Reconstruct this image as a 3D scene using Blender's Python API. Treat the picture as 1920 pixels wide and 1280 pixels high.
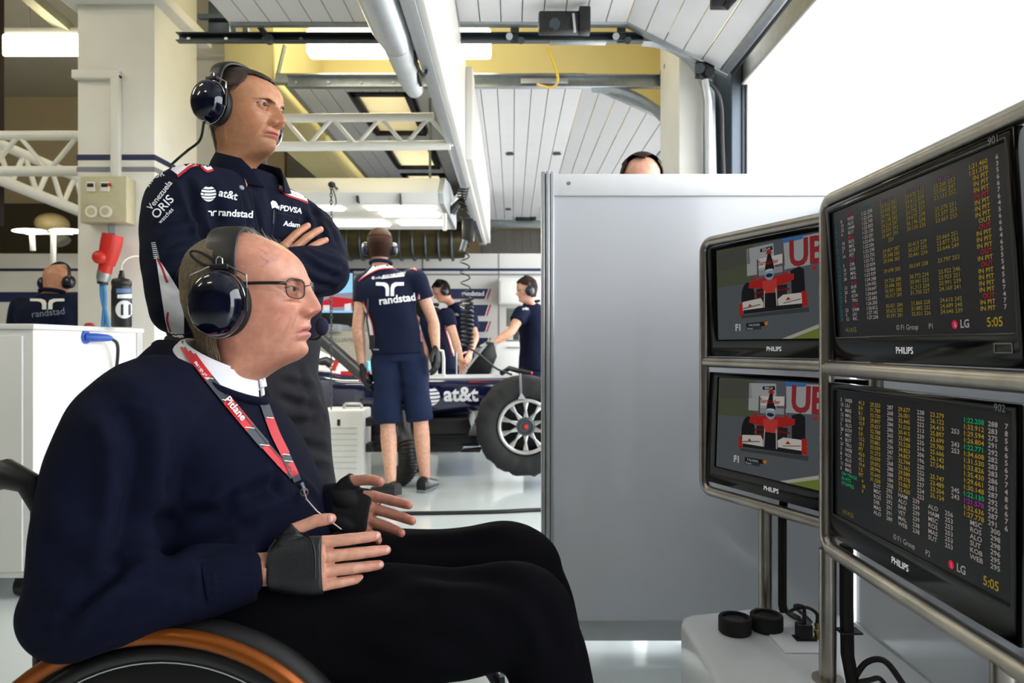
import bpy, bmesh, math, random
import numpy as np
from mathutils import Vector, Matrix, Quaternion
from mathutils.bvhtree import BVHTree
random.seed(7); RNG = np.random.default_rng(7)
SC = bpy.context.scene
for _o in list(bpy.data.objects): bpy.data.objects.remove(_o)
COL = SC.collection
# ------------------------------------------------------------------ camera
CAMZ, FPX, CX, CY = 1.02, 1280.0, 960.0, 648.0
cam_d = bpy.data.cameras.new('camera'); cam = bpy.data.objects.new('camera', cam_d); COL.objects.link(cam)
cam_d.sensor_width = 36; cam_d.lens = 24; cam_d.clip_start = 0.05; cam_d.shift_y = 8/1920
cam.location = (0, 0, CAMZ); cam.rotation_euler = (math.pi/2, 0, 0)
cam_d.dof.use_dof = True; cam_d.dof.focus_distance = 1.35; cam_d.dof.aperture_fstop = 6.3
SC.camera = cam
# ------------------------------------------------------------------ world, sun and exposure
W = bpy.data.worlds.new('overcast'); SC.world = W; W.use_nodes = True
_bg = W.node_tree.nodes['Background']; _bg.inputs[0].default_value = (0.96, 0.98, 1.0, 1); _bg.inputs[1].default_value = 4.9
SC.view_settings.view_transform = 'Standard'; SC.view_settings.look = 'None'
SC.view_settings.gamma = 1; SC.view_settings.use_curve_mapping = False; SC.view_settings.exposure = 0.48
SC.cycles.max_bounces = 10; SC.cycles.diffuse_bounces = 6; SC.cycles.glossy_bounces = 5
SC.cycles.sample_clamp_indirect = 6.0
LAMP_E = 14.0         # fluorescent tubes
# ------------------------------------------------------------------ helpers
def P(px, py, Y): return Vector(((px-CX)*Y/FPX, Y, CAMZ-(py-CY)*Y/FPX))
def lin(c):
    if isinstance(c, str):
        c = c.lstrip('#'); c = [int(c[i:i+2], 16)/255 for i in (0, 2, 4)]
    return tuple(x/12.92 if x <= .04045 else ((x+.055)/1.055)**2.4 for x in c[:3]) + (1,)
MATS = {}
def mat(name, col='#808080', rough=.5, metal=0., var=.06, scale=20., bump=0., bscale=200., coat=0., emit=0., spec=.5, trans=0., alpha=1., attr=None, sub=0., sheen=0., wave=None):
    """procedural principled material: base colour with fine noise variation and relief"""
    if name in MATS: return MATS[name]
    m = bpy.data.materials.new(name); MATS[name] = m; m.use_nodes = True
    nt = m.node_tree; b = nt.nodes['Principled BSDF']; L = nt.links
    c = lin(col); b.inputs['Base Color'].default_value = c
    b.inputs['Roughness'].default_value = rough; b.inputs['Metallic'].default_value = metal
    b.inputs['Specular IOR Level'].default_value = spec
    b.inputs['Coat Weight'].default_value = coat; b.inputs['Coat Roughness'].default_value = .05
    if sheen: b.inputs['Sheen Weight'].default_value = sheen; b.inputs['Sheen Roughness'].default_value = .5
    if trans: b.inputs['Transmission Weight'].default_value = trans
    if sub: b.inputs['Subsurface Weight'].default_value = sub; b.inputs['Subsurface Radius'].default_value = (.012, .004, .002); b.inputs['Subsurface Scale'].default_value = 1.0
    b.inputs['Alpha'].default_value = alpha
    if emit: b.inputs['Emission Color'].default_value = c; b.inputs['Emission Strength'].default_value = emit
    tc = nt.nodes.new('ShaderNodeTexCoord')
    src = None
    if attr:
        a = nt.nodes.new('ShaderNodeAttribute'); a.attribute_name = attr; src = a.outputs['Color']
    if var:
        n = nt.nodes.new('ShaderNodeTexNoise'); n.inputs['Scale'].default_value = scale; n.inputs['Detail'].default_value = 4
        L.new(tc.outputs['Object'], n.inputs['Vector'])
        h = nt.nodes.new('ShaderNodeMix'); h.data_type = 'RGBA'; h.blend_type = 'MULTIPLY'; h.inputs[0].default_value = 1
        r = nt.nodes.new('ShaderNodeMapRange'); r.inputs[1].default_value = .3; r.inputs[2].default_value = .7
        r.inputs[3].default_value = 1-var; r.inputs[4].default_value = 1+var*.6
        L.new(n.outputs['Fac'], r.inputs[0]); L.new(r.outputs[0], h.inputs['B'])
        if src: L.new(src, h.inputs['A'])
        else: h.inputs['A'].default_value = c
        src = h.outputs['Result']
    if src: L.new(src, b.inputs['Base Color'])
    if bump or wave:
        bm_ = nt.nodes.new('ShaderNodeBump'); bm_.inputs['Distance'].default_value = .002; bm_.inputs['Strength'].default_value = bump or .3
        if wave:
            w = nt.nodes.new('ShaderNodeTexWave'); w.inputs['Scale'].default_value = wave[0]; w.bands_direction = wave[1]
            w.inputs['Distortion'].default_value = wave[2] if len(wave) > 2 else 0
            L.new(tc.outputs['Object'], w.inputs['Vector']); L.new(w.outputs['Fac'], bm_.inputs['Height'])
        else:
            n2 = nt.nodes.new('ShaderNodeTexNoise'); n2.inputs['Scale'].default_value = bscale; n2.inputs['Detail'].default_value = 3
            L.new(tc.outputs['Object'], n2.inputs['Vector']); L.new(n2.outputs['Fac'], bm_.inputs['Height'])
        L.new(bm_.outputs[0], b.inputs['Normal'])
    return m

class MB:
    """collects simple solids into one mesh (world coordinates)"""
    def __init__(s): s.bm = bmesh.new()
    def quadbox(s, c8):
        v = [s.bm.verts.new(c) for c in c8]
        for f in ((0,3,2,1),(4,5,6,7),(0,1,5,4),(1,2,6,5),(2,3,7,6),(3,0,4,7)): s.bm.faces.new([v[i] for i in f])
        return s
    def box(s, lo, hi, M=None):
        x0,y0,z0 = lo; x1,y1,z1 = hi
        c = [Vector(p) for p in ((x0,y0,z0),(x1,y0,z0),(x1,y1,z0),(x0,y1,z0),(x0,y0,z1),(x1,y0,z1),(x1,y1,z1),(x0,y1,z1))]
        if M: c = [M @ p for p in c]
        return s.quadbox(c)
    def bar(s, p0, p1, w, h, up=(0,0,1)):
        p0, p1 = Vector(p0), Vector(p1); d = (p1-p0).normalized(); u = Vector(up)
        r = d.cross(u).normalized(); u = r.cross(d)
        c = []
        for q in (p0, p1):
            c += [q - r*w/2 - u*h/2, q + r*w/2 - u*h/2, q + r*w/2 + u*h/2, q - r*w/2 + u*h/2]
        return s.quadbox([c[0],c[1],c[2],c[3],c[4],c[5],c[6],c[7]])
    def rings(s, rings, caps=True, closed=False):
        vs = [[s.bm.verts.new(p) for p in r] for r in rings]; n = len(vs[0])
        K = len(vs) if closed else len(vs)-1
        for i in range(K):
            a, b = vs[i], vs[(i+1) % len(vs)]
            for j in range(n): s.bm.faces.new((a[j], a[(j+1)%n], b[(j+1)%n], b[j]))
        if caps and not closed:
            s.bm.faces.new(list(reversed(vs[0]))); s.bm.faces.new(vs[-1])
        return s
    def tube(s, path, r, seg=10, closed=False, caps=True, flat=1.0, up=None):
        path = [Vector(p) for p in path]; n = len(path)
        rr = r if isinstance(r, (list, tuple)) else [r]*n
        prev = None; rings = []
        for i, p in enumerate(path):
            if closed: t = (path[(i+1)%n]-path[i-1])
            else: t = path[min(i+1,n-1)]-path[max(i-1,0)]
            t.normalize()
            if prev is None:
                u = Vector(up) if up else (Vector((0,0,1)) if abs(t.z) < .9 else Vector((1,0,0)))
            else: u = prev
            u = (u - t*u.dot(t)).normalized(); prev = u; w = t.cross(u)
            rings.append([p + (u*math.cos(2*math.pi*k/seg)*flat + w*math.sin(2*math.pi*k/seg))*rr[i] for k in range(seg)])
        return s.rings(rings, caps, closed)
    def cyl(s, p0, p1, r, seg=20, r2=None): return s.tube([p0, p1], [r, r if r2 is None else r2], seg)
    def lathe(s, prof, c, axis=(0,0,1), seg=32, caps=True):
        """prof: (radius, height) pairs along axis from c"""
        c = Vector(c); a = Vector(axis).normalized(); u = a.orthogonal().normalized(); w = a.cross(u)
        return s.rings([[c + a*h + (u*math.cos(2*math.pi*k/seg)+w*math.sin(2*math.pi*k/seg))*max(r,1e-5) for k in range(seg)] for r, h in prof], caps)
    def torus(s, c, axis, R, r, seg=48, rs=10, a0=0, a1=2*math.pi, flat=1.0):
        c = Vector(c); a = Vector(axis).normalized(); u = a.orthogonal().normalized(); w = a.cross(u)
        full = abs(a1-a0-2*math.pi) < 1e-6; n = seg if full else seg+1; rings = []
        for i in range(n):
            t = a0+(a1-a0)*i/seg; d = u*math.cos(t)+w*math.sin(t)
            rings.append([c + d*(R+r*math.cos(2*math.pi*k/rs)) + a*r*flat*math.sin(2*math.pi*k/rs) for k in range(rs)])
        return s.rings(rings, True, full)
    def prism(s, poly, off):
        """poly: 3D points of a planar outline, off: extrusion vector"""
        off = Vector(off); a = [s.bm.verts.new(Vector(p)) for p in poly]; b = [s.bm.verts.new(Vector(p)+off) for p in poly]
        n = len(a); s.bm.faces.new(list(reversed(a))); s.bm.faces.new(b)
        for i in range(n): s.bm.faces.new((a[i], a[(i+1)%n], b[(i+1)%n], b[i]))
        return s
    def ball(s, c, r, M=None, seg=24, rg=14):
        mt = Matrix.Translation(Vector(c)) @ (M or Matrix.Identity(4)) @ Matrix.Diagonal((*(r if isinstance(r,(tuple,list)) else (r,r,r)),1))
        bmesh.ops.create_uvsphere(s.bm, u_segments=seg, v_segments=rg, radius=1, matrix=mt); return s
    def mesh(s, name):
        bmesh.ops.recalc_face_normals(s.bm, faces=s.bm.faces); me = bpy.data.meshes.new(name); s.bm.to_mesh(me); s.bm.free(); return me

def link(name, me, m=None, parent=None, smooth=None, bevel=0., bseg=2, base=None):
    o = bpy.data.objects.new(name, me); COL.objects.link(o)
    if m is not None:
        me.materials.clear() if not isinstance(m, (list, tuple)) else None
        for x in (m if isinstance(m, (list, tuple)) else [m]): me.materials.append(x)
    if bevel:
        bm = bmesh.new(); bm.from_mesh(me)
        es = [e for e in bm.edges if len(e.link_faces) == 2 and e.calc_face_angle(0) > .6]
        bmesh.ops.bevel(bm, geom=es, offset=bevel, segments=bseg, profile=.5, affect='EDGES', clamp_overlap=True)
        bm.to_mesh(me); bm.free()
    if smooth is None: smooth = True
    if smooth:
        me.shade_smooth()
        try: me.set_sharp_from_angle(angle=math.radians(40 if smooth is True else smooth))
        except Exception: pass
    if base is not None:
        b = Vector(base); me.transform(Matrix.Translation(-b)); o.location = b
    if parent is not None: par(o, parent)
    return o
def obj(name, mb, m, parent=None, **k): return link(name, mb.mesh(name), m, parent, **k)
def par(o, p):
    o.parent = p; o.matrix_parent_inverse = mworld(p).inverted()
def mworld(o):
    M = Matrix.LocRotScale(o.location, o.rotation_euler.to_quaternion(), o.scale)
    return mworld(o.parent) @ o.matrix_parent_inverse @ M if o.parent else M
def tag(o, label=None, cat=None, group=None, kind=None):
    if label: o['label'] = label
    if cat: o['category'] = cat
    if group: o['group'] = group
    if kind: o['kind'] = kind
    return o
def thing(name, label, cat, loc=(0,0,0), group=None):
    o = bpy.data.objects.new(name, None); o.empty_display_size = .05; COL.objects.link(o); o.location = Vector(loc)
    return tag(o, label, cat, group)
def struct(o): o['kind'] = 'structure'; return o
def copy_tree(o, parent=None):
    c = o.copy(); COL.objects.link(c)
    if parent: c.parent = parent
    for ch in [x for x in bpy.data.objects if x.parent == o]: copy_tree(ch, c)
    return c
def arc_pts(c, r, a0, a1, n, ax='xz'):
    out = []
    for i in range(n+1):
        t = math.radians(a0+(a1-a0)*i/n); u, v = r*math.cos(t), r*math.sin(t)
        d = {'xz': (u,0,v), 'xy': (u,v,0), 'yz': (0,u,v)}[ax]; out.append(Vector(c)+Vector(d))
    return out
def spline(pts, n=8):
    """Catmull-Rom through points (Vectors or tuples of any length)"""
    A = np.array([list(p) for p in pts], float); A = np.vstack([2*A[0]-A[1], A, 2*A[-1]-A[-2]]); out = []
    for i in range(1, len(A)-2):
        p0, p1, p2, p3 = A[i-1:i+3]
        for k in range(n):
            t = k/n; out.append(.5*((2*p1)+(-p0+p2)*t+(2*p0-5*p1+4*p2-p3)*t*t+(-p0+3*p1-3*p2+p3)*t**3))
    out.append(A[-2]); return np.array(out)
def cable(name, pts, r, m, parent=None, n=8, seg=8):
    return obj(name, MB().tube([Vector(p) for p in spline(pts, n)], r, seg), m, parent)
def remesh(mb, voxel, smooth=4, fac=.5, post=None):
    """closed overlapping solids -> one continuous skin"""
    me = mb.mesh('tmp'); o = bpy.data.objects.new('tmp', me); COL.objects.link(o)
    r = o.modifiers.new('r', 'REMESH'); r.mode = 'VOXEL'; r.voxel_size = voxel
    if smooth:
        s = o.modifiers.new('s', 'SMOOTH'); s.iterations = smooth; s.factor = fac
    dg = bpy.context.evaluated_depsgraph_get(); out = bpy.data.meshes.new_from_object(o.evaluated_get(dg))
    bpy.data.objects.remove(o); bpy.data.meshes.remove(me)
    return out
def verts_np(me):
    a = np.empty(len(me.vertices)*3, np.float32); me.vertices.foreach_get('co', a); return a.reshape(-1,3).astype(float)
def normals_np(me):
    a = np.empty(len(me.vertices)*3, np.float32); me.vertex_normals.foreach_get('vector', a); return a.reshape(-1,3).astype(float)
def set_verts(me, V): me.vertices.foreach_set('co', np.asarray(V, np.float32).ravel()); me.update()
def set_col(me, C, name='Col'):
    at = me.color_attributes.get(name) or me.color_attributes.new(name, 'FLOAT_COLOR', 'POINT')
    a = np.ones((len(me.vertices), 4), np.float32); a[:, :3] = C; at.data.foreach_set('color', a.ravel())
def seg_dist(V, a, b):
    a, b = np.array(a, float), np.array(b, float); d = b-a; t = np.clip(((V-a)@d)/(d@d+1e-12), 0, 1)
    return np.linalg.norm(V-(a+t[:,None]*d), axis=1), t
def creases(me, lines, noise=0., nscale=9.):
    """cloth folds: lines = (list of points, depth, width); the fold sinks and its shoulder rises"""
    V = verts_np(me); N = normals_np(me); D = np.zeros(len(V))
    for pts, dep, wid in lines:
        best = np.full(len(V), 9.)
        P_ = spline(pts, 5) if len(pts) > 2 else np.array([list(p) for p in pts])
        for i in range(len(P_)-1):
            d, _ = seg_dist(V, P_[i], P_[i+1]); best = np.minimum(best, d)
        x = best/wid; D += -dep*np.exp(-x*x) + dep*.55*np.exp(-((x-2.0)/1.0)**2)
    if noise:
        for k in range(5):
            f = RNG.normal(size=3)*nscale*(1+.6*k); D += noise/(1+.6*k)*np.sin(V@f+RNG.uniform(0,6.28))
    set_verts(me, V+N*D[:,None])
def px_creases(me, lines, noise=0., nscale=9.):
    """folds drawn along lines seen on the cloth: each is laid onto the cloth first"""
    bm = bmesh.new(); bm.from_mesh(me); t = BVHTree.FromBMesh(bm); bm.free(); o = Vector((0, 0, CAMZ)); out = []
    for pts, dep, wid in lines:
        q = []
        for x, y in spline([(float(a), float(b)) for a, b in pts], 6):
            h = t.ray_cast(o, (P(x, y, 1.)-o).normalized())[0]
            if h is not None: q.append(tuple(h))
        if len(q) > 1: out.append((q, dep, wid))
    V = verts_np(me); N = normals_np(me); D = np.zeros(len(V))
    for q, dep, wid in out:
        best = np.full(len(V), 9.); tt = np.zeros(len(V)); n = len(q)-1
        for i in range(n):
            d, t_ = seg_dist(V, q[i], q[i+1]); m = d < best; best = np.where(m, d, best); tt = np.where(m, (i+t_)/n, tt)
        taper = np.sqrt(np.clip(4*tt*(1-tt), 0, 1)); x = best/wid; D += taper*(-dep*np.exp(-x*x) + dep*.6*np.exp(-((x-2.0)/.9)**2))
    if noise:
        for k in range(5):
            f = RNG.normal(size=3)*nscale*(1+.6*k); D += noise/(1+.6*k)*np.sin(V@f+RNG.uniform(0,6.28))
    set_verts(me, V+N*D[:,None])
# text -> mesh
def text_mesh(body, size, align='LEFT', bold=0., ext=0., space=1., line=1., res=3):
    cu = bpy.data.curves.new('t', 'FONT'); cu.body = body; cu.size = size; cu.align_x = align; cu.offset = bold*size; cu.extrude = ext
    cu.space_character = space; cu.space_line = line; cu.resolution_u = res
    o = bpy.data.objects.new('t', cu); COL.objects.link(o); dg = bpy.context.evaluated_depsgraph_get(); dg.update()
    me = bpy.data.meshes.new_from_object(o.evaluated_get(dg)); bpy.data.objects.remove(o); bpy.data.curves.remove(cu); return me
def frame_mat(o, x, y):
    x = Vector(x).normalized(); y = Vector(y); z = x.cross(y).normalized(); y = z.cross(x)
    M = Matrix((x, y, z)).transposed().to_4x4(); M.translation = Vector(o); return M
def text(name, body, size, o, x, y, m, parent=None, **k):
    me = text_mesh(body, size, **k); me.transform(frame_mat(o, x, y)); return link(name, me, m, parent, smooth=False)
def poly_mesh(polys):
    """flat 2D outlines (list of lists of (x,y)) -> mesh in the xy plane"""
    bm = bmesh.new()
    for p in polys: bm.faces.new([bm.verts.new((a, b, 0)) for a, b in p])
    bmesh.ops.triangulate(bm, faces=bm.faces); me = bpy.data.meshes.new('p'); bm.to_mesh(me); bm.free(); return me
def project(me, targets, d, off=.0015, cuts=0.006):
    """lay a flat print onto a curved surface along direction d"""
    bm = bmesh.new(); bm.from_mesh(me)
    for _ in range(4):
        es = [e for e in bm.edges if e.calc_length() > cuts]
        if not es: break
        bmesh.ops.subdivide_edges(bm, edges=es, cuts=1); bmesh.ops.triangulate(bm, faces=bm.faces)
    d = Vector(d).normalized()
    tr = []
    for t in targets:
        b2 = bmesh.new(); b2.from_mesh(t.data); b2.transform(mworld(t)); tr.append(BVHTree.FromBMesh(b2)); b2.free()
    miss = []
    for v in bm.verts:
        best = None
        for t in tr:
            h, n, _, dist = t.ray_cast(v.co - d*.6, d)
            if h is not None and (best is None or dist < best[1]): best = (h, dist)
        if best: v.co = best[0] - d*off
        else: miss.append(v)
    bmesh.ops.delete(bm, geom=miss, context='VERTS'); bm.to_mesh(me); bm.free(); return me
# ================================================================== SETTING
M_floor = mat('epoxy_floor', '#c9d2d4', .12, var=.05, scale=1.5, coat=.3)
M_pit = mat('pit_concrete', '#bdbbb6', .8, var=.1, scale=3)
M_white = mat('white_paint', '#dad9d5', .55, var=.04, scale=3, bump=.08, bscale=60)
M_column = mat('column_paint', '#e2e0d8', .6, var=.05, scale=4, bump=.15, bscale=40)
M_cream = mat('cream_wall', '#dccf98', .7, var=.05, scale=2)
M_taupe = mat('taupe_wall', '#bfae8c', .7, var=.08, scale=1.2)
M_ceil = mat('ceiling_paint', '#b9b2a2', .8, var=.06, scale=2)
M_plank = mat('door_plank', '#cfcfd2', .42, var=.03, scale=6, bump=.12, bscale=90)
M_slate = mat('slate_steel', '#56606a', .4, .5, var=.06)
M_galv = mat('galvanised_steel', '#a7adb0', .38, .75, var=.12, scale=25)
M_galvd = mat('dark_steel', '#4a5156', .42, .6, var=.1, scale=25)
M_alu = mat('aluminium', '#bfc2c5', .35, .55, var=.04)
M_black = mat('black_plastic', '#141416', .45, var=.1)
M_blackm = mat('black_matte', '#0d0d0f', .75, var=.1)
M_lamp = mat('lamp_diffuser', '#fff3c4', .4, emit=LAMP_E, var=0)
M_lampw = mat('lamp_diffuser_white', '#fffbe8', .4, emit=LAMP_E, var=0)
M_lampd = mat('lamp_diffuser_dim', '#fffbe8', .4, emit=LAMP_E*.35, var=0)
M_navy = mat('navy_paint', '#16204a', .5, var=.05)
M_greys = mat('grey_stripe', '#7d8088', .5, var=.05)
M_steel = mat('brushed_steel', '#a19c94', .33, .95, var=.2, scale=14)
M_yellow = mat('yellow_cable', '#d8b52a', .5)
M_frost = bpy.data.materials.new('frosted_pane'); M_frost.use_nodes = True
_t = M_frost.node_tree; _tr = _t.nodes.new('ShaderNodeBsdfTranslucent'); _tr.inputs[0].default_value = lin('#f6f2e6'); _mx = _t.nodes.new('ShaderNodeMixShader'); _mx.inputs[0].default_value = .75
_t.nodes['Principled BSDF'].inputs['Base Color'].default_value = lin('#ece8da'); _t.links.new(_t.nodes['Principled BSDF'].outputs[0], _mx.inputs[1]); _t.links.new(_tr.outputs[0], _mx.inputs[2]); _t.links.new(_mx.outputs[0], _t.nodes['Material Output'].inputs[0])
M_panelg = mat('gloss_panel', '#cfd2d8', .16, var=.03, scale=2, coat=.25)

XO, YJ = 1.36, 4.05       # plane of the door opening, line between the two bays
def sbox(name, lo, hi, m, **k): return struct(obj(name, MB().box(lo, hi), m, smooth=False, **k))
sbox('floor', (-9, -6, -.1), (XO+.1, 14, 0), M_floor)
sbox('floor_pit_lane', (XO+.1, -8, -.1), (9, 16, -.004), M_pit)
sbox('ceiling', (-9, -6, 4.3), (XO+.3, 14.2, 4.45), M_ceil)
M_dull = mat('dull_grey_wall', '#6d6b67', .8, var=.08, scale=1)
sbox('wall_left', (-9.1, -6, 0), (-9, 14, 4.3), M_dull)
sbox('wall_behind', (-9, -6.1, 0), (XO+.3, -6, 4.3), M_dull)
sbox('wall_far', (-9, 14, 0), (XO+.3, 14.1, 4.3), M_taupe)
sbox('beam_downstand', (-2.0, 4.75, 2.74), (-1.66, 9.6, 4.3), M_cream)
sbox('wall_return', (-2.34, 5.0, 0), (-2.03, 5.1, 3.12), M_column)
sbox('trim_5', (-2.36, 4.95, 3.12), (-2.02, 5.12, 3.21), M_white, bevel=.01)
# white back partition of the next box with its stripes, dark glazing above it on the far left
bw = sbox('wall_back', (-8.9, 8.0, 0), (.9, 8.08, 2.1), M_white)
for z0, z1, m in ((1.895, 1.925, M_navy), (1.845, 1.862, M_greys)):
    par(obj('stripe', MB().box((-8.9, 7.992, z0), (.9, 8.0, z1)), m, smooth=False), bw)
for x in (-1.05, -.16, -2.0):
    par(obj('panel_joint', MB().box((x, 7.994, 0), (x+.012, 8, 2.1)), M_greys, smooth=False), bw)
sbox('wall_upper_left', (-9, 9.0, 2.75), (-3.0, 9.1, 4.3), M_taupe)
# divider above the second door
sbox('wall_divider', (-2.09, 6.0, 2.9), (XO, 6.1, 4.3), M_cream)
# column between the bays, with stripes, conduit
cl = struct(obj('wall_column', MB().box((-2.547, 4.0, 0), (-2.094, 4.54, 4.3)), M_column, bevel=.008))
for z0, z1, m in ((2.107, 2.139, M_navy), (2.039, 2.067, M_greys)):
    par(obj('stripe', MB().box((-2.55, 3.997, z0), (-2.091, 4.543, z1)), m, smooth=False), cl)
cd = MB().box((-2.335, 3.965, 1.99), (-2.285, 4.0, 2.60)).box((-2.56, 3.963, 2.575), (-2.285, 4.0, 2.625))
par(obj('conduit', cd, M_column, bevel=.005), cl)
sbox('trim_1', (-2.62, 3.9, 3.02), (-2.02, 4.6, 3.09), M_white, bevel=.01)
# right pillar, jamb, header
sbox('wall_pillar', (1.003, 4.1, 0), (1.15, 4.62, 4.3), M_column, bevel=.006)
jb = sbox('door_1_jamb', (1.285, 4.0, 0), (1.385, 4.3, 2.75), M_slate, bevel=.006)
par(obj('seal_strip', MB().box((1.345, 3.985, 0), (1.352, 4.0, 2.7)).box((1.366, 3.985, 0), (1.372, 4.0, 2.7)), M_black, smooth=False), jb)
sbox('wall_header', (XO, -1.3, 2.70), (XO+.06, 4.0, 4.3), M_cream)
sbox('trim_2', (XO-.012, -1.3, 2.56), (XO+.05, 4.0, 2.70), M_galv, bevel=.006)
sbox('trim_3', (XO-.016, -1.3, 2.545), (XO+.05, 4.0, 2.56), M_white, bevel=.004)
sbox('wall_near_bay', (XO, -6, 0), (XO+.25, -1.3, 4.3), M_dull)  # unseen wall, brought forward to block frontal daylight
sbox('door_2_jamb', (1.15, 4.3, 0), (1.385, 4.62, 2.75), M_slate, bevel=.006)
sbox('wall_header_far', (XO, 4.62, 2.62), (XO+.25, 14, 4.3), M_cream)
sbox('trim_4', (XO-.02, 4.62, 2.50), (XO+.2, 9.8, 2.62), M_galv)
sbox('wall_far_bay', (XO, 9.8, 0), (XO+.25, 14, 2.62), M_white)

# ------------------------------------------------------------------ sectional doors, open overhead: planks along Y
PW = .12
def plank_mesh(y0, y1): 
    me = MB().box((0, y0, 0), (PW-.006, y1, .04)).mesh('plank'); return me
def overhead_door(name, label, x_left, x_flat, y0, y1, z, slope, n_slope, windows=()):
    d = thing(name, label, 'door', (x_flat, (y0+y1)/2, z)); d['kind'] = 'structure'
    xs = [x_left] + ([windows[0][0], windows[0][1]] if windows else []) + [x_flat]
    for i in range(0, len(xs), 2): link('backing_sheet', MB().box((xs[i], y0, z+.041), (xs[i+1], y1, z+.05)).mesh('b'), M_galv, d, smooth=False)
    full = plank_mesh(y0, y1)
    x = x_flat - PW
    def put(me, M):
        o = bpy.data.objects.new('plank', me); COL.objects.link(o)
        if not me.materials: me.materials.append(M_plank)
        o.matrix_world = M; par_m(o, d, M)
        return o
    parts = {}
    while x > x_left - .001:
        w = [w for w in windows if w[0]-PW*.4 < x < w[1]-PW*.6]
        if not w: put(full, Matrix.Translation((x, 0, z)))
        else:
            cuts = [y0] + [c for q in w for c in (q[2], q[3])] + [y1]
            for i in range(0, len(cuts), 2):
                if cuts[i+1]-cuts[i] < .02: continue
                key = (cuts[i], cuts[i+1]); me = parts.setdefault(key, plank_mesh(*key)); put(me, Matrix.Translation((x, 0, z)))
        x -= PW
    # the last section hangs in the curve of the track
    for k in range(n_slope):
        M = Matrix.Translation((x_flat, 0, z)) @ Matrix.Rotation(slope, 4, 'Y') @ Matrix.Translation((k*PW, 0, 0)); put(full, M)
    Ms = Matrix.Translation((x_flat, 0, z)) @ Matrix.Rotation(slope, 4, 'Y')
    link('bottom_rail', MB().box((n_slope*PW, y0, -.01), (n_slope*PW+.05, y1, .05), Ms).mesh('b'), M_galv, d, bevel=.004)
    link('bottom_seal', MB().box((n_slope*PW+.05, y0, 0), (n_slope*PW+.075, y1, .04), Ms).mesh('b'), M_black, d, bevel=.006)
    for y in (y0, y1):
        s = -1 if y == y0 else 1
        e = MB().box((x_left, min(y, y+s*.05), z-.012), (x_flat, max(y, y+s*.05), z+.055)).box((0, min(y, y+s*.05), -.012), (n_slope*PW+.05, max(y, y+s*.05), .055), Ms)
        obj('edge_channel', e, M_galv, d, bevel=.003)
    return d
def par_m(o, p, M):
    o.parent = p; o.matrix_parent_inverse = mworld(p).inverted(); l, r, s = M.decompose(); o.location = l; o.rotation_euler = r.to_euler(); o.scale = s
overhead_door('door_1', 'near white sectional door open overhead', -1.62, .66, -2.6, 3.9, 2.87, math.radians(27), 5)
WN = [(-1.16, -.73, 4.87, 5.83), (-1.16, -.73, 6.14, 6.94), (-1.16, -.73, 7.16, 8.0)]
d2 = overhead_door('door_2', 'far white sectional door open overhead with three windows', -1.62, .5, 4.72, 9.75, 2.83, math.radians(24), 6, WN)
for x0, x1, y0, y1 in WN:
    f = MB()
    for lo, hi in (((x0,y0),(x1,y0+.05)), ((x0,y1-.05),(x1,y1)), ((x0,y0),(x0+.045,y1)), ((x1-.045,y0),(x1,y1))):
        f.box((lo[0], lo[1], 2.81), (hi[0], hi[1], 2.885))
    wf = obj('window_frame', f, M_black, d2, bevel=.004)
    obj('pane', MB().box((x0+.04, y0+.045, 2.84), (x1-.04, y1-.045, 2.85)), M_frost, wf, smooth=False)
for yy, zz, xx in ((6.4, 2.828, -.02), (6.4, 2.828, .42), (9.0, 2.828, -.05)):
    obj('hinge', MB().box((xx-.03, yy-.02, zz-.02), (xx+.03, yy+.02, zz+.01)).cyl((xx-.04, yy, zz-.012), (xx+.04, yy, zz-.012), .008, 8), M_galvd, d2, bevel=.002)

# ------------------------------------------------------------------ rails that carry the doors
def c_rail(name, label, x0, x1, y, z, m, curve=True, h=.07, flip=1, xend=1.2, r=.32, loc=None):
    t = thing(name, label, 'rail', (x0, y, z))
    b = MB().box((x0, y-.004, z-h/2), (x1, y+.004, z+h/2)).box((x0, min(y, y+flip*.045), z-h/2), (x1, max(y, y+flip*.045), z-h/2+.006)).box((x0, min(y, y+flip*.045), z+h/2-.006), (x1, max(y, y+flip*.045), z+h/2))
    obj('channel', b, m, t, bevel=.002)
    if curve:
        c = [Vector((x1, y, z))] + [Vector((x1 + (xend-x1)*math.sin(a), y, z-r*1.05+ (r*1.05)*math.cos(a))) for a in np.linspace(.15, math.pi/2, 12)]
        c += [Vector((xend+.02, y, 1.5)), Vector((xend+.02, y, .0))]
        k = MB()
        for i in range(len(c)-1): k.bar(c[i], c[i+1], .05, .07, up=(0, 1, 0) )
        obj('curved_track', k, M_galv, t, smooth=False)
    n = int((x1-x0)/.55); bl = MB()
    for i in range(n): bl.cyl((x0+.06+i*.22, y-.012, z), (x0+.06+i*.22, y, z), .011, 8)
    obj('bolt', bl, M_alu, t)['kind'] = 'stuff'
    return t
r1 = c_rail('door_rail', 'near dark steel door rail ending above the headset man, behind the big white beam', -1.96, .77, 4.02, 2.823, M_galvd, True, .05, -1, 1.16, .34)
obj('splice_plate', MB().box((.22, 3.97, 2.785), (.55, 4.015, 2.797)), M_galv, r1, bevel=.003)
for x in (.18, .32): obj('nut', MB().cyl((x, 3.97, 2.86), (x, 4.0, 2.86), .014, 6), M_alu, r1)
r2 = c_rail('door_rail', 'second galvanised door rail along the near edge of the door with dark windows', -1.53, 1.05, 4.66, 2.815, M_galv, False, .085, -1)
obj('splice_plate', MB().box((.06, 4.62, 2.795), (.38, 4.65, 2.83)), M_alu, r2, bevel=.003)
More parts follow.
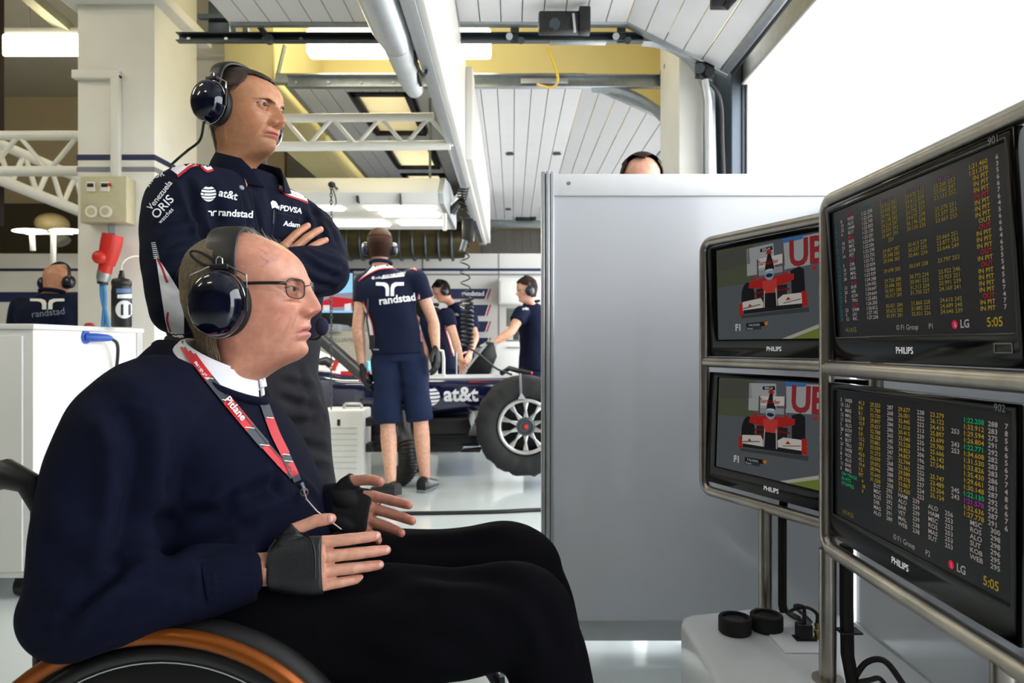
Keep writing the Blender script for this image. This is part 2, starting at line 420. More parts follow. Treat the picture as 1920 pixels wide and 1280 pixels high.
# arched track of the far door
ar = [Vector((.55, 4.68, 2.79))] + [Vector((.55+.62*math.sin(a), 4.68, 2.25+.54*math.cos(a))) for a in np.linspace(.2, 1.5, 12)] + [Vector((1.17, 4.68, 1.2))]
obj('curved_track', MB().tube(ar, .035, 8), M_galv, r2)
obj('spring_drum', MB().lathe([(.02,-.05),(.075,-.045),(.08,0),(.06,.01),(.06,.1),(.08,.11),(.075,.15),(.02,.155)], (1.08, 4.5, 2.86), (0,1,0), 24), M_black, r2)
r3 = c_rail('door_rail', 'farthest pale door rail above the dark ribbed blind', -.45, .9, 9.78, 2.78, M_galv, False, .16, -1)
for x in (-1.93, -1.66):
    pass
# rail brackets, left end
hb = thing('rail_hanger', 'grey steel bracket holding the left end of the near door rail', 'bracket', P(405, 40, 4.1))
obj('plate', MB().box(P(390, 62, 4.1), P(435, 8, 4.14)), M_galvd, hb, bevel=.004)
obj('cross_arm', MB().bar(P(372, 32, 4.08), P(470, 32, 4.08), .03, .025), M_galvd, hb)
obj('strut', MB().bar(P(430, 0, 4.08), P(440, 62, 4.08), .035, .03), M_galvd, hb)
obj('strut', MB().bar(P(455, -5, 4.12), P(462, 62, 4.12), .03, .03), M_galvd, hb)
obj('roller_arm', MB().bar(P(480, 40, 4.0), P(505, 74, 3.98), .03, .03).ball(P(505, 74, 3.97), .03), M_galvd, hb)
hb2 = thing('rail_hanger', 'thin perforated strap hanger behind the standing man carrying the second rail', 'bracket', P(530, 120, 4.7))
obj('strap', MB().bar(P(536, 82, 4.72), P(536, 165, 4.72), .04, .012), M_galv, hb2)
obj('brace', MB().bar(P(534, 85, 4.72), P(516, 160, 4.75), .025, .012), M_galv, hb2)
for px in (965, 1165):
    h = thing('rail_carriage', 'roller carriage on near door rail, ' + ('left of' if px < 1000 else 'right of') + ' the dark door opener unit', 'roller', P(px, 68, 3.98))
    obj('plate', MB().box(P(px-8, 80, 3.99), P(px+8, 50, 4.0)), M_galvd, h, bevel=.003)
    obj('roller', MB().cyl(P(px-10, 68, 3.93), P(px-10, 68, 4.0), .02, 14), M_alu, h); obj('roller', MB().cyl(P(px+12, 76, 3.93), P(px+12, 76, 4.0), .02, 14), M_galvd, h)
op = thing('door_opener', 'dark door opener unit mounted under the near open door, above the yellow cable', 'motor', P(1055, 40, 3.75))
obj('housing', MB().box(P(1010, 56, 3.68), P(1096, 32, 3.76)), M_black, op, bevel=.012)
obj('lock_block', MB().box(P(1086, 58, 3.66), P(1105, 22, 3.73)), M_black, op, bevel=.008)
obj('lens', MB().cyl(P(1040, 45, 3.672), P(1040, 45, 3.69), .03, 18), M_galvd, op)
obj('handle_bar', MB().bar(P(1075, 26, 3.655), P(1078, 60, 3.655), .012, .012), M_alu, op)
op2 = thing('door_opener', 'small dark opener unit on the farthest rail, beyond the end of the white beam', 'motor', P(985, 408, 9.7))
obj('housing', MB().box(P(967, 412, 9.6), P(1000, 402, 9.7)), M_black, op2, bevel=.01)
obj('lock_block', MB().box(P(995, 411, 9.58), P(1005, 400, 9.68)), M_black, op2, bevel=.01)
op3 = thing('door_latch', 'black latch under the tilted end of the near door', 'latch', P(1360, 8, 3.2))
obj('body', MB().box(P(1335, 12, 3.18), P(1365, -18, 3.22)), M_black, op3, bevel=.006)
obj('lever', MB().bar(P(1362, 14, 3.17), P(1385, -12, 3.17), .03, .03), M_black, op3, bevel=.004)
yc = cable('yellow_cable', [P(1026, 90, 4.0), P(1040, 125, 4.05), P(1046, 150, 4.1), P(1035, 164, 4.3), P(1008, 158, 4.6)], .008, M_yellow)
tag(yc, 'thin yellow cable hanging between the two door rails', 'cable')
# corner roller bracket of the near door at the pillar head
cb = thing('corner_bracket', 'black roller bracket where the near door meets its vertical track', 'bracket', P(1325, 130, 3.95))
obj('plate', MB().box(P(1305, 145, 3.9), P(1338, 118, 3.93)), M_black, cb, bevel=.005)
obj('roller', MB().cyl(P(1312, 128, 3.85), P(1312, 128, 3.93), .028, 14), M_galvd, cb); obj('roller', MB().cyl(P(1330, 136, 3.85), P(1330, 136, 3.93), .024, 14), M_black, cb)
bc = cable('black_cable', [P(1310, 140, 3.9), P(1340, 165, 3.92), P(1352, 200, 3.95), P(1354, 260, 3.95), P(1357, 340, 3.95)], .012, M_black); tag(bc, 'black cable running down beside the door jamb', 'cable')
pc = obj('conduit_pipe', MB().tube([P(1322, 150, 3.84), P(1328, 190, 3.84), P(1330, 420, 3.84)], .02, 10), M_alu); tag(pc, 'white vertical conduit on the pillar beside the door jamb', 'pipe')

# ------------------------------------------------------------------ white gantry beam running down the garage
gb = thing('gantry_beam', 'long white overhead beam running away over the garage', 'beam', (-.33, 5, 2.5))
obj('side_board', MB().box((-.33, .9, 2.2), (-.30, 8.0, 2.84)), M_white, gb, bevel=.004)
obj('lower_board', MB().box((-.30, 4.4, 2.22), (-.255, 8.0, 2.82)), M_white, gb, bevel=.004)
obj('lip', MB().box((-.385, .9, 2.195), (-.33, 8.0, 2.235)), M_alu, gb, bevel=.004)
obj('top_plate', MB().box((-.5, .9, 2.82), (-.3, 8.0, 2.85)), M_white, gb)
obj('joint_plate', MB().box((-.40, .9, 2.25), (-.325, 3.05, 2.5)), M_alu, gb, bevel=.006)
sb = thing('service_boom', 'rounded pale grey service boom hanging beside the white beam, black cable at its end', 'boom', (-.46, 2.8, 2.25))
obj('arm', MB().tube([(-.475, .9, 2.26), (-.465, 2.6, 2.24), (-.46, 2.72, 2.23)], [.085, .075, .06], 16), M_alu, sb)
obj('end_section', MB().tube([(-.46, 2.72, 2.225), (-.455, 3.1, 2.215), (-.452, 3.17, 2.21), (-.45, 3.2, 2.208)], [.056, .05, .042, .015], 16), mat('pale_grey_plastic', '#b4b8ba', .4), sb)
obj('second_arm', MB().tube([(-.40, .9, 2.30), (-.39, 2.9, 2.28)], .05, 12), M_galv, sb)
obj('slot', MB().bar((-.41, 2.95, 2.22), (-.407, 3.05, 2.2), .012, .05), M_black, sb)
cable('cord', [(-.41, 2.75, 2.3), (-.40, 2.85, 2.2), (-.37, 2.9, 2.17), (-.36, 2.92, 2.25)], .008, M_black, sb)

# ------------------------------------------------------------------ trusses
def truss(name, label, a, b, h, r, n, m):
    t = thing(name, label, 'truss', a); a, b = Vector(a), Vector(b); up = Vector((0, 0, h))
    obj('lower_chord', MB().cyl(a, b, r, 14), m, t); 
    obj('upper_chord', MB().cyl(a+up, a+(b-a)*.92+up, r*.9, 14), m, t)
    for i in range(n):
        p = a.lerp(b, (i+.5)/n*.9); q = a.lerp(b, (i+1)/n*.9)
        obj('web_bar', MB().cyl(p if i % 2 else p, q+up, r*.45, 8), m, t) if True else None
        obj('web_bar', MB().cyl(q+up, a.lerp(b, (i+1.5)/n*.9), r*.45, 8), m, t)
    return t
M_truss = mat('truss_white', '#e6e5de', .45, var=.03)
truss('lighting_truss', 'white tubular truss behind the standing man, joined to the white beam', (-1.62, 4.0, 2.185), (-.36, 4.0, 2.195), .165, .028, 4, M_truss)
truss('lighting_truss', 'white flat truss at far left, left of the column', (-5.2, 4.5, 2.17), (-2.6, 4.5, 2.17), .235, .034, 6, M_truss)
truss('lighting_truss', 'white sloping truss at far left, under the flat truss', P(-120, 290, 5.0), P(165, 402, 5.9), .28, .045, 5, M_truss)
bmx = obj('roof_brace', MB().bar(P(40, -20, 5.0), P(175, 95, 5.4), .12, .07), mat('roof_steel', '#8d8c82', .5, .3)); tag(bmx, 'grey steel roof brace at the upper left corner', 'beam')
dk = obj('roof_post', MB().box(P(-40, 420, 5.5), P(8, -60, 5.6)), mat('dark_post', '#241a17', .6)); tag(dk, 'dark brown post at the left edge of the view', 'post')

# ------------------------------------------------------------------ lamps
def lamp(name, label, lo, hi, m, group=None):
    t = thing(name, label, 'ceiling light', lo, group)
    x0,y0,z0 = lo; x1,y1,z1 = hi
    obj('diffuser', MB().box((x0, y0, z0), (x1, y1, z1)), m, t, bevel=.02)
    obj('housing', MB().box((x0+.01, y0+.02, z1), (x1-.01, y1-.02, z1+.05)), M_white, t, bevel=.01)
    obj('hanger', MB().cyl((x0+.2, (y0+y1)/2, z1+.05), (x0+.2, (y0+y1)/2, 4.3), .006, 8), M_galv, t); obj('hanger', MB().cyl((x1-.2, (y0+y1)/2, z1+.05), (x1-.2, (y0+y1)/2, 4.3), .006, 8), M_galv, t)
    return t
lamp('fluorescent_light', 'long glowing fluorescent light seen behind the near door rail', (-1.36, 4.5, 2.95), (-.14, 4.62, 3.12), M_lamp)
lamp('fluorescent_light', 'glowing rectangular light at the upper left corner', P(3, 104, 5.2), P(200, 66, 5.23), M_lamp)
lamp('fluorescent_light', 'warm fluorescent light above the far open door', (-1.5, 6.6, 3.5), (-.3, 6.75, 3.6), M_lampd)
lamp('fluorescent_light', 'warm fluorescent light above the windows of the far open door', (-1.5, 5.2, 3.5), (-.3, 5.35, 3.6), M_lampd)
for i, (x, y) in enumerate(((-2.6, 1.2), (-2.6, -1.5), (-5.2, 2.6), (-5.2, -.5), (-4.6, 2.4), (-.9, 7.2))):  # added lamps out of view, put in to brighten the interior
    lamp('fluorescent_light', 'added unseen fill light ' + ('high over the wheelchair', 'behind the camera on the left', 'high over the white cabinet', 'over the far left corner behind the camera', 'over the far left bay', 'high over the back wall')[i], (x-.6, y-.12, 3.9), (x+.6, y+.12, 4.0), M_lampw)
# ================================================================== PARTITION PANELS
pp = thing('partition_panel', 'glossy white partition panel with aluminium posts behind the monitors', 'partition', (.1, 2.26, 0))
M_postd = mat('alu_groove', '#8f9499', .4, .6)
post = MB()
for x0, x1, y0 in ((.097,.109,2.25), (.112,.124,2.243), (.127,.139,2.25)): post.box((x0, y0, 0.0), (x1, 2.29, 1.595))
po = obj('post', post, M_alu, pp, bevel=.002)
obj('groove', MB().box((.10, 2.262, 0.0), (.136, 2.28, 1.59)), M_postd, po, smooth=False)
M_panelw = mat('panel_rail', '#eef0f2', .35, var=.02)
obj('top_rail', MB().box((.139, 2.255, 1.515), (1.12, 2.285, 1.588)), M_panelw, pp, bevel=.003)
obj('sheet', MB().box((.139, 2.262, .113), (1.12, 2.278, 1.515)), M_panelg, pp, smooth=False)
obj('bottom_rail', MB().box((.139, 2.255, .045), (1.12, 2.285, .113)), M_alu, pp, bevel=.003)
obj('screw', MB().cyl((.188, 2.252, 1.556), (.188, 2.256, 1.556), .006, 12), M_greys, pp)
ft = MB().box((.6, 2.2, 0), (.64, 2.34, .045)).box((1.08, 2.2, 0), (1.12, 2.34, .045)); obj('foot', ft, M_alu, pp, bevel=.004)
pr = thing('partition_panel', 'second partition panel at right angles, behind the right pair of monitors', 'partition', (1.13, 1.3, 0))
obj('sheet', MB().box((1.135, .3, .113), (1.15, 2.25, 1.46)), M_panelg, pr, smooth=False)
obj('top_rail', MB().box((1.128, .3, 1.46), (1.157, 2.25, 1.52)), M_panelw, pr, bevel=.003)
obj('bottom_rail', MB().box((1.128, .3, .02), (1.157, 2.25, .113)), M_alu, pr, bevel=.003)
obj('post', MB().box((1.122, 2.292, 0), (1.16, 2.33, 1.50)), M_alu, pr, bevel=.003)
obj('foot', MB().box((1.1, .5, 0), (1.19, .54, .02)).box((1.1, 1.8, 0), (1.19, 1.84, .02)), M_alu, pr)
# ================================================================== WHITE PLINTH
TZ = .343
pl = thing('plinth_table', 'low white plinth table carrying the two monitor stands', 'table', (.6, 1.4, 0))
outl = [(.45, 1.725), (.425, 1.705), (.414, 1.67), (.411, .55), (.86, .55), (.845, 1.69), (.82, 1.74), (.62, 1.765)]
M_plinth = mat('white_laminate', '#dcdfe3', .22, var=.02, scale=3, coat=.2)
b = MB().prism([(x, y, .05) for x, y in outl], (0, 0, TZ-.05)); obj('body', b, M_plinth, pl, bevel=.012, bseg=3)
obj('base_foot', MB().box((.385, 1.42, 0), (.47, 1.5, .05)).box((.385, .7, 0), (.47, .78, .05)).box((.75, .7, 0), (.83, .78, .05)).box((.75, 1.5, 0), (.83, 1.58, .05)), M_steel, pl, bevel=.006)
obj('socket_plate', MB().box((.60, 1.50, TZ-.002), (.705, 1.635, TZ+.004)), M_plinth, pl, bevel=.002)
# ================================================================== MONITOR STANDS
def unit(o, d, width, tag_lr, z=(.613, .9745, 1.312), posts=()):
    """o: left end (x,y); d: unit vector along the stand; returns stand + frame basis"""
    d = Vector((d[0], d[1], 0)).normalized(); o = Vector((o[0], o[1], 0)); n = Vector((d.y, -d.x, 0))   # n points at the viewer's side
    if n.x > 0: n = -n
    t = thing('monitor_stand', tag_lr, 'stand', o)
    R = .0145; A = lambda u, zz: o + d*u + Vector((0, 0, zz))
    # outer loop with rounded corners
    z0, z1, z2 = z; rc = .03; path = []
    for (u, zz, a0) in ((rc, z2-rc, 180), (width-rc, z2-rc, 90), (width-rc, z0+rc, 0), (rc, z0+rc, -90)):
        for k in range(7):
            a = math.radians(a0 - 90*k/6); path.append(A(u+rc*math.cos(a), zz+rc*math.sin(a)))
    obj('frame_loop', MB().tube(path, R, 12, closed=True, up=n), M_steel, t)
    obj('cross_tube', MB().cyl(A(.006, z1), A(width-.006, z1), R, 14), M_steel, t)
    for u in posts: obj('post', MB().cyl(A(u, TZ), A(u, z0-.004), .0165, 16), M_steel, t); obj('post_flange', MB().cyl(A(u, TZ-.002), A(u, TZ+.006), .03, 20), M_steel, t)
    return t, o, d, n
SR, oR, dR, nR = unit((.639, 1.386), (0, -1), .58, 'brushed steel tube stand of the right pair of monitors, nearest the camera', posts=(.004, .5))
SL, oL, dL, nL = unit((.546, 1.936), (.404, -.913), .545, 'brushed steel tube stand of the left pair of monitors, before the partition', posts=(.232,))
M_bezel = mat('gloss_black', '#030304', .1, var=0, coat=.0, spec=.18)
M_case = mat('black_case', '#101012', .5, var=.05)
M_scr = mat('screen_dark', '#1b1c20', .25, var=0, emit=.3, spec=.1)
M_scr.node_tree.nodes['Principled BSDF'].inputs['Base Color'].default_value = (.004, .004, .005, 1)
M_logo = mat('silver_print_glow', '#e6e6ea', .3, var=0, emit=.25)  # faint glow added to the logo print, which is no lamp
def em(name, c, e=1.0):
    m = mat(name, c, .4, var=0, emit=e*.62, spec=0); m.node_tree.nodes['Principled BSDF'].inputs['Base Color'].default_value = (.01, .01, .01, 1); return m
E_y, E_w, E_r, E_g, E_m, E_c = em('px_yellow', '#9c8426', .8), em('px_white', '#a8a09a', .7), em('px_red', '#a3262b', .8), em('px_green', '#1f9b62', .8), em('px_magenta', '#a11f8d', .8), em('px_cyan', '#1e6f77', .7)
E_o = em('px_ochre', '#8a7a34', .7); E_v = em('px_violet', '#8a5d85', .5)
def monitor(label, unitv, zc, H, tilt, w=.516, u0=.0165, sx=.2395, sc=0):
    t0, o, d, n = unitv
    c = o + d*(u0+w/2) + Vector((0, 0, zc)) + n*.004
    t = thing('monitor', label, 'monitor', c)
    # local frame: x along d (left to right as seen), y up, z towards the viewer
    M = Matrix((d, Vector((0,0,1)), n)).transposed().to_4x4(); M.translation = c
    M = M @ Matrix.Rotation(tilt, 4, 'X')
    h = H
    obj('case', MB().box((-w/2+.03, -h/2+.02, -.055), (w/2-.03, h/2-.02, -.012), M), M_case, t, bevel=.012)
    sy0, sy1 = -h/2+.047, h/2-.014
    out = [(-w/2, -h/2), (w/2, -h/2), (w/2, h/2), (-w/2, h/2)]; inn = [(sc-sx, sy0), (sc+sx, sy0), (sc+sx, sy1), (sc-sx, sy1)]
    bz = MB(); bm = bz.bm
    O1 = [bm.verts.new(M @ Vector((x, y, 0))) for x, y in out]; I1 = [bm.verts.new(M @ Vector((x, y, .0))) for x, y in inn]
    O0 = [bm.verts.new(M @ Vector((x, y, -.02))) for x, y in out]; I0 = [bm.verts.new(M @ Vector((x, y, -.006))) for x, y in inn]
    for i in range(4):
        j = (i+1) % 4; bm.faces.new((O1[i], O1[j], I1[j], I1[i])); bm.faces.new((O0[j], O0[i], O1[i], O1[j])); bm.faces.new((I1[i], I1[j], I0[j], I0[i]))
    bm.faces.new(list(reversed(O0)))
    bezel = obj('bezel', bz, M_bezel, t, bevel=.0025)
    scr = obj('screen', MB().box((sc-sx, sy0, -.008), (sc+sx, sy1, -.005), M), M_scr, t, smooth=False)
    lx = M.to_3x3() @ Vector((1,0,0)); ly = M.to_3x3() @ Vector((0,1,0))
    par_logo = text('lettering', 'PHILIPS', .0155, M @ Vector((-.03, -h/2+.017, .0008)), lx, ly, M_logo, bezel, bold=.012)
    t['_'] = 0; del t['_']
    sw, sh = sx*2, sy1-sy0
    def uv(u, v, lay=0): return M @ Vector((sc-sx+u*sw, sy1-v*sh, -.0046+lay*.00008))
    return dict(t=t, scr=scr, M=M, lx=lx, ly=ly, uv=uv, sw=sw, sh=sh, bezel=bezel, h=h, w=w)
def scr_text(mo, u, v, s, size, m, lay=1, **k): return text('display_text', s, size, mo['uv'](u, v, lay), mo['lx'], mo['ly'], m, mo['scr'], **k)
def scr_poly(mo, polys, m, lay=1, name='display_shape'):
    bm = bmesh.new()
    for p in polys: bm.faces.new([bm.verts.new(mo['uv'](a, b, lay)) for a, b in p])
    bmesh.ops.triangulate(bm, faces=bm.faces); me = bpy.data.meshes.new(name); bm.to_mesh(me); bm.free(); return link(name, me, m, mo['scr'], smooth=False)
HM = .306
UR = monitor('upper right monitor listing lap times in yellow, IN PIT and OUT', (SR, oR, dR, nR), 1.143, HM, math.radians(3.2))
LR = monitor('lower right monitor listing sector times with a magenta lap time', (SR, oR, dR, nR), .794, HM, math.radians(0))
UL = monitor('upper left monitor showing the red racing car on track', (SL, oL, dL, nL), 1.143, HM, math.radians(1.5), w=.5, sx=.215, sc=.002)
LL = monitor('lower left monitor showing the same red racing car', (SL, oL, dL, nL), .794, HM, math.radians(-2.5), w=.5, sx=.215, sc=.002)
# ---- timing page 1
UC = [.03, .085, .145, .25, .37, .459, .527, .617, .678, .777, .872, .975]
R1 = 24; rv = lambda i: .075 + i*(.875-.075)/23; TS = .0088
def column(mo, u, rows, m, size=TS, v0=rv, align='LEFT', sx=1.28):
    """rows: {row: text} -> one print per column and colour, blank lines where nothing stands"""
    n = max(rows)+1
    s = '\n'.join(rows.get(i, ' ') for i in range(n))
    pitch = (v0(1)-v0(0))*mo['sh']
    me = text_mesh(s, size, align=align, line=pitch/size, bold=.012, res=2)
    me.transform(Matrix.Diagonal((sx,1,1,1))); me.transform(frame_mat(mo['uv'](u, v0(0), 1), mo['lx'], mo['ly'])); o_ = link('display_text', me, m, mo['scr'], smooth=False); o_['kind'] = 'stuff'; return o_
lap = '6 3 5 6 6 7 6 4 5 6 6 6 4 6 5 5 5 4 5 6 7 4 7 7'.split()
column(UR, .955, {i: s for i, s in enumerate(lap)}, E_w)
st = {2:'IN PIT',3:'IN PIT',4:'IN PIT',6:'IN PIT',7:'IN PIT',8:'IN PIT',9:'   OUT',11:'IN PIT',12:'IN PIT',13:'IN PIT',15:'IN PIT',17:'IN PIT',18:'IN PIT',19:'IN PIT',20:'IN PIT',22:'IN PIT',23:'IN PIT'}
st[0] = '1:21.460'; st[1] = '1:21.578'
column(UR, .925, st, E_y, align='RIGHT'); column(UR, .925, {5:'IN PIT',10:'OUT',14:'OUT',16:'OUT',21:'OUT'}, E_r, align='RIGHT')
S3 = ['','23.266 253','23.060 247','23.133 252','','23.270 251','23.377 253','23.669 253','','','23.664 251','23.877 253','23.644 249','','23.797 253','','23.922 246','23.923 251','23.991 239','24.169 241','','24.610 242','24.689 240','24.646 239']
S2 = ['','29.970 213','29.412 239','29.513 239','29.775 237','29.677 238','30.196 238','30.130 235','','','30.413 229','30.337 235','30.441 234','','30.549 238','','30.772 234','30.941 233','31.313 224','31.750 227','','31.860 228','31.882 232','32.021 226']
S1 = ['','28.816 283','28.808 286','28.941 287','29.138 282','29.254 287','29.293 292','29.497 293','      259','','29.457 287','29.348 285','29.546 283','','29.698 283','','29.726 288','29.686 282','30.301 288','30.317 283','','30.421 284','30.632 282','30.591 281']
for u, L in ((.68, S3), (.525, S2), (.37, S1)): column(UR, u, {i: s for i, s in enumerate(L) if s}, E_o)
for u, s in ((.37, '28.572 291'), (.525, '29.576 237'), (.68, '22.941 256')): scr_text(UR, u, rv(0), s, TS, E_v)
laps = ['1:21.578','1:22.208','1:22.636','1:22.745','1:22.820','1:23.120','1:23.281','1:23.476','1:23.506','1:23.338','1:23.732','1:23.721','1:23.834','1:23.868','1:23.929','1:24.288','1:24.435','1:24.647','1:24.664','1:25.682','1:26.205','1:26.812','1:27.142','1:27.258']
column(UR, .235, {i: s for i, s in enumerate(laps) if i}, E_w); scr_text(UR, .235, rv(0), laps[0], TS, E_c)
drv = ['VET','WEB','ALO','HAM','BUT','MAS','ROS','MSC','KOB','PET','SUT','DIR','BAR','MAL','HUL','ALG','BUE','HEI','KOV','TRU','GLO','DAM','LIU','RIC']
column(UR, .13, {i: s for i, s in enumerate(drv) if i % 5}, E_w); column(UR, .13, {i: s for i, s in enumerate(drv) if not i % 5}, E_r)
column(UR, .075, {i: str((i*7) % 25+1) for i in range(24) if i % 5}, E_w); column(UR, .03, {i: str(i+1) for i in range(24)}, E_c)
for mo, p in ((UR, 'P1'), (LR, 'P2')):
    scr_text(mo, .06, .965, '14:14:55', .013, E_o)
    scr_text(mo, .43, .965, '© F1 Group', .0125, E_w); scr_text(mo, .615, .965, p, .0125, E_w)
    cu_, cv_ = .745, .945; a = mo['sw']/mo['sh']
    scr_poly(mo, [[(cu_+.0135*math.cos(t), cv_+.0135*a*math.sin(t)) for t in np.linspace(0, 6.2832, 25)[:-1]]], em('px_logo_red', '#c81e3c', .9))
    scr_poly(mo, [[(cu_-.001, cv_-.012), (cu_+.002, cv_-.012), (cu_+.002, cv_+.012), (cu_+.008, cv_+.012), (cu_+.008, cv_+.016), (cu_-.001, cv_+.016)]], E_w, 2)
    scr_text(mo, .77, .965, 'LG', .0165, E_w, bold=.02); scr_text(mo, .885, .965, '5:05', .018, E_y, bold=.012)
# ---- timing page 2
r2v = lambda i: .085 + i*.0385
rows2 = '''3 WEB 41.3 29.253 287 29.677 238 23.279 - 1:22.208 288 7
15 LIU 8.4 31.789 268 26.001 222 26.122 - 1:33.912 283 8
6 MAS 8.1 33.730 266 32.445 222 24.419 253 1:29.594 275 5
12 MAL 13.8 29.897 284 31.010 213 25.897 - 1:26.804 291 6
11 BAR 15.9 29.657 286 30.415 239 23.699 243 1:22.771 292 6
5 ALO 4.0 32.788 265 32.040 235 29.780 253 1:34.608 282 5
20 KOV 5.0 32.328 245 33.528 216 25.666 - 1:31.530 283 6
7 MSC 13.2 33.881 256 34.823 206 26.142 - 1:33.826 283 7
4 BUT 18.1 33.039 247 34.857 196 27.544 - 1:35.430 286 7
21 TRU PIT 31.273 271 32.744 220 - - 1:29.661 281 4
3 WEB 43.0 33.039 268 32.362 222 25.747 - 1:30.148 287 8
8 ROS 42.1 29.052 288 29.589 230 23.489 245 1:22.130 292 6
5 ALO 19.4 28.996 288 29.378 237 23.204 243 1:21.578 292 6
11 BAR 7.5 32.643 184 33.867 224 25.124 - 1:32.636 287 7
6 MAS PIT 31.038 258 32.430 223 - - 1:27.778 291 6'''.split('\n')
R_ = [r.split() for r in rows2]
for ci, (u, m) in enumerate(((.045, E_w), (.085, E_w), (.19, E_y), (.275, E_y), (.39, E_w), (.46, E_y), (.57, E_w), (.64, E_y), (.745, E_w), (.80, E_y), (.905, E_w), (.97, E_w))):
    col = {i: r[ci] for i, r in enumerate(R_) if r[ci] != '-'}
    if ci == 9:
        for k, mm in ((0, E_g), (4, E_g), (11, E_g), (12, E_m)): column(LR, u, {k: col.pop(k)}, mm, .0098, r2v)
    column(LR, u, col, m, .0098, r2v)
column(LR, .055, {15:'ON TRACK',16:'IN PITS',17:'STOPPED'}, E_g, .0092, r2v); column(LR, .215, {15:'6',16:'18',17:'0'}, E_y, .0092, r2v)
for u, names, sp in ((.30, 'SUT MSC ROS DIR MAS ALO', '295 293 292 291 291 289'), (.46, 'HAM ALO BAR VET MAL WEB', '239 239 239 239 238 238'), (.63, 'ALO HAM MSC ROS MAS SUT', '256 253 253 253 253 253'), (.83, 'MSC ROS ALO SUT KOB WEB', '300 298 298 296 295 295')):
    column(LR, u, {15+i+(1 if u > .4 else 0)*0: s for i, s in enumerate(names.split())}, E_w, .0098, r2v)
    column(LR, u+.085, {15+i: s for i, s in enumerate(sp.split())}, E_w, .0098, r2v)
for mo, n_ in ((UR, '901'), (LR, '902')):
    text('sticker', n_, .014, mo['M'] @ Vector((mo['w']/2-.045, mo['h']/2-.0125, .0008)), mo['lx'], mo['ly'], M_greys, mo['bezel'])
sk = MB()
for (a, b_, c_, d_) in ((-.0, 0, .034, .0015), (0, .012, .034, .0015), (0, 0, .0015, .0135), (.0325, 0, .0015, .0135)):
    sk.box((UR['w']/2-.055+a, -UR['h']/2+.02+b_, .0004), (UR['w']/2-.055+a+c_, -UR['h']/2+.02+b_+d_, .001), UR['M'])
obj('rating_mark', sk, M_greys, UR['bezel'], smooth=False)
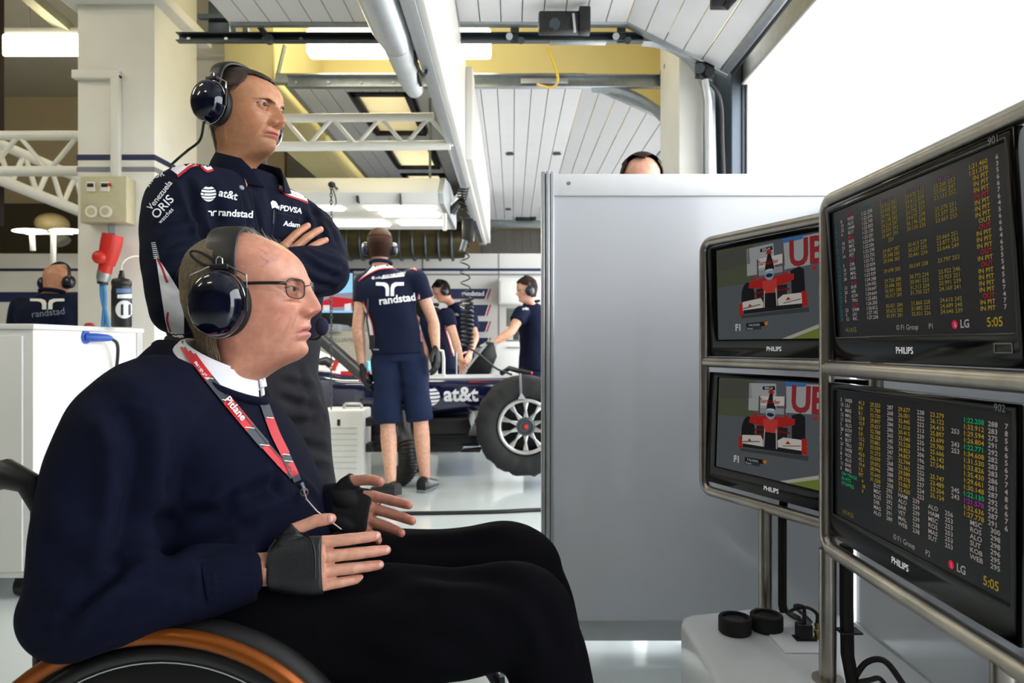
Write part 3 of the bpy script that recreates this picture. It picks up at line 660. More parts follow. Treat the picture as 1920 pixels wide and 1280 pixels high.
# ---- the racing picture on the two left monitors
def ell(cx, cy, rx, ry, n=20, a0=0, a1=360): return [(cx+rx*math.cos(math.radians(a0+(a1-a0)*i/n)), cy+ry*math.sin(math.radians(a0+(a1-a0)*i/n))) for i in range(n if a1-a0 == 360 else n+1)]
def race_picture(mo):
    def fu(u):
        k = (1343+1.075*u*194-960)/1280; sv = (k*1.936-.546)/(.404+.913*k); return min(max((sv-.0535)/.43, 0), 1) if u < .985 else 1
    q = lambda pts, c, lay, e=.62: [scr_poly(mo, [[(fu(a), b) for a, b in pp_]], em('pic_'+c.lstrip('#'), c, e), lay) for pp_ in pts]
    _uv = mo['uv']
    q([[(0,0),(1,0),(1,1),(0,1)]], '#55595c', 1)                                     # asphalt
    q([[(0,0),(.34,0),(.34,.40),(0,.42)]], '#4d5340', 2)                              # hillside
    q([[(.02,.03),(.30,.02),(.31,.2),(.03,.24)]], '#4a4a45', 3)
    q([[(.28,.04),(1,.0),(1,.28),(.28,.33)]], '#9d9f9f', 3); q([[(.60,.0),(.8,0),(.78,.04),(.6,.05)]], '#3a6a9c', 4)
    q([[(.52,.02),(.61,.02),(.62,.27),(.53,.30)]], '#54585f', 4)
    text('display_text', 'UBS', .088, _uv(fu(.655), .285, 5), mo['lx'], mo['ly'], em('pic_ub', '#a8323a', .42), mo['scr'], bold=.03, space=.95)
    q([[(.86,.33),(.9,.31),(.9,.35),(.86,.35)],[(.94,.31),(.98,.305),(.98,.34),(.94,.34)]], '#a8242c', 5)
    q([[(.58,1),(1,.76),(1,.81),(.68,1)]], '#a9a79a', 3); q([[(.66,1),(1,.80),(1,1)]], '#6c7a34', 4)   # kerb and verge
    R, D, Wt, K = '#a3221f', '#6d1517', '#c3bfb6', '#17181b'
    q([[(.22,.745),(.83,.70),(.83,.745),(.22,.775)]], '#3b3e41', 5)
    q([ell(.285,.56,.06,.165)], K, 6); q([[(.67,.33),(.745,.30),(.79,.33),(.80,.60),(.74,.66),(.68,.63)]], K, 6)   # tyres
    q([[(.37,.17),(.61,.15),(.61,.245),(.37,.265)]], Wt, 6); q([[(.37,.29),(.61,.27),(.62,.33),(.37,.345)]], '#8d8b88', 6)
    q([[(.37,.17),(.385,.17),(.385,.36),(.37,.36)],[(.60,.15),(.615,.15),(.615,.36),(.6,.36)]], '#494a4d', 7)
    text('display_text', 'Santander', .0165, _uv(fu(.385), .235, 8), mo['lx'], mo['ly'], em('pic_red', R, .55), mo['scr'], bold=.02)
    q([[(.455,.11),(.48,.08),(.505,.11),(.505,.13),(.455,.13)]], R, 8); q([[(.468,.13),(.495,.13),(.50,.22),(.525,.27),(.52,.30),(.44,.31),(.445,.25)]], K, 8)
    q([[(.30,.395),(.46,.36),(.52,.36),(.70,.36),(.70,.42),(.56,.47),(.44,.48),(.29,.46)]], R, 7)
    q([ell(.48,.34,.042,.058)], '#7f99b0', 9); q([ell(.48,.35,.032,.02)], '#20262e', 10); q([[(.44,.31),(.52,.305),(.51,.285),(.45,.29)]], '#b9b9bd', 10)
    q([[(.33,.36),(.365,.345),(.365,.38),(.33,.385)],[(.60,.34),(.635,.335),(.64,.365),(.60,.37)]], R, 9)
    q([[(.415,.40),(.545,.39),(.545,.47),(.53,.53),(.44,.53),(.42,.48)]], '#b83a34', 9)
    q([[(.36,.48),(.43,.47),(.43,.63),(.36,.60)],[(.55,.46),(.64,.46),(.63,.60),(.55,.62)]], '#2a1c1f', 8)
    q([[(.34,.52),(.43,.50),(.43,.515),(.34,.54)],[(.55,.50),(.66,.50),(.66,.515),(.55,.515)],[(.34,.57),(.43,.55),(.43,.56),(.34,.585)]], D, 9)
    q([[(.43,.53),(.54,.53),(.545,.69),(.425,.70)]], K, 9); q([[(.43,.50),(.437,.50),(.432,.70),(.424,.70)],[(.533,.49),(.54,.49),(.548,.69),(.54,.69)]], '#b9b7b1', 10)
    q([[(.22,.63),(.24,.60),(.40,.575),(.42,.62),(.42,.69),(.36,.70),(.22,.72)]], Wt, 10); q([[(.55,.60),(.60,.56),(.76,.555),(.80,.60),(.80,.67),(.56,.68)]], Wt, 10)
    q([[(.205,.62),(.235,.61),(.24,.745),(.205,.75)],[(.765,.54),(.81,.54),(.82,.69),(.77,.69)]], R, 11)
    q([[(.24,.69),(.55,.685),(.56,.665),(.77,.66),(.77,.70),(.24,.73)]], '#1d1e20', 11)
    q([[(.285,.655),(.30,.625),(.32,.65)],[(.62,.62),(.645,.585),(.67,.615)]], R, 12); q([[(.24,.665),(.39,.635),(.40,.645),(.24,.68)],[(.60,.64),(.76,.61),(.76,.62),(.6,.65)]], '#6a6763', 12)
    q([[(.405,.065),(.51,.055),(.515,.095),(.40,.10)]], '#101113', 9); text('display_text', 'REPLAY', .0085, _uv(fu(.42), .092, 10), mo['lx'], mo['ly'], em('pic_white', '#c9c9c9', .6), mo['scr'], bold=.01)
    text('display_text', 'F1', .024, _uv(fu(.165), .905, 10), mo['lx'], mo['ly'], em('pic_white', '#c9c9c9', .6), mo['scr'], bold=.04)
    q([[(.265,.83),(.44,.82),(.44,.865),(.265,.875)]], '#151618', 9); q([[(.265,.875),(.40,.868),(.40,.90),(.265,.905)]], '#33363a', 9)
    text('display_text', 'F.ALONSO', .0085, _uv(fu(.285), .862, 11), mo['lx'], mo['ly'], em('pic_white', '#c9c9c9', .6), mo['scr']); text('display_text', 'Ferrari', .007, _uv(fu(.275), .897, 11), mo['lx'], mo['ly'], em('pic_white', '#c9c9c9', .6), mo['scr'])
    q([[(.425,.825),(.46,.82),(.462,.84),(.445,.868),(.428,.85)]], '#b5742a', 11)
race_picture(UL); race_picture(LL)
# neighbouring monitor at the right edge (back of a vented grey case)
nm = thing('monitor', 'grey vented monitor case at the right edge behind the stand', 'monitor', (.87, .9, .75))
obj('case', MB().box((.85, .70, .62), (.93, 1.14, .90)), mat('grey_case', '#7f868d', .5), nm, bevel=.01)
v_ = MB()
for k in range(16): v_.box((.846, .73, .66+k*.0125), (.85, 1.10, .666+k*.0125))
obj('vent_slat', v_, M_galvd, nm, smooth=False)['kind'] = 'stuff'
obj('neck', MB().box((.86, .86, TZ), (.90, .96, .62)), M_case, nm, bevel=.006)
# ================================================================== SMALL THINGS ON THE PLINTH
def puck(px, py, Y, label):
    c = P(px, py, Y); c.z = TZ; t = thing('rubber_cap', label, 'cap', c, 'black caps on the plinth')
    obj('rim', MB().lathe([(.0,.002),(.036,.002),(.038,.004),(.038,.034),(.036,.037),(.029,.037),(.0285,.029),(0,.0285)], c, seg=36, caps=False), M_blackm, t)
    obj('inset', MB().lathe([(0,.0285),(.0285,.0285),(.028,.031),(.02,.031),(0,.0305)], c, seg=30, caps=False), M_black, t); return t
puck(1378, 1190, 1.615, 'left black round cap on the plinth'); puck(1437, 1186, 1.63, 'right black round cap on the plinth, next to the plug')
pg = thing('power_plug', 'black power plug standing in the socket plate beside the round caps', 'plug', P(1507, 1200, 1.58))
b0 = P(1507, 1200, 1.57); b0.z = TZ+.004
obj('body', MB().box(b0+Vector((-.017,-.014,0)), b0+Vector((.017,.014,.036))), M_black, pg, bevel=.005)
obj('strain_relief', MB().cyl(b0+Vector((0,0,.036)), b0+Vector((.002,0,.058)), .006, 10, .004), M_black, pg)
obj('flange', MB().box(b0+Vector((-.022,-.016,0)), b0+Vector((.024,.016,.003))), M_black, pg, bevel=.001)
cn = thing('coax_connector', 'small brass coaxial connector beside the black plug', 'connector', b0+Vector((.031,.0,0)))
c0 = b0+Vector((.031,0,0)); M_brass = mat('brass', '#9c8a55', .3, .9)
obj('body', MB().lathe([(0,0),(.0085,0),(.0085,.003),(.006,.004),(.006,.012),(.008,.013),(.008,.02),(.005,.022),(.005,.028),(.0065,.029),(.0065,.036),(.003,.037)], c0, seg=16), M_brass, cn)
post_x = oL + dL*.232
kc = thing('cable_bundle', 'flat black cable bundle hanging behind the left stand post with two leads to the plug', 'cable', post_x)
def flatcable(name, pts, w, th, m, parent): return obj(name, MB().tube([Vector(p) for p in spline(pts, 6)], w, 8, flat=th), m, parent)
q0 = post_x + Vector((.035, -.02, 0))
obj('sleeve', MB().tube([q0+Vector((.022,0,.70)), q0+Vector((.006,0,.66)), q0+Vector((0,0,.6)), q0+Vector((0,0,TZ+.03)), q0+Vector((.004,-.0,TZ+.015))], .011, 8), M_blackm, kc)
cable('lead', [q0+Vector((0,0,TZ+.02)), q0+Vector((.02,-.02,TZ+.007)), q0+Vector((.045,-.06,TZ+.012)), b0+Vector((-.012,.02,.065)), b0+Vector((.0,0.003,.072)), b0+Vector((.002,0,.056))], .0042, M_black, kc)
cable('lead', [q0+Vector((.002,0,TZ+.022)), q0+Vector((.03,-.03,TZ+.012)), b0+Vector((-.02,.03,.05)), b0+Vector((.008,.01,.068)), c0+Vector((-.002,0,.058)), c0+Vector((0,0,.036))], .0038, M_black, kc)
kr = thing('cable_bundle', 'wide flat black cable bundle behind the near post of the right stand', 'cable', (.66, 1.37, TZ))
q1 = Vector((.672, 1.372, 0))
obj('sleeve', MB().tube([q1+Vector((.0,0,.62)), q1+Vector((.0,0,.5)), q1+Vector((.002,0,.40)), q1+Vector((.008,-.01,TZ+.004))], .0135, 8), M_blackm, kr)
obj('cable_tie', MB().box(q1+Vector((-.016,-.015,.445)), q1+Vector((.026,.015,.449))), M_black, kr)
cable('lead', [q1+Vector((.008,-.01,TZ+.01)), q1+Vector((.03,-.02,TZ+.05)), q1+Vector((.055,-.04,TZ+.062)), q1+Vector((.075,-.07,TZ+.03)), q1+Vector((.08,-.12,TZ+.005))], .006, M_black, kr)
cable('lead', [q1+Vector((.01,-.012,TZ+.006)), q1+Vector((.03,-.03,TZ+.02)), q1+Vector((.045,-.04,TZ+.028)), q1+Vector((.055,-.05,TZ+.012)), q1+Vector((.057,-.055,TZ+.004))], .005, M_black, kr)
# ================================================================== PEOPLE: generators
def gs(x, c, s): return np.exp(-((x-c)/s)**2)
def cub(xs, ys, x):
    """smooth monotone-ish interpolation"""
    xs = np.array(xs, float); ys = np.array(ys, float); h = np.diff(xs); d = np.diff(ys)/h
    m = np.zeros(len(xs)); m[0] = d[0]; m[-1] = d[-1]
    for i in range(1, len(xs)-1): m[i] = 0 if d[i-1]*d[i] <= 0 else 2*d[i-1]*d[i]/(d[i-1]+d[i])
    x = np.clip(x, xs[0], xs[-1]); i = np.clip(np.searchsorted(xs, x)-1, 0, len(xs)-2); t = (x-xs[i])/h[i]
    return ys[i]*(1+2*t)*(1-t)**2 + m[i]*h[i]*t*(1-t)**2 + ys[i+1]*t*t*(3-2*t) + m[i+1]*h[i]*t*t*(t-1)
HEADS = dict(
  base=dict(
    front=[(-75,8),(-50,14),(-32,26),(-20,42),(-10,60),(-3,76),(4,86),(12,91),(20,92),(28,89),(33,87.5),(39,91),(44,92),(48,90),(53,93),(58,93),(64,90),(72,91),(84,93),(96,93),(104,93),(112,96),(120,98),(130,97.5),(150,95),(168,88),(186,74),(202,54),(215,30),(225,3),(230,-20)],
    back=[(-75,-82),(-40,-74),(0,-70),(40,-74),(70,-84),(100,-95),(130,-101),(155,-99),(180,-86),(200,-67),(215,-47),(226,-30),(230,-20)],
    width=[(-75,66),(-45,60),(-25,58),(-8,57),(4,57),(16,59),(34,63),(55,67),(80,71),(100,73),(125,76),(150,77),(172,73),(192,62),(208,47),(220,30),(227,16),(230,1)],
    nose=[(60,0),(63,7),(66,15),(70,22),(74,25),(78,24.5),(86,19),(96,12),(103,7),(110,3),(118,0)],
    nf=[(-75,2.0),(-20,1.7),(0,1.45),(20,1.55),(45,1.75),(70,1.95),(95,2.05),(120,2.15),(160,2.15),(200,2.0),(230,2)],
    mid=[(-75,-35),(-20,-20),(0,-8),(30,-6),(70,-4),(110,-6),(150,-8),(190,-14),(230,-20)],
  ))
def sgnpow(x, p): return np.sign(x)*np.abs(x)**p
def head_mesh(spec, nz=230, na=240, s=1.0, zlow=-75):
    """head and neck as one skin, millimetre profile: x right, y forward, z up, chin at z=0; returns verts(m), faces, fields"""
    S = dict(HEADS['base']); S.update(spec.get('prof', {}))
    zz = zlow + (230-zlow)*(1-np.cos(np.linspace(0, 1, nz)*math.pi*.5+0))[::1] if False else None
    t = np.linspace(0, 1, nz); zz = zlow + (229.9-zlow)*(t + .035*np.sin(2*math.pi*t)*0)
    # denser rows around the face, and towards the crown
    dens = 1 + 1.6*np.exp(-((t-(60-zlow)/(230-zlow))/.16)**2) + 3*np.exp(-((t-1)/.03)**2)
    c = np.cumsum(dens); c = (c-c[0])/(c[-1]-c[0]); zz = np.interp(np.linspace(0, 1, nz), c, t)*(229.95-zlow)+zlow
    a = np.linspace(-math.pi, math.pi, na, endpoint=False); a = a - .42*np.sin(a)*1.0     # a=0 is the front; denser there
    Z, A = np.meshgrid(zz, a, indexing='ij')
    f = cub(*zip(*S['front']), zz)[:,None]; b = cub(*zip(*S['back']), zz)[:,None]; w = cub(*zip(*S['width']), zz)[:,None]
    m = cub(*zip(*S['mid']), zz)[:,None]; n = cub(*zip(*S['nf']), zz)[:,None]
    # relief of the midline (lips, chin, brow) stays near the midline
    dz_ = np.linspace(zlow, 229.95, 600); fu_ = cub(*zip(*S['front']), dz_); kk = np.exp(-(np.arange(-60,61)*(dz_[1]-dz_[0])/13.)**2); kk /= kk.sum()
    fs_ = np.convolve(np.pad(fu_, 60, mode='edge'), kk, 'valid'); wz = np.clip((150-zz)/30, 0, 1)*np.clip((zz+25)/20, 0, 1)
    fb = np.interp(zz, dz_, fs_)*wz + f[:,0]*(1-wz); relief = (f[:,0]-fb)[:,None]; f = fb[:,None]
    m = np.minimum(np.maximum(m, b+1), f-1)
    ca, sa = np.cos(A), np.sin(A)
    nn = np.where(ca > 0, n, 2.05)
    X = w*sgnpow(sa, 2/nn); Y = m + np.where(ca > 0, (f-m), (m-b))*sgnpow(ca, 2/nn)
    ff = np.clip(ca, 0, 1); front = ff**.5
    ax = np.abs(X)
    dY = relief*np.exp(-(ax/25)**2.4)*(ca > 0); dX = np.zeros_like(X); dZ = np.zeros_like(X)
    k = spec
    # forehead and brows
    dY += k.get('brow', 3.5)*gs(ax, 27, 17)*gs(Z, 117+k.get('browz', 0), 7)*front
    dY += -k.get('socket', 9)*gs(ax, 31, 15)*gs(Z, 103, 9)*front
    dY += -3*gs(ax, 17, 7)*gs(Z, 101, 9)*front
    # cheekbones, hollow cheeks, jaw angle
    ck = k.get('cheek', 3.5)*gs(ax, 52, 16)*gs(Z, 80, 13)*front; dY += ck; dX += np.sign(X)*ck*.6
    dX += -np.sign(X)*k.get('hollow', 2.5)*gs(ax, 58, 18)*gs(Z, 42, 18)*np.clip(front, 0, 1)
    dY += k.get('bag', 1.2)*gs(ax, 31, 13)*gs(Z, 89, 3.2)*front - k.get('bag', 1.2)*.8*gs(ax, 30, 13)*gs(Z, 84, 2.2)*front
    # nose: bridge, tip, wings, nostrils
    nh = cub(*zip(*S['nose']), Z)*(Z > 60)*(Z < 118)
    sw = np.interp(Z, [60, 68, 74, 79, 86, 96, 110], [12, 13, 13.5, 12.5, 10.5, 8.5, 11])
    dY += nh*np.exp(-(ax/sw)**2.2)*(ff > 0)
    wing = gs(ax, 14.5, 4.6)*gs(Z, 69, 6.0)*front; dY += 9.5*wing; dX += np.sign(X)*2.2*gs(ax, 15, 5)*gs(Z, 69, 6)*front
    dY += -3.0*gs(ax, 21, 3)*gs(Z, 70, 7)*front
    dY += -7*gs(ax, 7.0, 3.4)*gs(Z, 62.5, 2.2)*front
    # nasolabial fold
    line = np.interp(Z, [36, 50, 72], [33, 30, 20]); fold = gs(ax, line, 3.2)*np.clip((Z-34)/8, 0, 1)*np.clip((76-Z)/8, 0, 1)*front
    dY += -k.get('fold', 1.8)*fold; dY += k.get('fold', 1.8)*.8*gs(ax, line+6, 5)*np.clip((Z-36)/10, 0, 1)*np.clip((78-Z)/10, 0, 1)*front
    # mouth
    mw = k.get('mouthw', 25.); lipx = np.clip(1-(ax/mw)**2, 0, 1)
    zm = 48 + k.get('smile', -1.0)*(ax/mw)**2
    dY += 2.6*gs(Z, zm+4.6, 3.0)*np.sqrt(lipx)*front + 3.0*gs(Z, zm-5.0, 3.6)*np.sqrt(lipx)*front
    dY += -4.6*gs(Z, zm, 1.35)*np.clip(1-(ax/(mw+1.5))**6, 0, 1)*front
    dY += -2.0*gs(ax, mw+2, 3.0)*gs(Z, zm, 3.0)*front
    dY += -1.2*gs(ax, 0, 2.2)*gs(Z, 58, 4)*front + .5*gs(ax, 4, 1.8)*gs(Z, 58, 4)*front
    dY += -2.2*gs(ax, 0, 16)*gs(Z, 33.5, 4)*front + k.get('chin', 1.5)*gs(ax, 0, 13)*gs(Z, 17, 9)*front
    # forehead creases
    for zc in k.get('lines', ()): dY += -.5*gs(Z + 1.2*np.sin(X*.09+zc), zc, 1.1)*gs(ax, 0, 38)*front
    for xc in k.get('frown', ()): dY += -.9*gs(X, xc, 1.4)*gs(Z, 112, 8)*front
    # crow's feet / cheek creases
    for (x0, z0, x1, z1, dp) in k.get('creases', ()):
        tt = np.clip(((ax-x0)*(x1-x0)+(Z-z0)*(z1-z0))/((x1-x0)**2+(z1-z0)**2), 0, 1)
        d = np.hypot(ax-(x0+tt*(x1-x0)), Z-(z0+tt*(z1-z0))); dY += -dp*np.exp(-(d/1.5)**2)*front
    # throat: larynx and loose skin
    dY += k.get('larynx', 3)*gs(ax, 0, 10)*gs(Z, -38, 10)*(ca > 0)
    X2, Y2, Z2 = X+dX, Y+dY, Z+dZ
    # eyes: push skin behind the eyeball inside the lid opening, wrap it round the ball outside
    EX, EZ, ER = 30.5, 104.0, 12.3; eyey = k.get('eyey', 73.0)
    op = k.get('open', 1.0); u = (ax-EX)/14.0; tilt = (ax-EX)*.06
    up = EZ + tilt + 4.6*op*np.clip(1-np.abs(u+.12)**2.1, 0, None)**.75 ; lo = EZ + tilt - 4.2*op*np.clip(1-np.abs(u-.08)**2.2, 0, None)**.8
    inside = (np.abs(u) < 1) & (Z2 < up) & (Z2 > lo) & (ca > .1)
    dist_in = np.minimum(up-Z2, Z2-lo)
    r2 = (ax-EX)**2 + (Z2-EZ)**2
    ball = eyey + np.sqrt(np.clip((ER+1.5)**2 - r2, 0, None))
    near = (r2 < (ER+1.2)**2) & (ca > .1)
    wlid = np.clip(1.25-np.sqrt(r2)/(ER+1.2), 0, 1)**.5
    Y2 = np.where(near & ~inside, np.maximum(Y2*(1-wlid)+ball*wlid, np.minimum(ball, Y2+20)), Y2)
    # upper lid crease
    cre = gs(Z2, up+3.4, 1.2)*np.clip(1-u*u, 0, 1)*(ca > .1); Y2 += -1.4*cre
    Y2 = np.where(inside, np.minimum(Y2, eyey + np.sqrt(np.clip((ER-1.5)**2-r2, 0, None)) - np.clip(dist_in, 0, 2)*1.5), Y2)
    V = np.stack([X2, Y2, Z2], -1).reshape(-1, 3)*.001*s
    idx = np.arange(nz*na).reshape(nz, na); q = []
    i0, i1 = idx[:-1], idx[1:]; q = np.stack([i0, np.roll(i0, -1, 1), np.roll(i1, -1, 1), i1], -1).reshape(-1, 4)
    F = dict(X=X.ravel(), Z=Z.ravel(), ax=ax.ravel(), ca=ca.ravel(), A=A.ravel(), zm=zm.ravel(), inside=inside.ravel(), up=up.ravel(), lo=lo.ravel(), u=u.ravel(), Y=Y2.ravel(), mw=mw, nz=nz, na=na, front=front.ravel())
    return V, q, F
def head_colour(F, spec):
    sk = np.array(lin(spec.get('skin', '#d9a68a'))[:3]); C = np.tile(sk, (len(F['X']), 1)); ax, Z, ca = F['ax'], F['Z'], F['ca']; fr = F['front']
    def mixc(w, col): 
        nonlocal C; c = np.array(lin(col)[:3]); w = np.clip(w, 0, 1)[:, None]; C = C*(1-w)+c*w
    mixc(.45*gs(ax, 46, 20)*gs(Z, 68, 18)*fr*spec.get('ruddy', 1), '#c9705f')
    mixc(.55*gs(ax, 0, 15)*gs(Z, 72, 9)*fr*spec.get('ruddy', 1), '#c76a5a')
    mixc(.22*gs(Z, 150, 40)*fr, '#dba287')
    mixc(.35*gs(ax, 31, 17)*gs(Z, 96, 10)*fr, '#b07a68')
    if spec.get('stubble'): mixc(spec['stubble']*(np.clip((60-Z)/14, 0, 1)*np.clip((Z+16)/14, 0, 1)*np.clip(1.1-np.abs(ax-20)/60, 0, 1)*fr + gs(ax, 0, 24)*gs(Z, 59, 5)*fr*.8), '#6b5149')
    # lips
    lip = np.clip(1-(ax/F['mw'])**2, 0, 1); upl = np.clip(1-np.abs(Z-(F['zm']+3.4))/(4.2*np.sqrt(lip)+.01), 0, 1); lol = np.clip(1-np.abs(Z-(F['zm']-4.4))/(5.6*np.sqrt(lip)+.01), 0, 1)
    mixc(spec.get('lipw', .75)*np.clip(np.maximum(upl, lol)*3, 0, 1)*(lip > 0)*fr, spec.get('lip', '#b9675f'))
    mixc(.7*gs(Z, F['zm'], .9)*(ax < F['mw'])*fr, '#5d2a28')
    # brows
    bz = 117 + spec.get('browz', 0) + np.interp(ax, [10, 26, 40, 52], [-2, 2.0, 2.6, -2]); bw = np.interp(ax, [8, 14, 34, 54], [0, 3.6, 3.0, .6])
    br = np.clip(1.3-np.abs(Z-bz)/(bw+.01), 0, 1)*(ax > 9)*(ax < 53)*fr
    mixc(spec.get('browa', .8)*br*(.75+.25*np.sin(ax*2.1+Z*1.3)), spec.get('browc', '#3a2a20'))
    # lash lines
    lash = (gs(Z, F['up'], 1.0) + .5*gs(Z, F['lo'], .8))*(np.abs(F['u']) < 1.0)*(ca > .1); mixc(.75*lash, '#3a241e')
    mixc(.8*F['inside'].astype(float), '#c08078')
    mixc(.6*gs(ax, 7.0, 2.6)*gs(Z, 62.0, 2.0)*fr, '#4a221e')
    for (x, z, r, w, c) in spec.get('spots', ()): mixc(w*np.exp(-(((F['X']-x)/r)**2+((Z-z)/r)**2)), c)
    for fn in spec.get('paint', ()): mixc(*fn(F))
    return C
def head_frame(o, fwd, up):
    f = Vector(fwd).normalized(); u = Vector(up); r = f.cross(u).normalized(); u = r.cross(f)
    M = Matrix((r, f, u)).transposed().to_4x4(); M.translation = Vector(o); return M
def xf(V, M): 
    R = np.array(M.to_3x3()); return V@R.T + np.array(M.translation)
def mesh_from(name, V, Q, caps=None):
    me = bpy.data.meshes.new(name); faces = [tuple(int(i) for i in q) for q in Q]
    if caps: faces += [tuple(int(i) for i in c) for c in caps]
    me.from_pydata([tuple(v) for v in V], [], faces); me.update(); return me
M_eye = mat('eye_white', '#b9a498', .3, var=0, spec=.3); M_iris = mat('iris', '#20150f', .35, var=.2, scale=900, spec=.2); M_iris_b = mat('iris_grey', '#35414a', .35, var=.2, scale=900, spec=.2); M_pupil = mat('pupil', '#030303', .3, var=0, spec=.2)
def make_eyes(M, spec, parent, s=1.0):
    eyey = spec.get('eyey', 73.0)
    for sgn in (1, -1):
        c = M @ Vector((sgn*.0305*s, eyey*.001*s, .104*s)); R3 = M.to_3x3().to_4x4()
        e = obj('eye', MB().ball(c, .0122*s, R3, 28, 18), M_eye, parent)
        yaw, pit = spec.get('gaze', (0, 0)); d = M.to_3x3() @ Vector((math.sin(yaw)*math.cos(pit), math.cos(yaw)*math.cos(pit), math.sin(pit)))
        obj('iris', MB().lathe([(.0, .0126), (.003, .01255), (.0058, .0113), (.0060, .0108), (0, .0106)], c, d, 24, caps=False) if s == 1.0 else MB().lathe([(0,.0126*s),(.003*s,.01255*s),(.0058*s,.0113*s),(.006*s,.0108*s),(0,.0106*s)], c, d, 16, caps=False), spec.get('irism', M_iris), e)
        obj('pupil', MB().lathe([(0, .0129*s), (.0024*s, .01275*s), (.0025*s, .0122*s)], c, d, 16, caps=False), M_pupil, e)
def join_meshes(name, meshes):
    bm = bmesh.new(); bm.loops.layers.float_color
    V, Q, C = [], [], []; off = 0
    for me, col in meshes:
        v = verts_np(me); V.append(v); C.append(col if not isinstance(col, str) else np.tile(np.array(lin(col)[:3]), (len(v), 1)))
        for p in me.polygons: Q.append([i+off for i in p.vertices])
        off += len(v)
    out = bpy.data.meshes.new(name); out.from_pydata([tuple(x) for x in np.vstack(V)], [], Q); out.update(); set_col(out, np.vstack(C)); return out
# ---------------------------------------------------------------- hands
def hand_solid(mb, M, spread=(.06, .0, -.05, -.12), curl=((.12,.15,.1),)*4, thumb=((.35, -.35, .0),), s=1.0, side=1, lengths=(1, 1, 1, 1), thumb_dir=None):
    """M: wrist frame; local +y to the fingertips, +x to the thumb (times side), +z the back of the hand; sizes for an adult man"""
    T = lambda v: M @ (Vector((v[0]*side, v[1], v[2]))*s)
    # palm: flattened loft wrist -> knuckles
    sec = [(-.035, 0, .024, .019), (0, 0, .027, .0185), (.025, .001, .036, .0165), (.055, .0, .042, .0155), (.080, -.001, .043, .0135), (.094, -.002, .040, .010)]
    rg = []
    for y, x, w, h in sec:
        rg.append([T((x+w*sgnpow(math.cos(t), .8), y - (.006*abs(math.cos(t)) if y > .07 else 0), h*sgnpow(math.sin(t), .85))) for t in np.linspace(0, 2*math.pi, 20, endpoint=False)])
    mb.rings(rg)
    mb.ball(T((.022, .028, -.010)), 1, (M.to_3x3().to_4x4() @ Matrix.Diagonal((.017*s, .030*s, .015*s, 1))), 16, 10)     # thenar
    mb.ball(T((-.024, .03, -.009)), 1, (M.to_3x3().to_4x4() @ Matrix.Diagonal((.014*s, .033*s, .013*s, 1))), 16, 10)   # hypothenar
    base = [(.0342, .088), (.0115, .095), (-.0115, .091), (-.0335, .081)]
    L = [(.040, .026, .021), (.045, .029, .022), (.041, .027, .022), (.032, .020, .019)]
    R = [(.0102, .0096, .0090, .0076), (.0104, .0098, .0091, .0077), (.0100, .0094, .0087, .0074), (.0093, .0086, .0079, .0066)]
    tips = []
    for i in range(4):
        p = Vector((base[i][0], base[i][1], -.002)); az = spread[i]; cu = curl[i % len(curl)]; pts = [p - Vector((math.sin(az)*.02, .022, .002)), p]; ang = 0
        rad = [R[i][0]*1.0, R[i][0]*1.06]
        for k in range(3):
            ang += cu[k]; d = Vector((math.sin(az)*math.cos(ang), math.cos(az)*math.cos(ang), -math.sin(ang))); ln = L[i][k]*lengths[i]
            pts.append(pts[-1] + d*ln*.5); rad.append(R[i][k]*.97 if k else R[i][k]*.96)
            pts.append(pts[-1] + d*ln*.5); rad.append(R[i][k+1]*1.04)
        pts.append(pts[-1] + d*.004); rad.append(R[i][3]*.75); pts.append(pts[-1]+d*.002); rad.append(R[i][3]*.3)
        mb.tube([T(q) for q in pts], [r*s for r in rad], 12, up=M.to_3x3() @ Vector((0,0,1)), flat=.92); tips.append((T(pts[-3]), M.to_3x3() @ Vector((d.x*side, d.y, d.z)), R[i][3]*s, ang))
    # thumb: from the side of the palm near its base
    td = [Vector(v).normalized() for v in (thumb_dir or ((.75, .62, -.22), (.55, .82, -.1), (.42, .9, .05)))]
    p = Vector((.022, .018, -.006)); pts = [p, p+td[0]*.026, p+td[0]*.044]; pts += [pts[-1]+td[1]*.017, pts[-1]+td[1]*.034]; e = pts[-1]; pts += [e+td[2]*.014, e+td[2]*.026, e+td[2]*.031, e+td[2]*.033]
    rad = [.013, .0130, .0118, .0105, .0108, .0104, .0088, .006, .002]
    mb.tube([T(q) for q in pts], [r*s for r in rad], 12, up=M.to_3x3() @ Vector((0,0,1)), flat=.9)
    tips.append((T(pts[-3]), M.to_3x3() @ Vector((td[2].x*side, td[2].y, td[2].z)), .0095*s, 0))
    return tips
def nail_obj(tips, M, m, parent, back, s=1.0):
    for (p, d, r, ang) in tips:
        d = d.normalized(); u = Vector(back); u = (u - d*u.dot(d)).normalized(); w = d.cross(u)
        Mx = Matrix((w, d, u)).transposed().to_4x4(); Mx.translation = p + u*r*.62 - d*.002
        obj('nail', MB().ball((0,0,0), 1, Mx @ Matrix.Diagonal((r*.72, .0062*s, r*.42, 1)), 14, 8), m, parent)
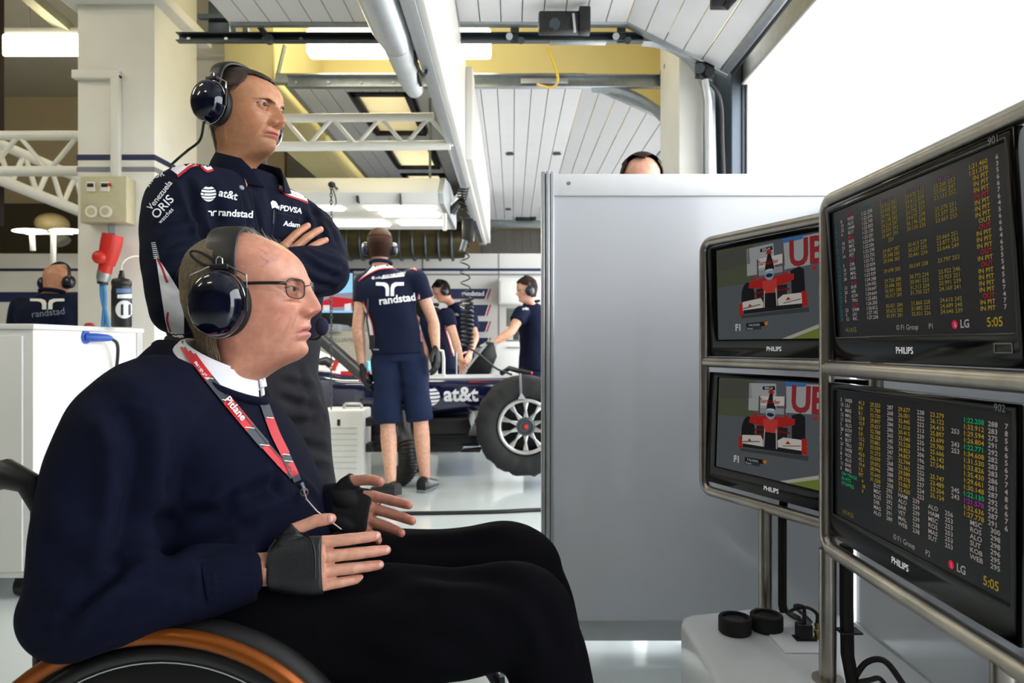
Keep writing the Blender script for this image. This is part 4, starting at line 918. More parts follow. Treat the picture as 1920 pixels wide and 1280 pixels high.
# ---------------------------------------------------------------- limbs and torsos as lofts
def limb(mb, pts, radii, seg=20, n=6, flat=1.0, up=None, caps_r=True):
    A = spline([list(p)+[r] for p, r in zip(pts, radii)], n)
    P_ = [Vector(a[:3]) for a in A]; r = [float(a[3]) for a in A]
    mb.tube(P_, r, seg, flat=flat, up=up)
    if caps_r: mb.ball(P_[0], r[0]*.98, None, 16, 10); mb.ball(P_[-1], r[-1]*.98, None, 16, 10)
def loft(mb, secs, seg=32, n=5, exp=2.3):
    """secs: (centre, right-vector half-width, front-vector half-depth) -> rounded box-like rings"""
    A = spline([list(c)+list(a)+list(b) for c, a, b in secs], n); rg = []
    for v in A:
        c, a, b = Vector(v[:3]), Vector(v[3:6]), Vector(v[6:9])
        rg.append([c + a*sgnpow(math.cos(t), 2/exp) + b*sgnpow(math.sin(t), 2/exp) for t in np.linspace(0, 2*math.pi, seg, endpoint=False)])
    mb.rings(rg)
# ---------------------------------------------------------------- headset (ear defenders with boom)
M_cup = mat('cup_gloss', '#050a1e', .1, var=0, coat=.6, spec=.35); M_cushion = mat('cushion', '#121214', .6, var=.1, bump=.1); M_band = mat('band_leather', '#1c1c1b', .42, var=.12, scale=60, bump=.15, bscale=260); M_wire = mat('chrome_wire', '#c2c4c6', .2, .95, var=0)
def headset(M, label, spec, s=1.0, boom=True, detail=True, sides=(1, -1), cs=1.0, tiltf=0.0, band_y=-.006, crown=.232, bw=.021, cup_z=.092, cup_y=-.002, gap=.0):
    """M: head frame (chin origin)"""
    t = thing('headset', label, 'headset', M.translation + Vector((0,0,.1)))
    R3 = M.to_3x3(); T = lambda v: M @ (Vector(v)*s)
    for sg in sides:
        c = Vector((sg*(.074+gap), cup_y, cup_z)); ax = R3 @ Vector((sg, 0, .04))
        def lay(prof, ex=1.0, ez=1.18):
            rg = []
            for r, h in prof:
                rg.append([T(c + Vector((sg*h, r*cs*math.cos(a)*ex, r*cs*math.sin(a)*ez))) for a in np.linspace(0, 2*math.pi, 40, endpoint=False)])
            return MB().rings(rg)
        cup = obj('ear_cup', lay([(.0355,.010),(.0385,.013),(.040,.018),(.0405,.026),(.0395,.035),(.036,.043),(.030,.049),(.021,.0535),(.011,.0558),(.002,.0563)]), spec.get('cup', M_cup), t)
        obj('cushion', lay([(.030,-.008),(.036,-.008),(.0405,-.003),(.0415,.005),(.0395,.011),(.030,.013)]), M_cushion, t)
        if detail:
            obj('seam', MB().tube([T(c+Vector((sg*.0205, .0412*cs*math.cos(a), .0412*cs*1.18*math.sin(a)))) for a in np.linspace(0, 2*math.pi, 40, endpoint=False)], .0011*s, 6, closed=True), M_wire, cup)
            # wire yoke: two prongs into the cup sides, bridge above, slide up to the band
            for sy in (1, -1):
                w = [c+Vector((sg*.022, sy*.0435*cs, -.004)), c+Vector((sg*.022, sy*.0435*cs, .028*cs)), c+Vector((sg*.021, sy*.0425*cs, .042*cs)), c+Vector((sg*.018, sy*.020, .054*cs)), c+Vector((sg*.017, sy*.006, .056*cs)), c+Vector((sg*.018, sy*.005, .066*cs)), c+Vector((sg*.018, 0, .069*cs))]
                obj('yoke_wire', MB().tube([T(p) for p in w], .0014*s, 8), M_wire, t)
            obj('yoke_sleeve', MB().tube([T(c+Vector((sg*.0225, .0438*cs, -.012))), T(c+Vector((sg*.0225, .0438*cs, .026)))], .0026*s, 10), M_black, t)
            obj('hinge_block', MB().box((0,0,0),(1,1,1), M @ Matrix.Translation((c+Vector((sg*.016-.006, -.016, .050*cs)))*s) @ Matrix.Diagonal((.012*s, .032*s, .010*s, 1))), M_black, t, bevel=.002*s)
    # band over the crown
    pts = []; n = 28
    for i in range(n+1):
        a = math.pi*(i/n); hw = .083+gap
        pts.append((math.cos(a)*hw, band_y - .004*math.sin(a) + tiltf*math.sin(a), cup_z+.046 + (crown+.010-cup_z-.046)*math.sin(a)**.75))
    rg = []
    for i, p in enumerate(pts):
        q0, q1 = Vector(pts[max(i-1,0)]), Vector(pts[min(i+1,n)]); tan = (q1-q0).normalized(); side = Vector((0,1,0)); nor = tan.cross(side).normalized()
        hwid = bw*min(1, .72+.4*math.sin(math.pi*i/n)**.6)
        if nor.z < 0 and abs(nor.z) > .2: nor = -nor
        if abs(nor.z) <= .2 and nor.x*p[0] < 0: nor = -nor
        th = .0055
        rg.append([T(Vector(p)+side*hwid*sgnpow(math.cos(a_), .6)+nor*th*sgnpow(math.sin(a_), .8)) for a_ in np.linspace(0, 2*math.pi, 16, endpoint=False)])
    obj('headband', MB().rings(rg), M_band, t)
    if boom:
        sg = boom; c = Vector((sg*(.074+gap), cup_y, cup_z))
        arm = [c+Vector((sg*.03, .03, -.035)), c+Vector((sg*.028, .06, -.05)), c+Vector((sg*.0, .095, -.055)), Vector((sg*.02, .115, .045))]
        obj('boom_arm', MB().tube([T(p) for p in spline(arm, 6)], .0022*s, 8), M_black, t)
        obj('microphone', MB().ball(T((sg*.008, .12, .044)), 1, R3.to_4x4() @ Matrix.Diagonal((.013*s, .011*s, .015*s, 1)), 18, 12), mat('foam_navy', '#0f1734', .9, var=.2, scale=300), t)
    return t
# ---------------------------------------------------------------- hair: shell strands growing from the scalp
def hair_mesh(V, N, mask, M, n, length, dirf, r0=.0005, seg=5, lift=.15, jit=.25, curl=0.):
    """V,N scalp points and normals (world); dirf(local index)-> local growth direction; returns mesh of tapering three-sided strands"""
    idx = np.flatnonzero(mask); pick = RNG.choice(idx, n); vs, fs = [], []
    for i in pick:
        p = V[i] + RNG.normal(size=3)*.0012; nn = N[i]; d = dirf(i); d = d - nn*(d@nn)*1.0; d = d/np.linalg.norm(d); d = d + RNG.normal(size=3)*jit*.5
        L = length(i)*(0.7+.6*RNG.random()); pts = []; q = p - nn*.003; g = nn*lift + d; g /= np.linalg.norm(g)
        for k in range(seg):
            pts.append(q.copy()); q = q + g*L/(seg-1); g = g - nn*(lift*.9)/(seg-1) - nn*curl/(seg-1) + RNG.normal(size=3)*.05; g /= np.linalg.norm(g)
        side = np.cross(nn, d); side /= np.linalg.norm(side)+1e-9; b = len(vs)
        for k, q in enumerate(pts):
            r = r0*(1-.75*k/(seg-1)); vs += [q+side*r, q-side*r, q+nn*r*1.2]
            if k:
                o = b+3*(k-1)
                for a_, c_ in ((0,1),(1,2),(2,0)): fs.append((o+a_, o+c_, o+3+c_, o+3+a_))
    me = bpy.data.meshes.new('hair'); me.from_pydata([tuple(v) for v in vs], [], fs); me.update(); return me
def scalp_shell(V, N, mask2d, nz, na, off, name='hair'):
    """continuous cap of hair over the masked part of the head grid"""
    m = mask2d.reshape(nz, na); bm = bmesh.new(); W_ = V + N*off[:, None]; vm = {}
    def gv(k, lay):
        if (k, lay) not in vm: vm[(k, lay)] = bm.verts.new(W_[k] if lay else V[k]-N[k]*.001)
        return vm[(k, lay)]
    idx = np.arange(nz*na).reshape(nz, na)
    for i in range(nz-1):
        for j in range(na):
            j2 = (j+1) % na
            if m[i,j] and m[i,j2] and m[i+1,j] and m[i+1,j2]: bm.faces.new([gv(idx[i,j],1), gv(idx[i,j2],1), gv(idx[i+1,j2],1), gv(idx[i+1,j],1)])
    bmesh.ops.solidify  # keeps the shell open underneath: the scalp closes it
    me = bpy.data.meshes.new(name); bm.to_mesh(me); bm.free(); return me
# ================================================================== prints laid on a surface along the sight line
CAMP = Vector((0, 0, CAMZ))
def bvh_of(targets):
    out = []
    for t in targets:
        b2 = bmesh.new(); b2.from_mesh(t.data); b2.transform(mworld(t)); out.append(BVHTree.FromBMesh(b2)); b2.free()
    return out
def px_hit(px, py, trees):
    d = (P(px, py, 1.0) - CAMP).normalized(); best = None
    for t in trees:
        h, n, _, ds = t.ray_cast(CAMP, d)
        if h is not None and (best is None or ds < best[1]): best = (h, ds, n)
    return best, d
def px_print(name, me, trees, m, parent, off=.0015, step=6., thick=0.):
    """me: flat mesh in photograph pixels (x right, y down); laid onto the cloth it is printed on"""
    bm = bmesh.new(); bm.from_mesh(me)
    for _ in range(6):
        es = [e for e in bm.edges if e.calc_length() > step]
        if not es: break
        bmesh.ops.subdivide_edges(bm, edges=es, cuts=1); bmesh.ops.triangulate(bm, faces=bm.faces)
    miss = []
    for v in bm.verts:
        h, d = px_hit(v.co.x, v.co.y, trees)
        if h: 
            n = h[2] if h[2].dot(d) < 0 else -h[2]
            v.co = h[0] + n*off*.6 - d*off*.5
        else: miss.append(v)
    bmesh.ops.delete(bm, geom=miss, context='VERTS')
    bad = [f for f in bm.faces if max(q.calc_length() for q in f.edges) > step*4.5*max(v.co.y for v in f.verts)/FPX+.022]
    bmesh.ops.delete(bm, geom=bad, context='FACES')
    if thick:
        be = [q for q in bm.edges if q.is_boundary]; ex = bmesh.ops.extrude_edge_only(bm, edges=be)['geom']
        for v in ex:
            if isinstance(v, bmesh.types.BMVert): v.co += (v.co-CAMP).normalized()*thick
    out = bpy.data.meshes.new(name); bm.to_mesh(out); bm.free(); return link(name, out, m, parent, smooth=False)
def px_text(name, s, size, x, y, ang, trees, m, parent, bold=.0, shear=0., sx=1., off=.0018, **k):
    me = text_mesh(s, size*1.38, bold=bold, **k); a = math.radians(ang); V = verts_np(me); u, v = V[:,0]*sx + V[:,1]*shear, -V[:,1]
    W_ = np.stack([x + u*math.cos(a) - v*math.sin(a), y + u*math.sin(a) + v*math.cos(a), V[:,2]*0], -1); set_verts(me, W_)
    return px_print(name, me, trees, m, parent, off)
def px_poly(name, polys, trees, m, parent, off=.0015, thick=0., step=6.): return px_print(name, poly_mesh(polys), trees, m, parent, off, step, thick)
def ribbon_px(pts, w):
    """polyline in pixels -> quads of width w (w may vary)"""
    A = spline(pts, 6); q = []; ww = w if hasattr(w, '__len__') else [w]*len(A); ww = np.interp(np.linspace(0,1,len(A)), np.linspace(0,1,len(ww)), ww)
    T = np.gradient(A, axis=0); T /= np.linalg.norm(T, axis=1)[:,None]; N = np.stack([-T[:,1], T[:,0]], -1); L, R = A+N*ww[:,None]/2, A-N*ww[:,None]/2
    return [[tuple(L[i]), tuple(L[i+1]), tuple(R[i+1]), tuple(R[i])] for i in range(len(A)-1)]
# ================================================================== SEATED MAN
M_skin = mat('skin', '#d9a68a', .44, var=.16, scale=60, bump=.18, bscale=420, attr='Col', sub=.06)
M_sweater = mat('navy_wool', '#0a0e22', .9, var=.18, scale=60, bump=.5, bscale=900, spec=.12)
M_rib = mat('navy_rib', '#090d20', .9, var=.1, bump=.3, bscale=900, spec=.12)
M_trouser = mat('black_trouser', '#07070c', .9, var=.08, scale=30, bump=.1, bscale=900, spec=.08)
M_shirtw = mat('white_shirt', '#e8e9f0', .7, var=.03, bump=.1, bscale=500)
M_brace = mat('black_leather', '#14161b', .42, var=.15, scale=80, bump=.3, bscale=600)
M_nail = mat('nail', '#dba79a', .25, var=0, coat=.4)
specA = dict(skin='#cf9077', ruddy=1.0, stubble=.10, brow=4.0, socket=10, cheek=3.0, hollow=3.0, bag=2.6, fold=2.8, larynx=1.5, lines=(150, 163, 176), frown=(-5, 5), browc='#6b5547', browa=.8, lip='#c4807a', mouthw=24., smile=-4.0, open=.72, gaze=(-.02, .06), irism=M_iris_b, chin=1.0,
  creases=((48,101,62,110,1.5),(49,97,65,100,1.3),(46,92,62,85,1.4),(22,90,40,86,1.2),(24,40,30,20,1.7),(36,60,45,38,1.4),(46,66,54,44,1.0),(60,60,66,40,.8),(30,124,48,122,.7)),
  spots=((52,95,2.2,.55,'#8a5236'),(60,112,3,.3,'#a5705a'),(40,140,5,.3,'#b98a78'),(58,70,3,.25,'#b57261'),(64,150,9,.35,'#a98078'),(55,158,7,.3,'#a98078'),(48,60,2,.3,'#9a604c'),(36,84,2,.3,'#9a604c')),
  prof=dict(front=[(-75,-22),(-55,-10),(-40,6),(-28,24),(-18,42),(-9,62),(-3,77),(4,88),(12,94.5),(20,96),(28,94),(33,93),(39,97),(44,98),(48,96),(53,98.5),(58,98),(64,95),(72,94),(84,94),(96,94),(104,94),(112,94),(120,93.5),(130,90.5),(150,83),(168,73),(186,58),(202,39),(215,18),(225,-1),(230,-20)],
    back=[(-75,-96),(-40,-84),(0,-76),(40,-78),(70,-88),(100,-98),(130,-104),(155,-102),(180,-88),(200,-68),(215,-47),(226,-30),(230,-20)],
    mid=[(-75,-55),(-20,-22),(0,-8),(30,-6),(70,-4),(110,-6),(150,-8),(190,-14),(230,-20)],
    nose=[(60,0),(63,8),(66,16),(70,23),(74,26.5),(78,27),(86,23),(96,16.5),(103,11.5),(110,7),(118,1)]))
zA = lambda z: cub([-75, 0, 20, 33, 48, 66, 74, 104, 117, 150, 200, 230], [-75, 0, 18, 31, 51, 79, 88, 123, 139, 168, 207, 229], z)
MA = head_frame((-.456, 1.22, .997), (1, -.11, .0), (0, .0, 1))
V, Q, F = head_mesh(specA); CA = head_colour(F, specA)
# a few veins on the temple, thin grey stubble of hair above the ear
Vl = V.copy(); zl = Vl[:,2]*1000; Vl[:,2] = zA(zl)/1000
for pts, dp in (([(66,140),(60,150),(64,160),(56,168),(58,180)], 1.1), ([(60,150),(48,156),(44,166)], .9), ([(56,168),(46,176),(40,190)], .8)):
    S_ = spline(pts, 5); d = np.full(len(F['X']), 99.)
    for i in range(len(S_)-1):
        a_, b_ = S_[i], S_[i+1]; e = b_-a_; t_ = np.clip(((F['ax']-a_[0])*e[0]+(F['Z']-a_[1])*e[1])/(e@e+1e-9), 0, 1); d = np.minimum(d, np.hypot(F['ax']-a_[0]-t_*e[0], F['Z']-a_[1]-t_*e[1]))
    w = np.exp(-(d/1.5)**2)*(F['ca'] > 0); Vl[:,0] += np.sign(F['X'])*w*dp*.0009; CA = CA*(1-.28*w[:,None]) + np.array(lin('#93757a')[:3])*.28*w[:,None]
VA = xf(Vl*.985, MA); nA = len(VA)
headA = mesh_from('h', VA, Q)
NA_ = normals_np(headA)
ctr = np.array(MA @ Vector((0, 0, .12)))
if np.mean(np.sum(NA_*(VA-ctr), 1)) < 0: headA.flip_normals(); NA_ = -NA_
# hands
hR, hL = MB(), MB()
MRh = frame_mat(P(503, 1068, 1.035), (0, -.10, -1), (1, .02, .10)); MRh = MRh   # x down, y to the fingers, z to the camera
def wrist(o, fingers, back): 
    y = Vector(fingers).normalized(); z = Vector(back); z = (z - y*z.dot(y)).normalized(); x = y.cross(z); M = Matrix((x, y, z)).transposed().to_4x4(); M.translation = Vector(o); return M
MRh = wrist(P(505, 1066, 1.04), (1, .06, .07), (.05, -1, .22))
tR = hand_solid(hR, MRh, spread=(.022, .0, -.004, .05), curl=((.16,.12,.08),(.2,.14,.1),(.26,.2,.14),(.30,.26,.2)), s=.94, side=-1, thumb_dir=((.84,.54,-.05),(.30,.95,-.05),(.06,.99,-.02)))
limb(hR, [MRh @ Vector((0,-.12,0)), MRh @ Vector((0,-.05,0)), MRh @ Vector((0,0,0))], [.030, .026, .0245], flat=.8, up=MRh.to_3x3() @ Vector((0,0,1)))
MLh = wrist(P(618, 948, 1.27), (1, -.22, -.14), (.2, 1, -.10))
tL = hand_solid(hL, MLh, spread=(.0, -.03, -.05, -.04), lengths=(.92,.92,.9,.85), curl=((.16,.1,.08),(.22,.12,.1),(.3,.16,.12),(.5,.3,.2)), s=.97, side=1, thumb_dir=((.80,.60,-.12),(.25,.96,-.1),(.0,1,-.2)))
limb(hL, [MLh @ Vector((0,-.12,0)), MLh @ Vector((0,-.05,0)), MLh @ Vector((0,0,0))], [.030, .026, .0245], flat=.8, up=MLh.to_3x3() @ Vector((0,0,1)))
def hand_finish(mb, vox=.0013):
    me = remesh(mb, vox, 3, .5); V = verts_np(me); n = RNG.normal(size=3)
    return me
def hand_col(me, tips, base='#cd967e'):
    V = verts_np(me); C = np.tile(np.array(lin(base)[:3]), (len(V),1))
    for p, d, r, a in tips:
        w = np.exp(-(np.linalg.norm(V-np.array(p), axis=1)/.022)**2)[:,None]*.5; C = C*(1-w)+np.array(lin('#cd7f70')[:3])*w
    nz = np.sin(V@np.array([220,310,170]))*np.sin(V@np.array([-160,240,330])+1); C = C*(1+.06*nz[:,None]); return C
mR = hand_finish(hR); mL = hand_finish(hL)
# bare torso under the clothes: continues the neck
core = MB(); loft(core, [((-.52,1.22,.50),(0,.15,0),(.11,0,0)), ((-.52,1.22,.70),(0,.15,0),(.11,0,0)), ((-.56,1.22,.88),(0,.14,0),(.09,0,0)), ((-.575,1.22,.96),(0,.06,0),(.05,0,0))], 20, 3)
cm = core.mesh('core')
bodyA = join_meshes('person', [(headA, CA), (mR, hand_col(mR, tR)), (mL, hand_col(mL, tL, '#c48a76')), (cm, '#d9a68a')])
bodyA = link('person', bodyA, M_skin, None, smooth=60, base=(-.5, 1.22, 0))
tag(bodyA, 'elderly balding man in navy sweater and glasses sitting in the wheelchair', 'person')
make_eyes(MA @ Matrix.Translation((0, 0, (.123-.104)*.985)) , specA, bodyA, .985)
nail_obj(tR, MRh, M_nail, bodyA, MRh.to_3x3() @ Vector((0,0,1)), .94); 
# ---- sweater
sw = MB()
loft(sw, [((-.50,1.22,.50),(0,.185,0),(.155,0,0)), ((-.495,1.22,.62),(0,.19,0),(.165,0,.0)), ((-.505,1.22,.72),(0,.19,0),(.165,0,0)), ((-.535,1.22,.83),(0,.195,0),(.152,0,.0)), ((-.565,1.22,.905),(0,.19,0),(.128,0,.0)), ((-.57,1.22,.95),(0,.145,0),(.10,0,-.02)), ((-.555,1.22,.978),(0,.10,0),(.082,0,-.036)), ((-.548,1.22,.99),(0,.088,0),(.070,0,-.038))], 40, 6, 2.35)
sw.ball((-.55, 1.22, .70), (.19, .19, .14))
el = P(146, 1136, .965)
limb(sw, [(-.575,1.10,.92), P(238,812,1.03), P(198,905,1.0), P(176,1010,.975), el], [.09,.090,.085,.082,.072], 24)
limb(sw, [el, P(200,1126,.955), P(300,1110,.97), P(390,1092,1.0), P(445,1077,1.02)], [.075,.068,.056,.047,.040], 24)
sw.ball(el+Vector((-.005,0,-.005)), .072)
limb(sw, [(-.585,1.34,.92),(-.60,1.42,.90),(-.58,1.46,.80),(-.55,1.46,.70)], [.085,.09,.08,.07], 20)
limb(sw, [(-.55,1.46,.70),(-.44,1.40,.70), P(585,957,1.305), P(612,951,1.29)], [.068,.055,.044,.040], 20)
sme = remesh(sw, .0062, 9, .5)
L = lambda a, d, w: ([tuple(P(*q)) for q in a], d, w)
px_creases(sme, [([(250,765),(256,850),(252,930),(238,1010),(212,1068)], .020, .016), ([(100,1160),(150,1125),(205,1075)], .008, .012), ([(130,1150),(180,1100),(225,1078)], .007, .010), ([(150,1190),(230,1140),(300,1120)], .006, .013), ([(205,1085),(215,1060),(235,1040)], .008,.010),
   ([(335,958),(400,962),(440,945),(480,922),(530,905)], .016, .013), ([(250,968),(330,985),(420,985),(480,975)], .012, .016), ([(300,1040),(380,1020),(440,1015)], .010, .015), ([(420,960),(430,935),(440,915)], .006, .010), ([(512,878),(516,905),(522,935)], .006, .007), ([(540,900),(575,925),(598,950)], .005, .010),
   ([(205,760),(225,790),(240,830)], .007, .012), ([(160,720),(210,745),(260,800)], .005, .02), ([(300,760),(330,850),(340,930)], .004, .03), ([(385,1052),(384,1090),(388,1140)], .005, .006), ([(250,1085),(320,1095),(370,1090)], .005, .014), ([(70,1000),(110,1050),(170,1070)], .005, .02), ([(110,900),(170,960),(210,980)], .004, .022)], noise=.0018, nscale=10)
swo = link('sweater', sme, M_sweater, bodyA, smooth=80)
# rib cuffs
for pts, rr in (([P(384,1094,1.0), P(430,1081,1.015), P(470,1071,1.028), P(480,1069,1.031)], [.0485,.0465,.0425,.0405]), ([P(596,956,1.302), P(630,950,1.28), P(648,947,1.272)], [.046,.0435,.040])):
    k = MB(); A = spline([list(p)+[r] for p, r in zip(pts, rr)], 5); k.tube([Vector(a[:3]) for a in A], [a[3] for a in A], 48, caps=False); c = k.mesh('cuff')
    V_ = verts_np(c); ring = np.arange(len(V_)) % 48; cen = V_.reshape(-1,48,3).mean(1).repeat(48, 0); d_ = V_-cen; V_ = cen + d_*(1+.022*np.where(ring % 2, 1, -1)[:,None]); set_verts(c, V_)
    link('cuff', c, M_rib, swo, smooth=80)
# collar of the white shirt and the rib of the V neck
def collar(c0, ax, c1, r0, r1, lat0, lat1, gapa, n=44, thick=.003, fwd=(1,0,0), lat=(0,1,0), drop=0):
    fwd, lat = Vector(fwd), Vector(lat); c0, c1 = Vector(c0), Vector(c1); rg = []
    return None
def ring_pts(c, f, l, n, a0, a1, point=0): 
    c, f, l = Vector(c), Vector(f), Vector(l); return [c + f*math.cos(a)*(1+point*max(0, math.cos(a))**6) + l*math.sin(a) for a in np.linspace(a0, a1, n)]
def strip(name, A, B, th, m, parent, mid=None):
    b = MB(); rows = [A] + ([mid] if mid else []) + [B]; n = len(A); vs = [[b.bm.verts.new(p) for p in r] for r in rows]
    for i in range(len(rows)-1):
        for j in range(n-1): b.bm.faces.new((vs[i][j], vs[i][j+1], vs[i+1][j+1], vs[i+1][j]))
    bmesh.ops.recalc_face_normals(b.bm, faces=b.bm.faces); bmesh.ops.solidify(b.bm, geom=b.bm.faces[:], thickness=th); return obj(name, b, m, parent, smooth=60)
g = .10
lo_ = ring_pts((-.528,1.22,.962), (.080,0,-.034), (0,.092,0), 60, g, 2*math.pi-g); 
md_ = ring_pts((-.522,1.22,.988), (.072,0,-.034), (0,.078,0), 60, g, 2*math.pi-g)
hi_ = ring_pts((-.518,1.22,1.0), (.066,0,-.032), (0,.0715,0), 60, g, 2*math.pi-g)
shirtA = strip('shirt_collar', lo_, hi_, .0035, M_shirtw, bodyA, md_)
stand = strip('collar_stand', ring_pts((-.520,1.22,.972), (.067,0,-.032), (0,.074,0), 50, 0, 2*math.pi), ring_pts((-.517,1.22,1.003), (.061,0,-.030), (0,.067,0), 50, 0, 2*math.pi), .002, M_shirtw, shirtA)
plk = MB().prism([(-.455,1.212,.985), (-.447,1.212,.945), (-.447,1.236,.945), (-.455,1.236,.985)], (.004, 0, .002)); obj('placket', plk, M_shirtw, shirtA, bevel=.001)
obj('button', MB().cyl((-.449,1.222,.962), (-.444,1.222,.964), .005, 14), M_shirtw, shirtA)
vr = MB(); vp = ring_pts((-.536,1.22,.973), (.088,0,-.050), (0,.0945,0), 72, 0, 2*math.pi, .05)
vr.tube(vp, .0085, 10, closed=True); rbm = vr.mesh('rib'); link('neck_rib', rbm, M_rib, swo, smooth=80)
# ---- trousers, shoes
tr = MB()
loft(tr, [((-.60,1.22,.55),(0,.17,0),(.03,0,.08)), ((-.52,1.22,.56),(0,.19,0),(.03,0,.10)), ((-.40,1.22,.565),(0,.195,0),(.02,0,.098)), ((-.30,1.22,.57),(0,.19,0),(.02,0,.09))], 28, 4)
for y0, y1, dz in ((1.11, 1.075, .0), (1.33, 1.325, .0)):
    limb(tr, [(-.50,y0,.555),(-.25,y0-.005,.568),(-.08,y1,.585),(.015,y1,.600),(.045,y1,.56)], [.105,.095,.083,.074,.066], 24)
    limb(tr, [(.02,y1,.60),(.062,y1,.50),(.088,y1,.34),(.10,y1,.16)], [.073,.066,.060,.056], 24)
tme = remesh(tr, .0075, 8, .5)
px_creases(tme, [([(680,1090),(800,1078),(920,1082),(1000,1110)], .008, .016), ([(520,1125),(620,1108),(720,1110),(820,1125)], .009, .018), ([(1000,1120),(1030,1170),(1050,1240)], .006, .014), ([(740,1030),(860,1022),(960,1015)], .006, .016), ([(600,1180),(760,1190),(900,1220)], .007, .022), ([(560,1220),(700,1240),(820,1270)], .007, .02)], noise=.002, nscale=11)
link('trousers', tme, M_trouser, bodyA, smooth=80)
M_shoe = mat('black_shoe', '#0c0c0e', .35, var=.1)
for y1 in (1.075, 1.325):
    s_ = MB(); loft(s_, [((.06,y1,.135),(0,.034,0),(0,0,.02)), ((.10,y1,.13),(0,.04,0),(0,0,.035)), ((.2,y1,.118),(0,.044,0),(0,0,.025)), ((.29,y1,.112),(0,.036,0),(0,0,.015)), ((.31,y1,.112),(0,.02,0),(0,0,.01))], 20, 4); obj('shoe', s_, M_shoe, bodyA)
# ---- wrist supports
def brace(M, side, s):
    b = MB(); T = lambda v: M @ (Vector((v[0]*side, v[1], v[2]))*s); rg = []
    for y, x, w, h in [(.002, 0, .0345, .0265), (.02, .001, .039, .0235), (.045, .0, .0445, .021), (.07, -.0005, .0468, .0185), (.086, -.001, .046, .016)]:
        rg.append([T((x+w*sgnpow(math.cos(t), .8), y, h*sgnpow(math.sin(t), .85))) for t in np.linspace(0, 2*math.pi, 28, endpoint=False)])
    b.rings(rg); b.ball(T((.022, .03, -.012)), 1, (M.to_3x3().to_4x4() @ Matrix.Diagonal((.021*s, .033*s, .018*s, 1))), 16, 10)
    b.ball(T((-.024, .034, -.009)), 1, (M.to_3x3().to_4x4() @ Matrix.Diagonal((.019*s, .037*s, .0165*s, 1))), 16, 10)
    td = Vector((.84,.54,-.05)).normalized(); p = Vector((.020, .014, -.006)); b.tube([T(p), T(p+td*.03), T(p+td*.046+Vector((.0,.006,0)))], [.0185*s, .0172*s, .0158*s], 20)
    return remesh(b, .0022, 4, .5)
bR = link('wrist_support', brace(MRh, -1, .94), M_brace, bodyA, smooth=60); bL = link('wrist_support', brace(MLh, 1, .97), mat('black_neoprene', '#0a0a0d', .8, bump=.2, bscale=500), bodyA, smooth=60)
trees = bvh_of([bR])
pt = spline([(497,1090),(505,1030),(525,1006),(555,998),(580,1008),(590,1035),(591,1085)], 10)
hits = [px_hit(x, y, trees)[0] for x, y in pt]; hp = [h[0]+h[2]*.0006 for h in hits if h]
if len(hp) > 4: obj('welt', MB().tube(hp, .0013, 6), M_brace, bR)
st_ = MB(); pt2 = spline([(503,1088),(511,1034),(529,1012),(555,1005),(576,1014),(584,1038),(585,1084)], 9)
for x, y in pt2[::1]:
    h = px_hit(x, y, trees)[0]
    if h: st_.ball(h[0]+h[2]*.0004, .0009, None, 6, 4)
obj('stitching', st_, M_blackm, bR)['kind'] = 'stuff'
# ---- hair: brown grey sides and back, thin on the top
ax_, Zl, cal, X_ = F['ax'], F['Z'], F['ca'], F['X']
m_side = ((Zl > 60) & (Zl < 196) & (cal < .10 + .0*Zl) & ~((Zl > 150) & (cal > -.25))) & ~((Zl < 88) & (cal > -.35))
m_side |= (Zl > 8) & (Zl <= 62) & (cal < -.35)
off = .006 + .031*np.clip(-cal, 0, 1)**.7*np.clip(1-np.abs(Zl-92)/120, 0, 1)**.6
M_hairA = mat('hair_brown_grey', '#77664f', .6, var=.35, scale=160, bump=.4, bscale=400)
shellA = link('hair', scalp_shell(VA, NA_, m_side, F['nz'], F['na'], off), M_hairA, bodyA, smooth=80)
Vs = VA + NA_*off[:,None]; upv = np.array(MA.to_3x3() @ Vector((0,0,1))); bk = -np.array(MA.to_3x3() @ Vector((0,1,0)))
link('hair_strand', hair_mesh(Vs, NA_, m_side, MA, 3400, lambda i: .045, lambda i: -upv*.95 + bk*(.6 if Zl[i] > 100 else .1), .0007, 6, .03, .07, .5), M_hairA, shellA, smooth=False)['kind'] = 'stuff'
m_top = (Zl > 185) & (cal > -.9) | ((Zl > 120) & (Zl < 186) & (cal > -.1) & (cal < .32) & (ax_ > 40))
M_hairG = mat('hair_grey', '#b7aea4', .6, var=.3, scale=200)
link('hair_strand', hair_mesh(VA, NA_, m_top, MA, 420, lambda i: .020, lambda i: bk*.9 + upv*.3, .00028, 5, .45, .5), M_hairG, shellA, smooth=False)['kind'] = 'stuff'
# ---- headset and glasses
hsA = headset(MA, 'glossy navy ear-defender headset on the seated elderly man', dict(), .985, boom=False, cs=1.16, cup_y=-.019, cup_z=.093, band_y=-.016, tiltf=-.018, crown=.224, bw=.029, gap=.002)
bo = [MA @ Vector((-.09, .02, .05)), MA @ Vector((-.085, .07, .035)), MA @ Vector((-.075, .09, .045)), MA @ Vector((-.045, .10, .053))]
obj('boom_arm', MB().tube([Vector(p) for p in spline(bo, 6)], .0022, 8), M_black, hsA)
obj('microphone', MB().ball(MA @ Vector((-.037, .106, .058)), 1, MA.to_3x3().to_4x4() @ Matrix.Diagonal((.013, .012, .0165, 1)), 18, 12), mat('foam_navy', '#0f1734', .9, var=.2, scale=300), hsA)
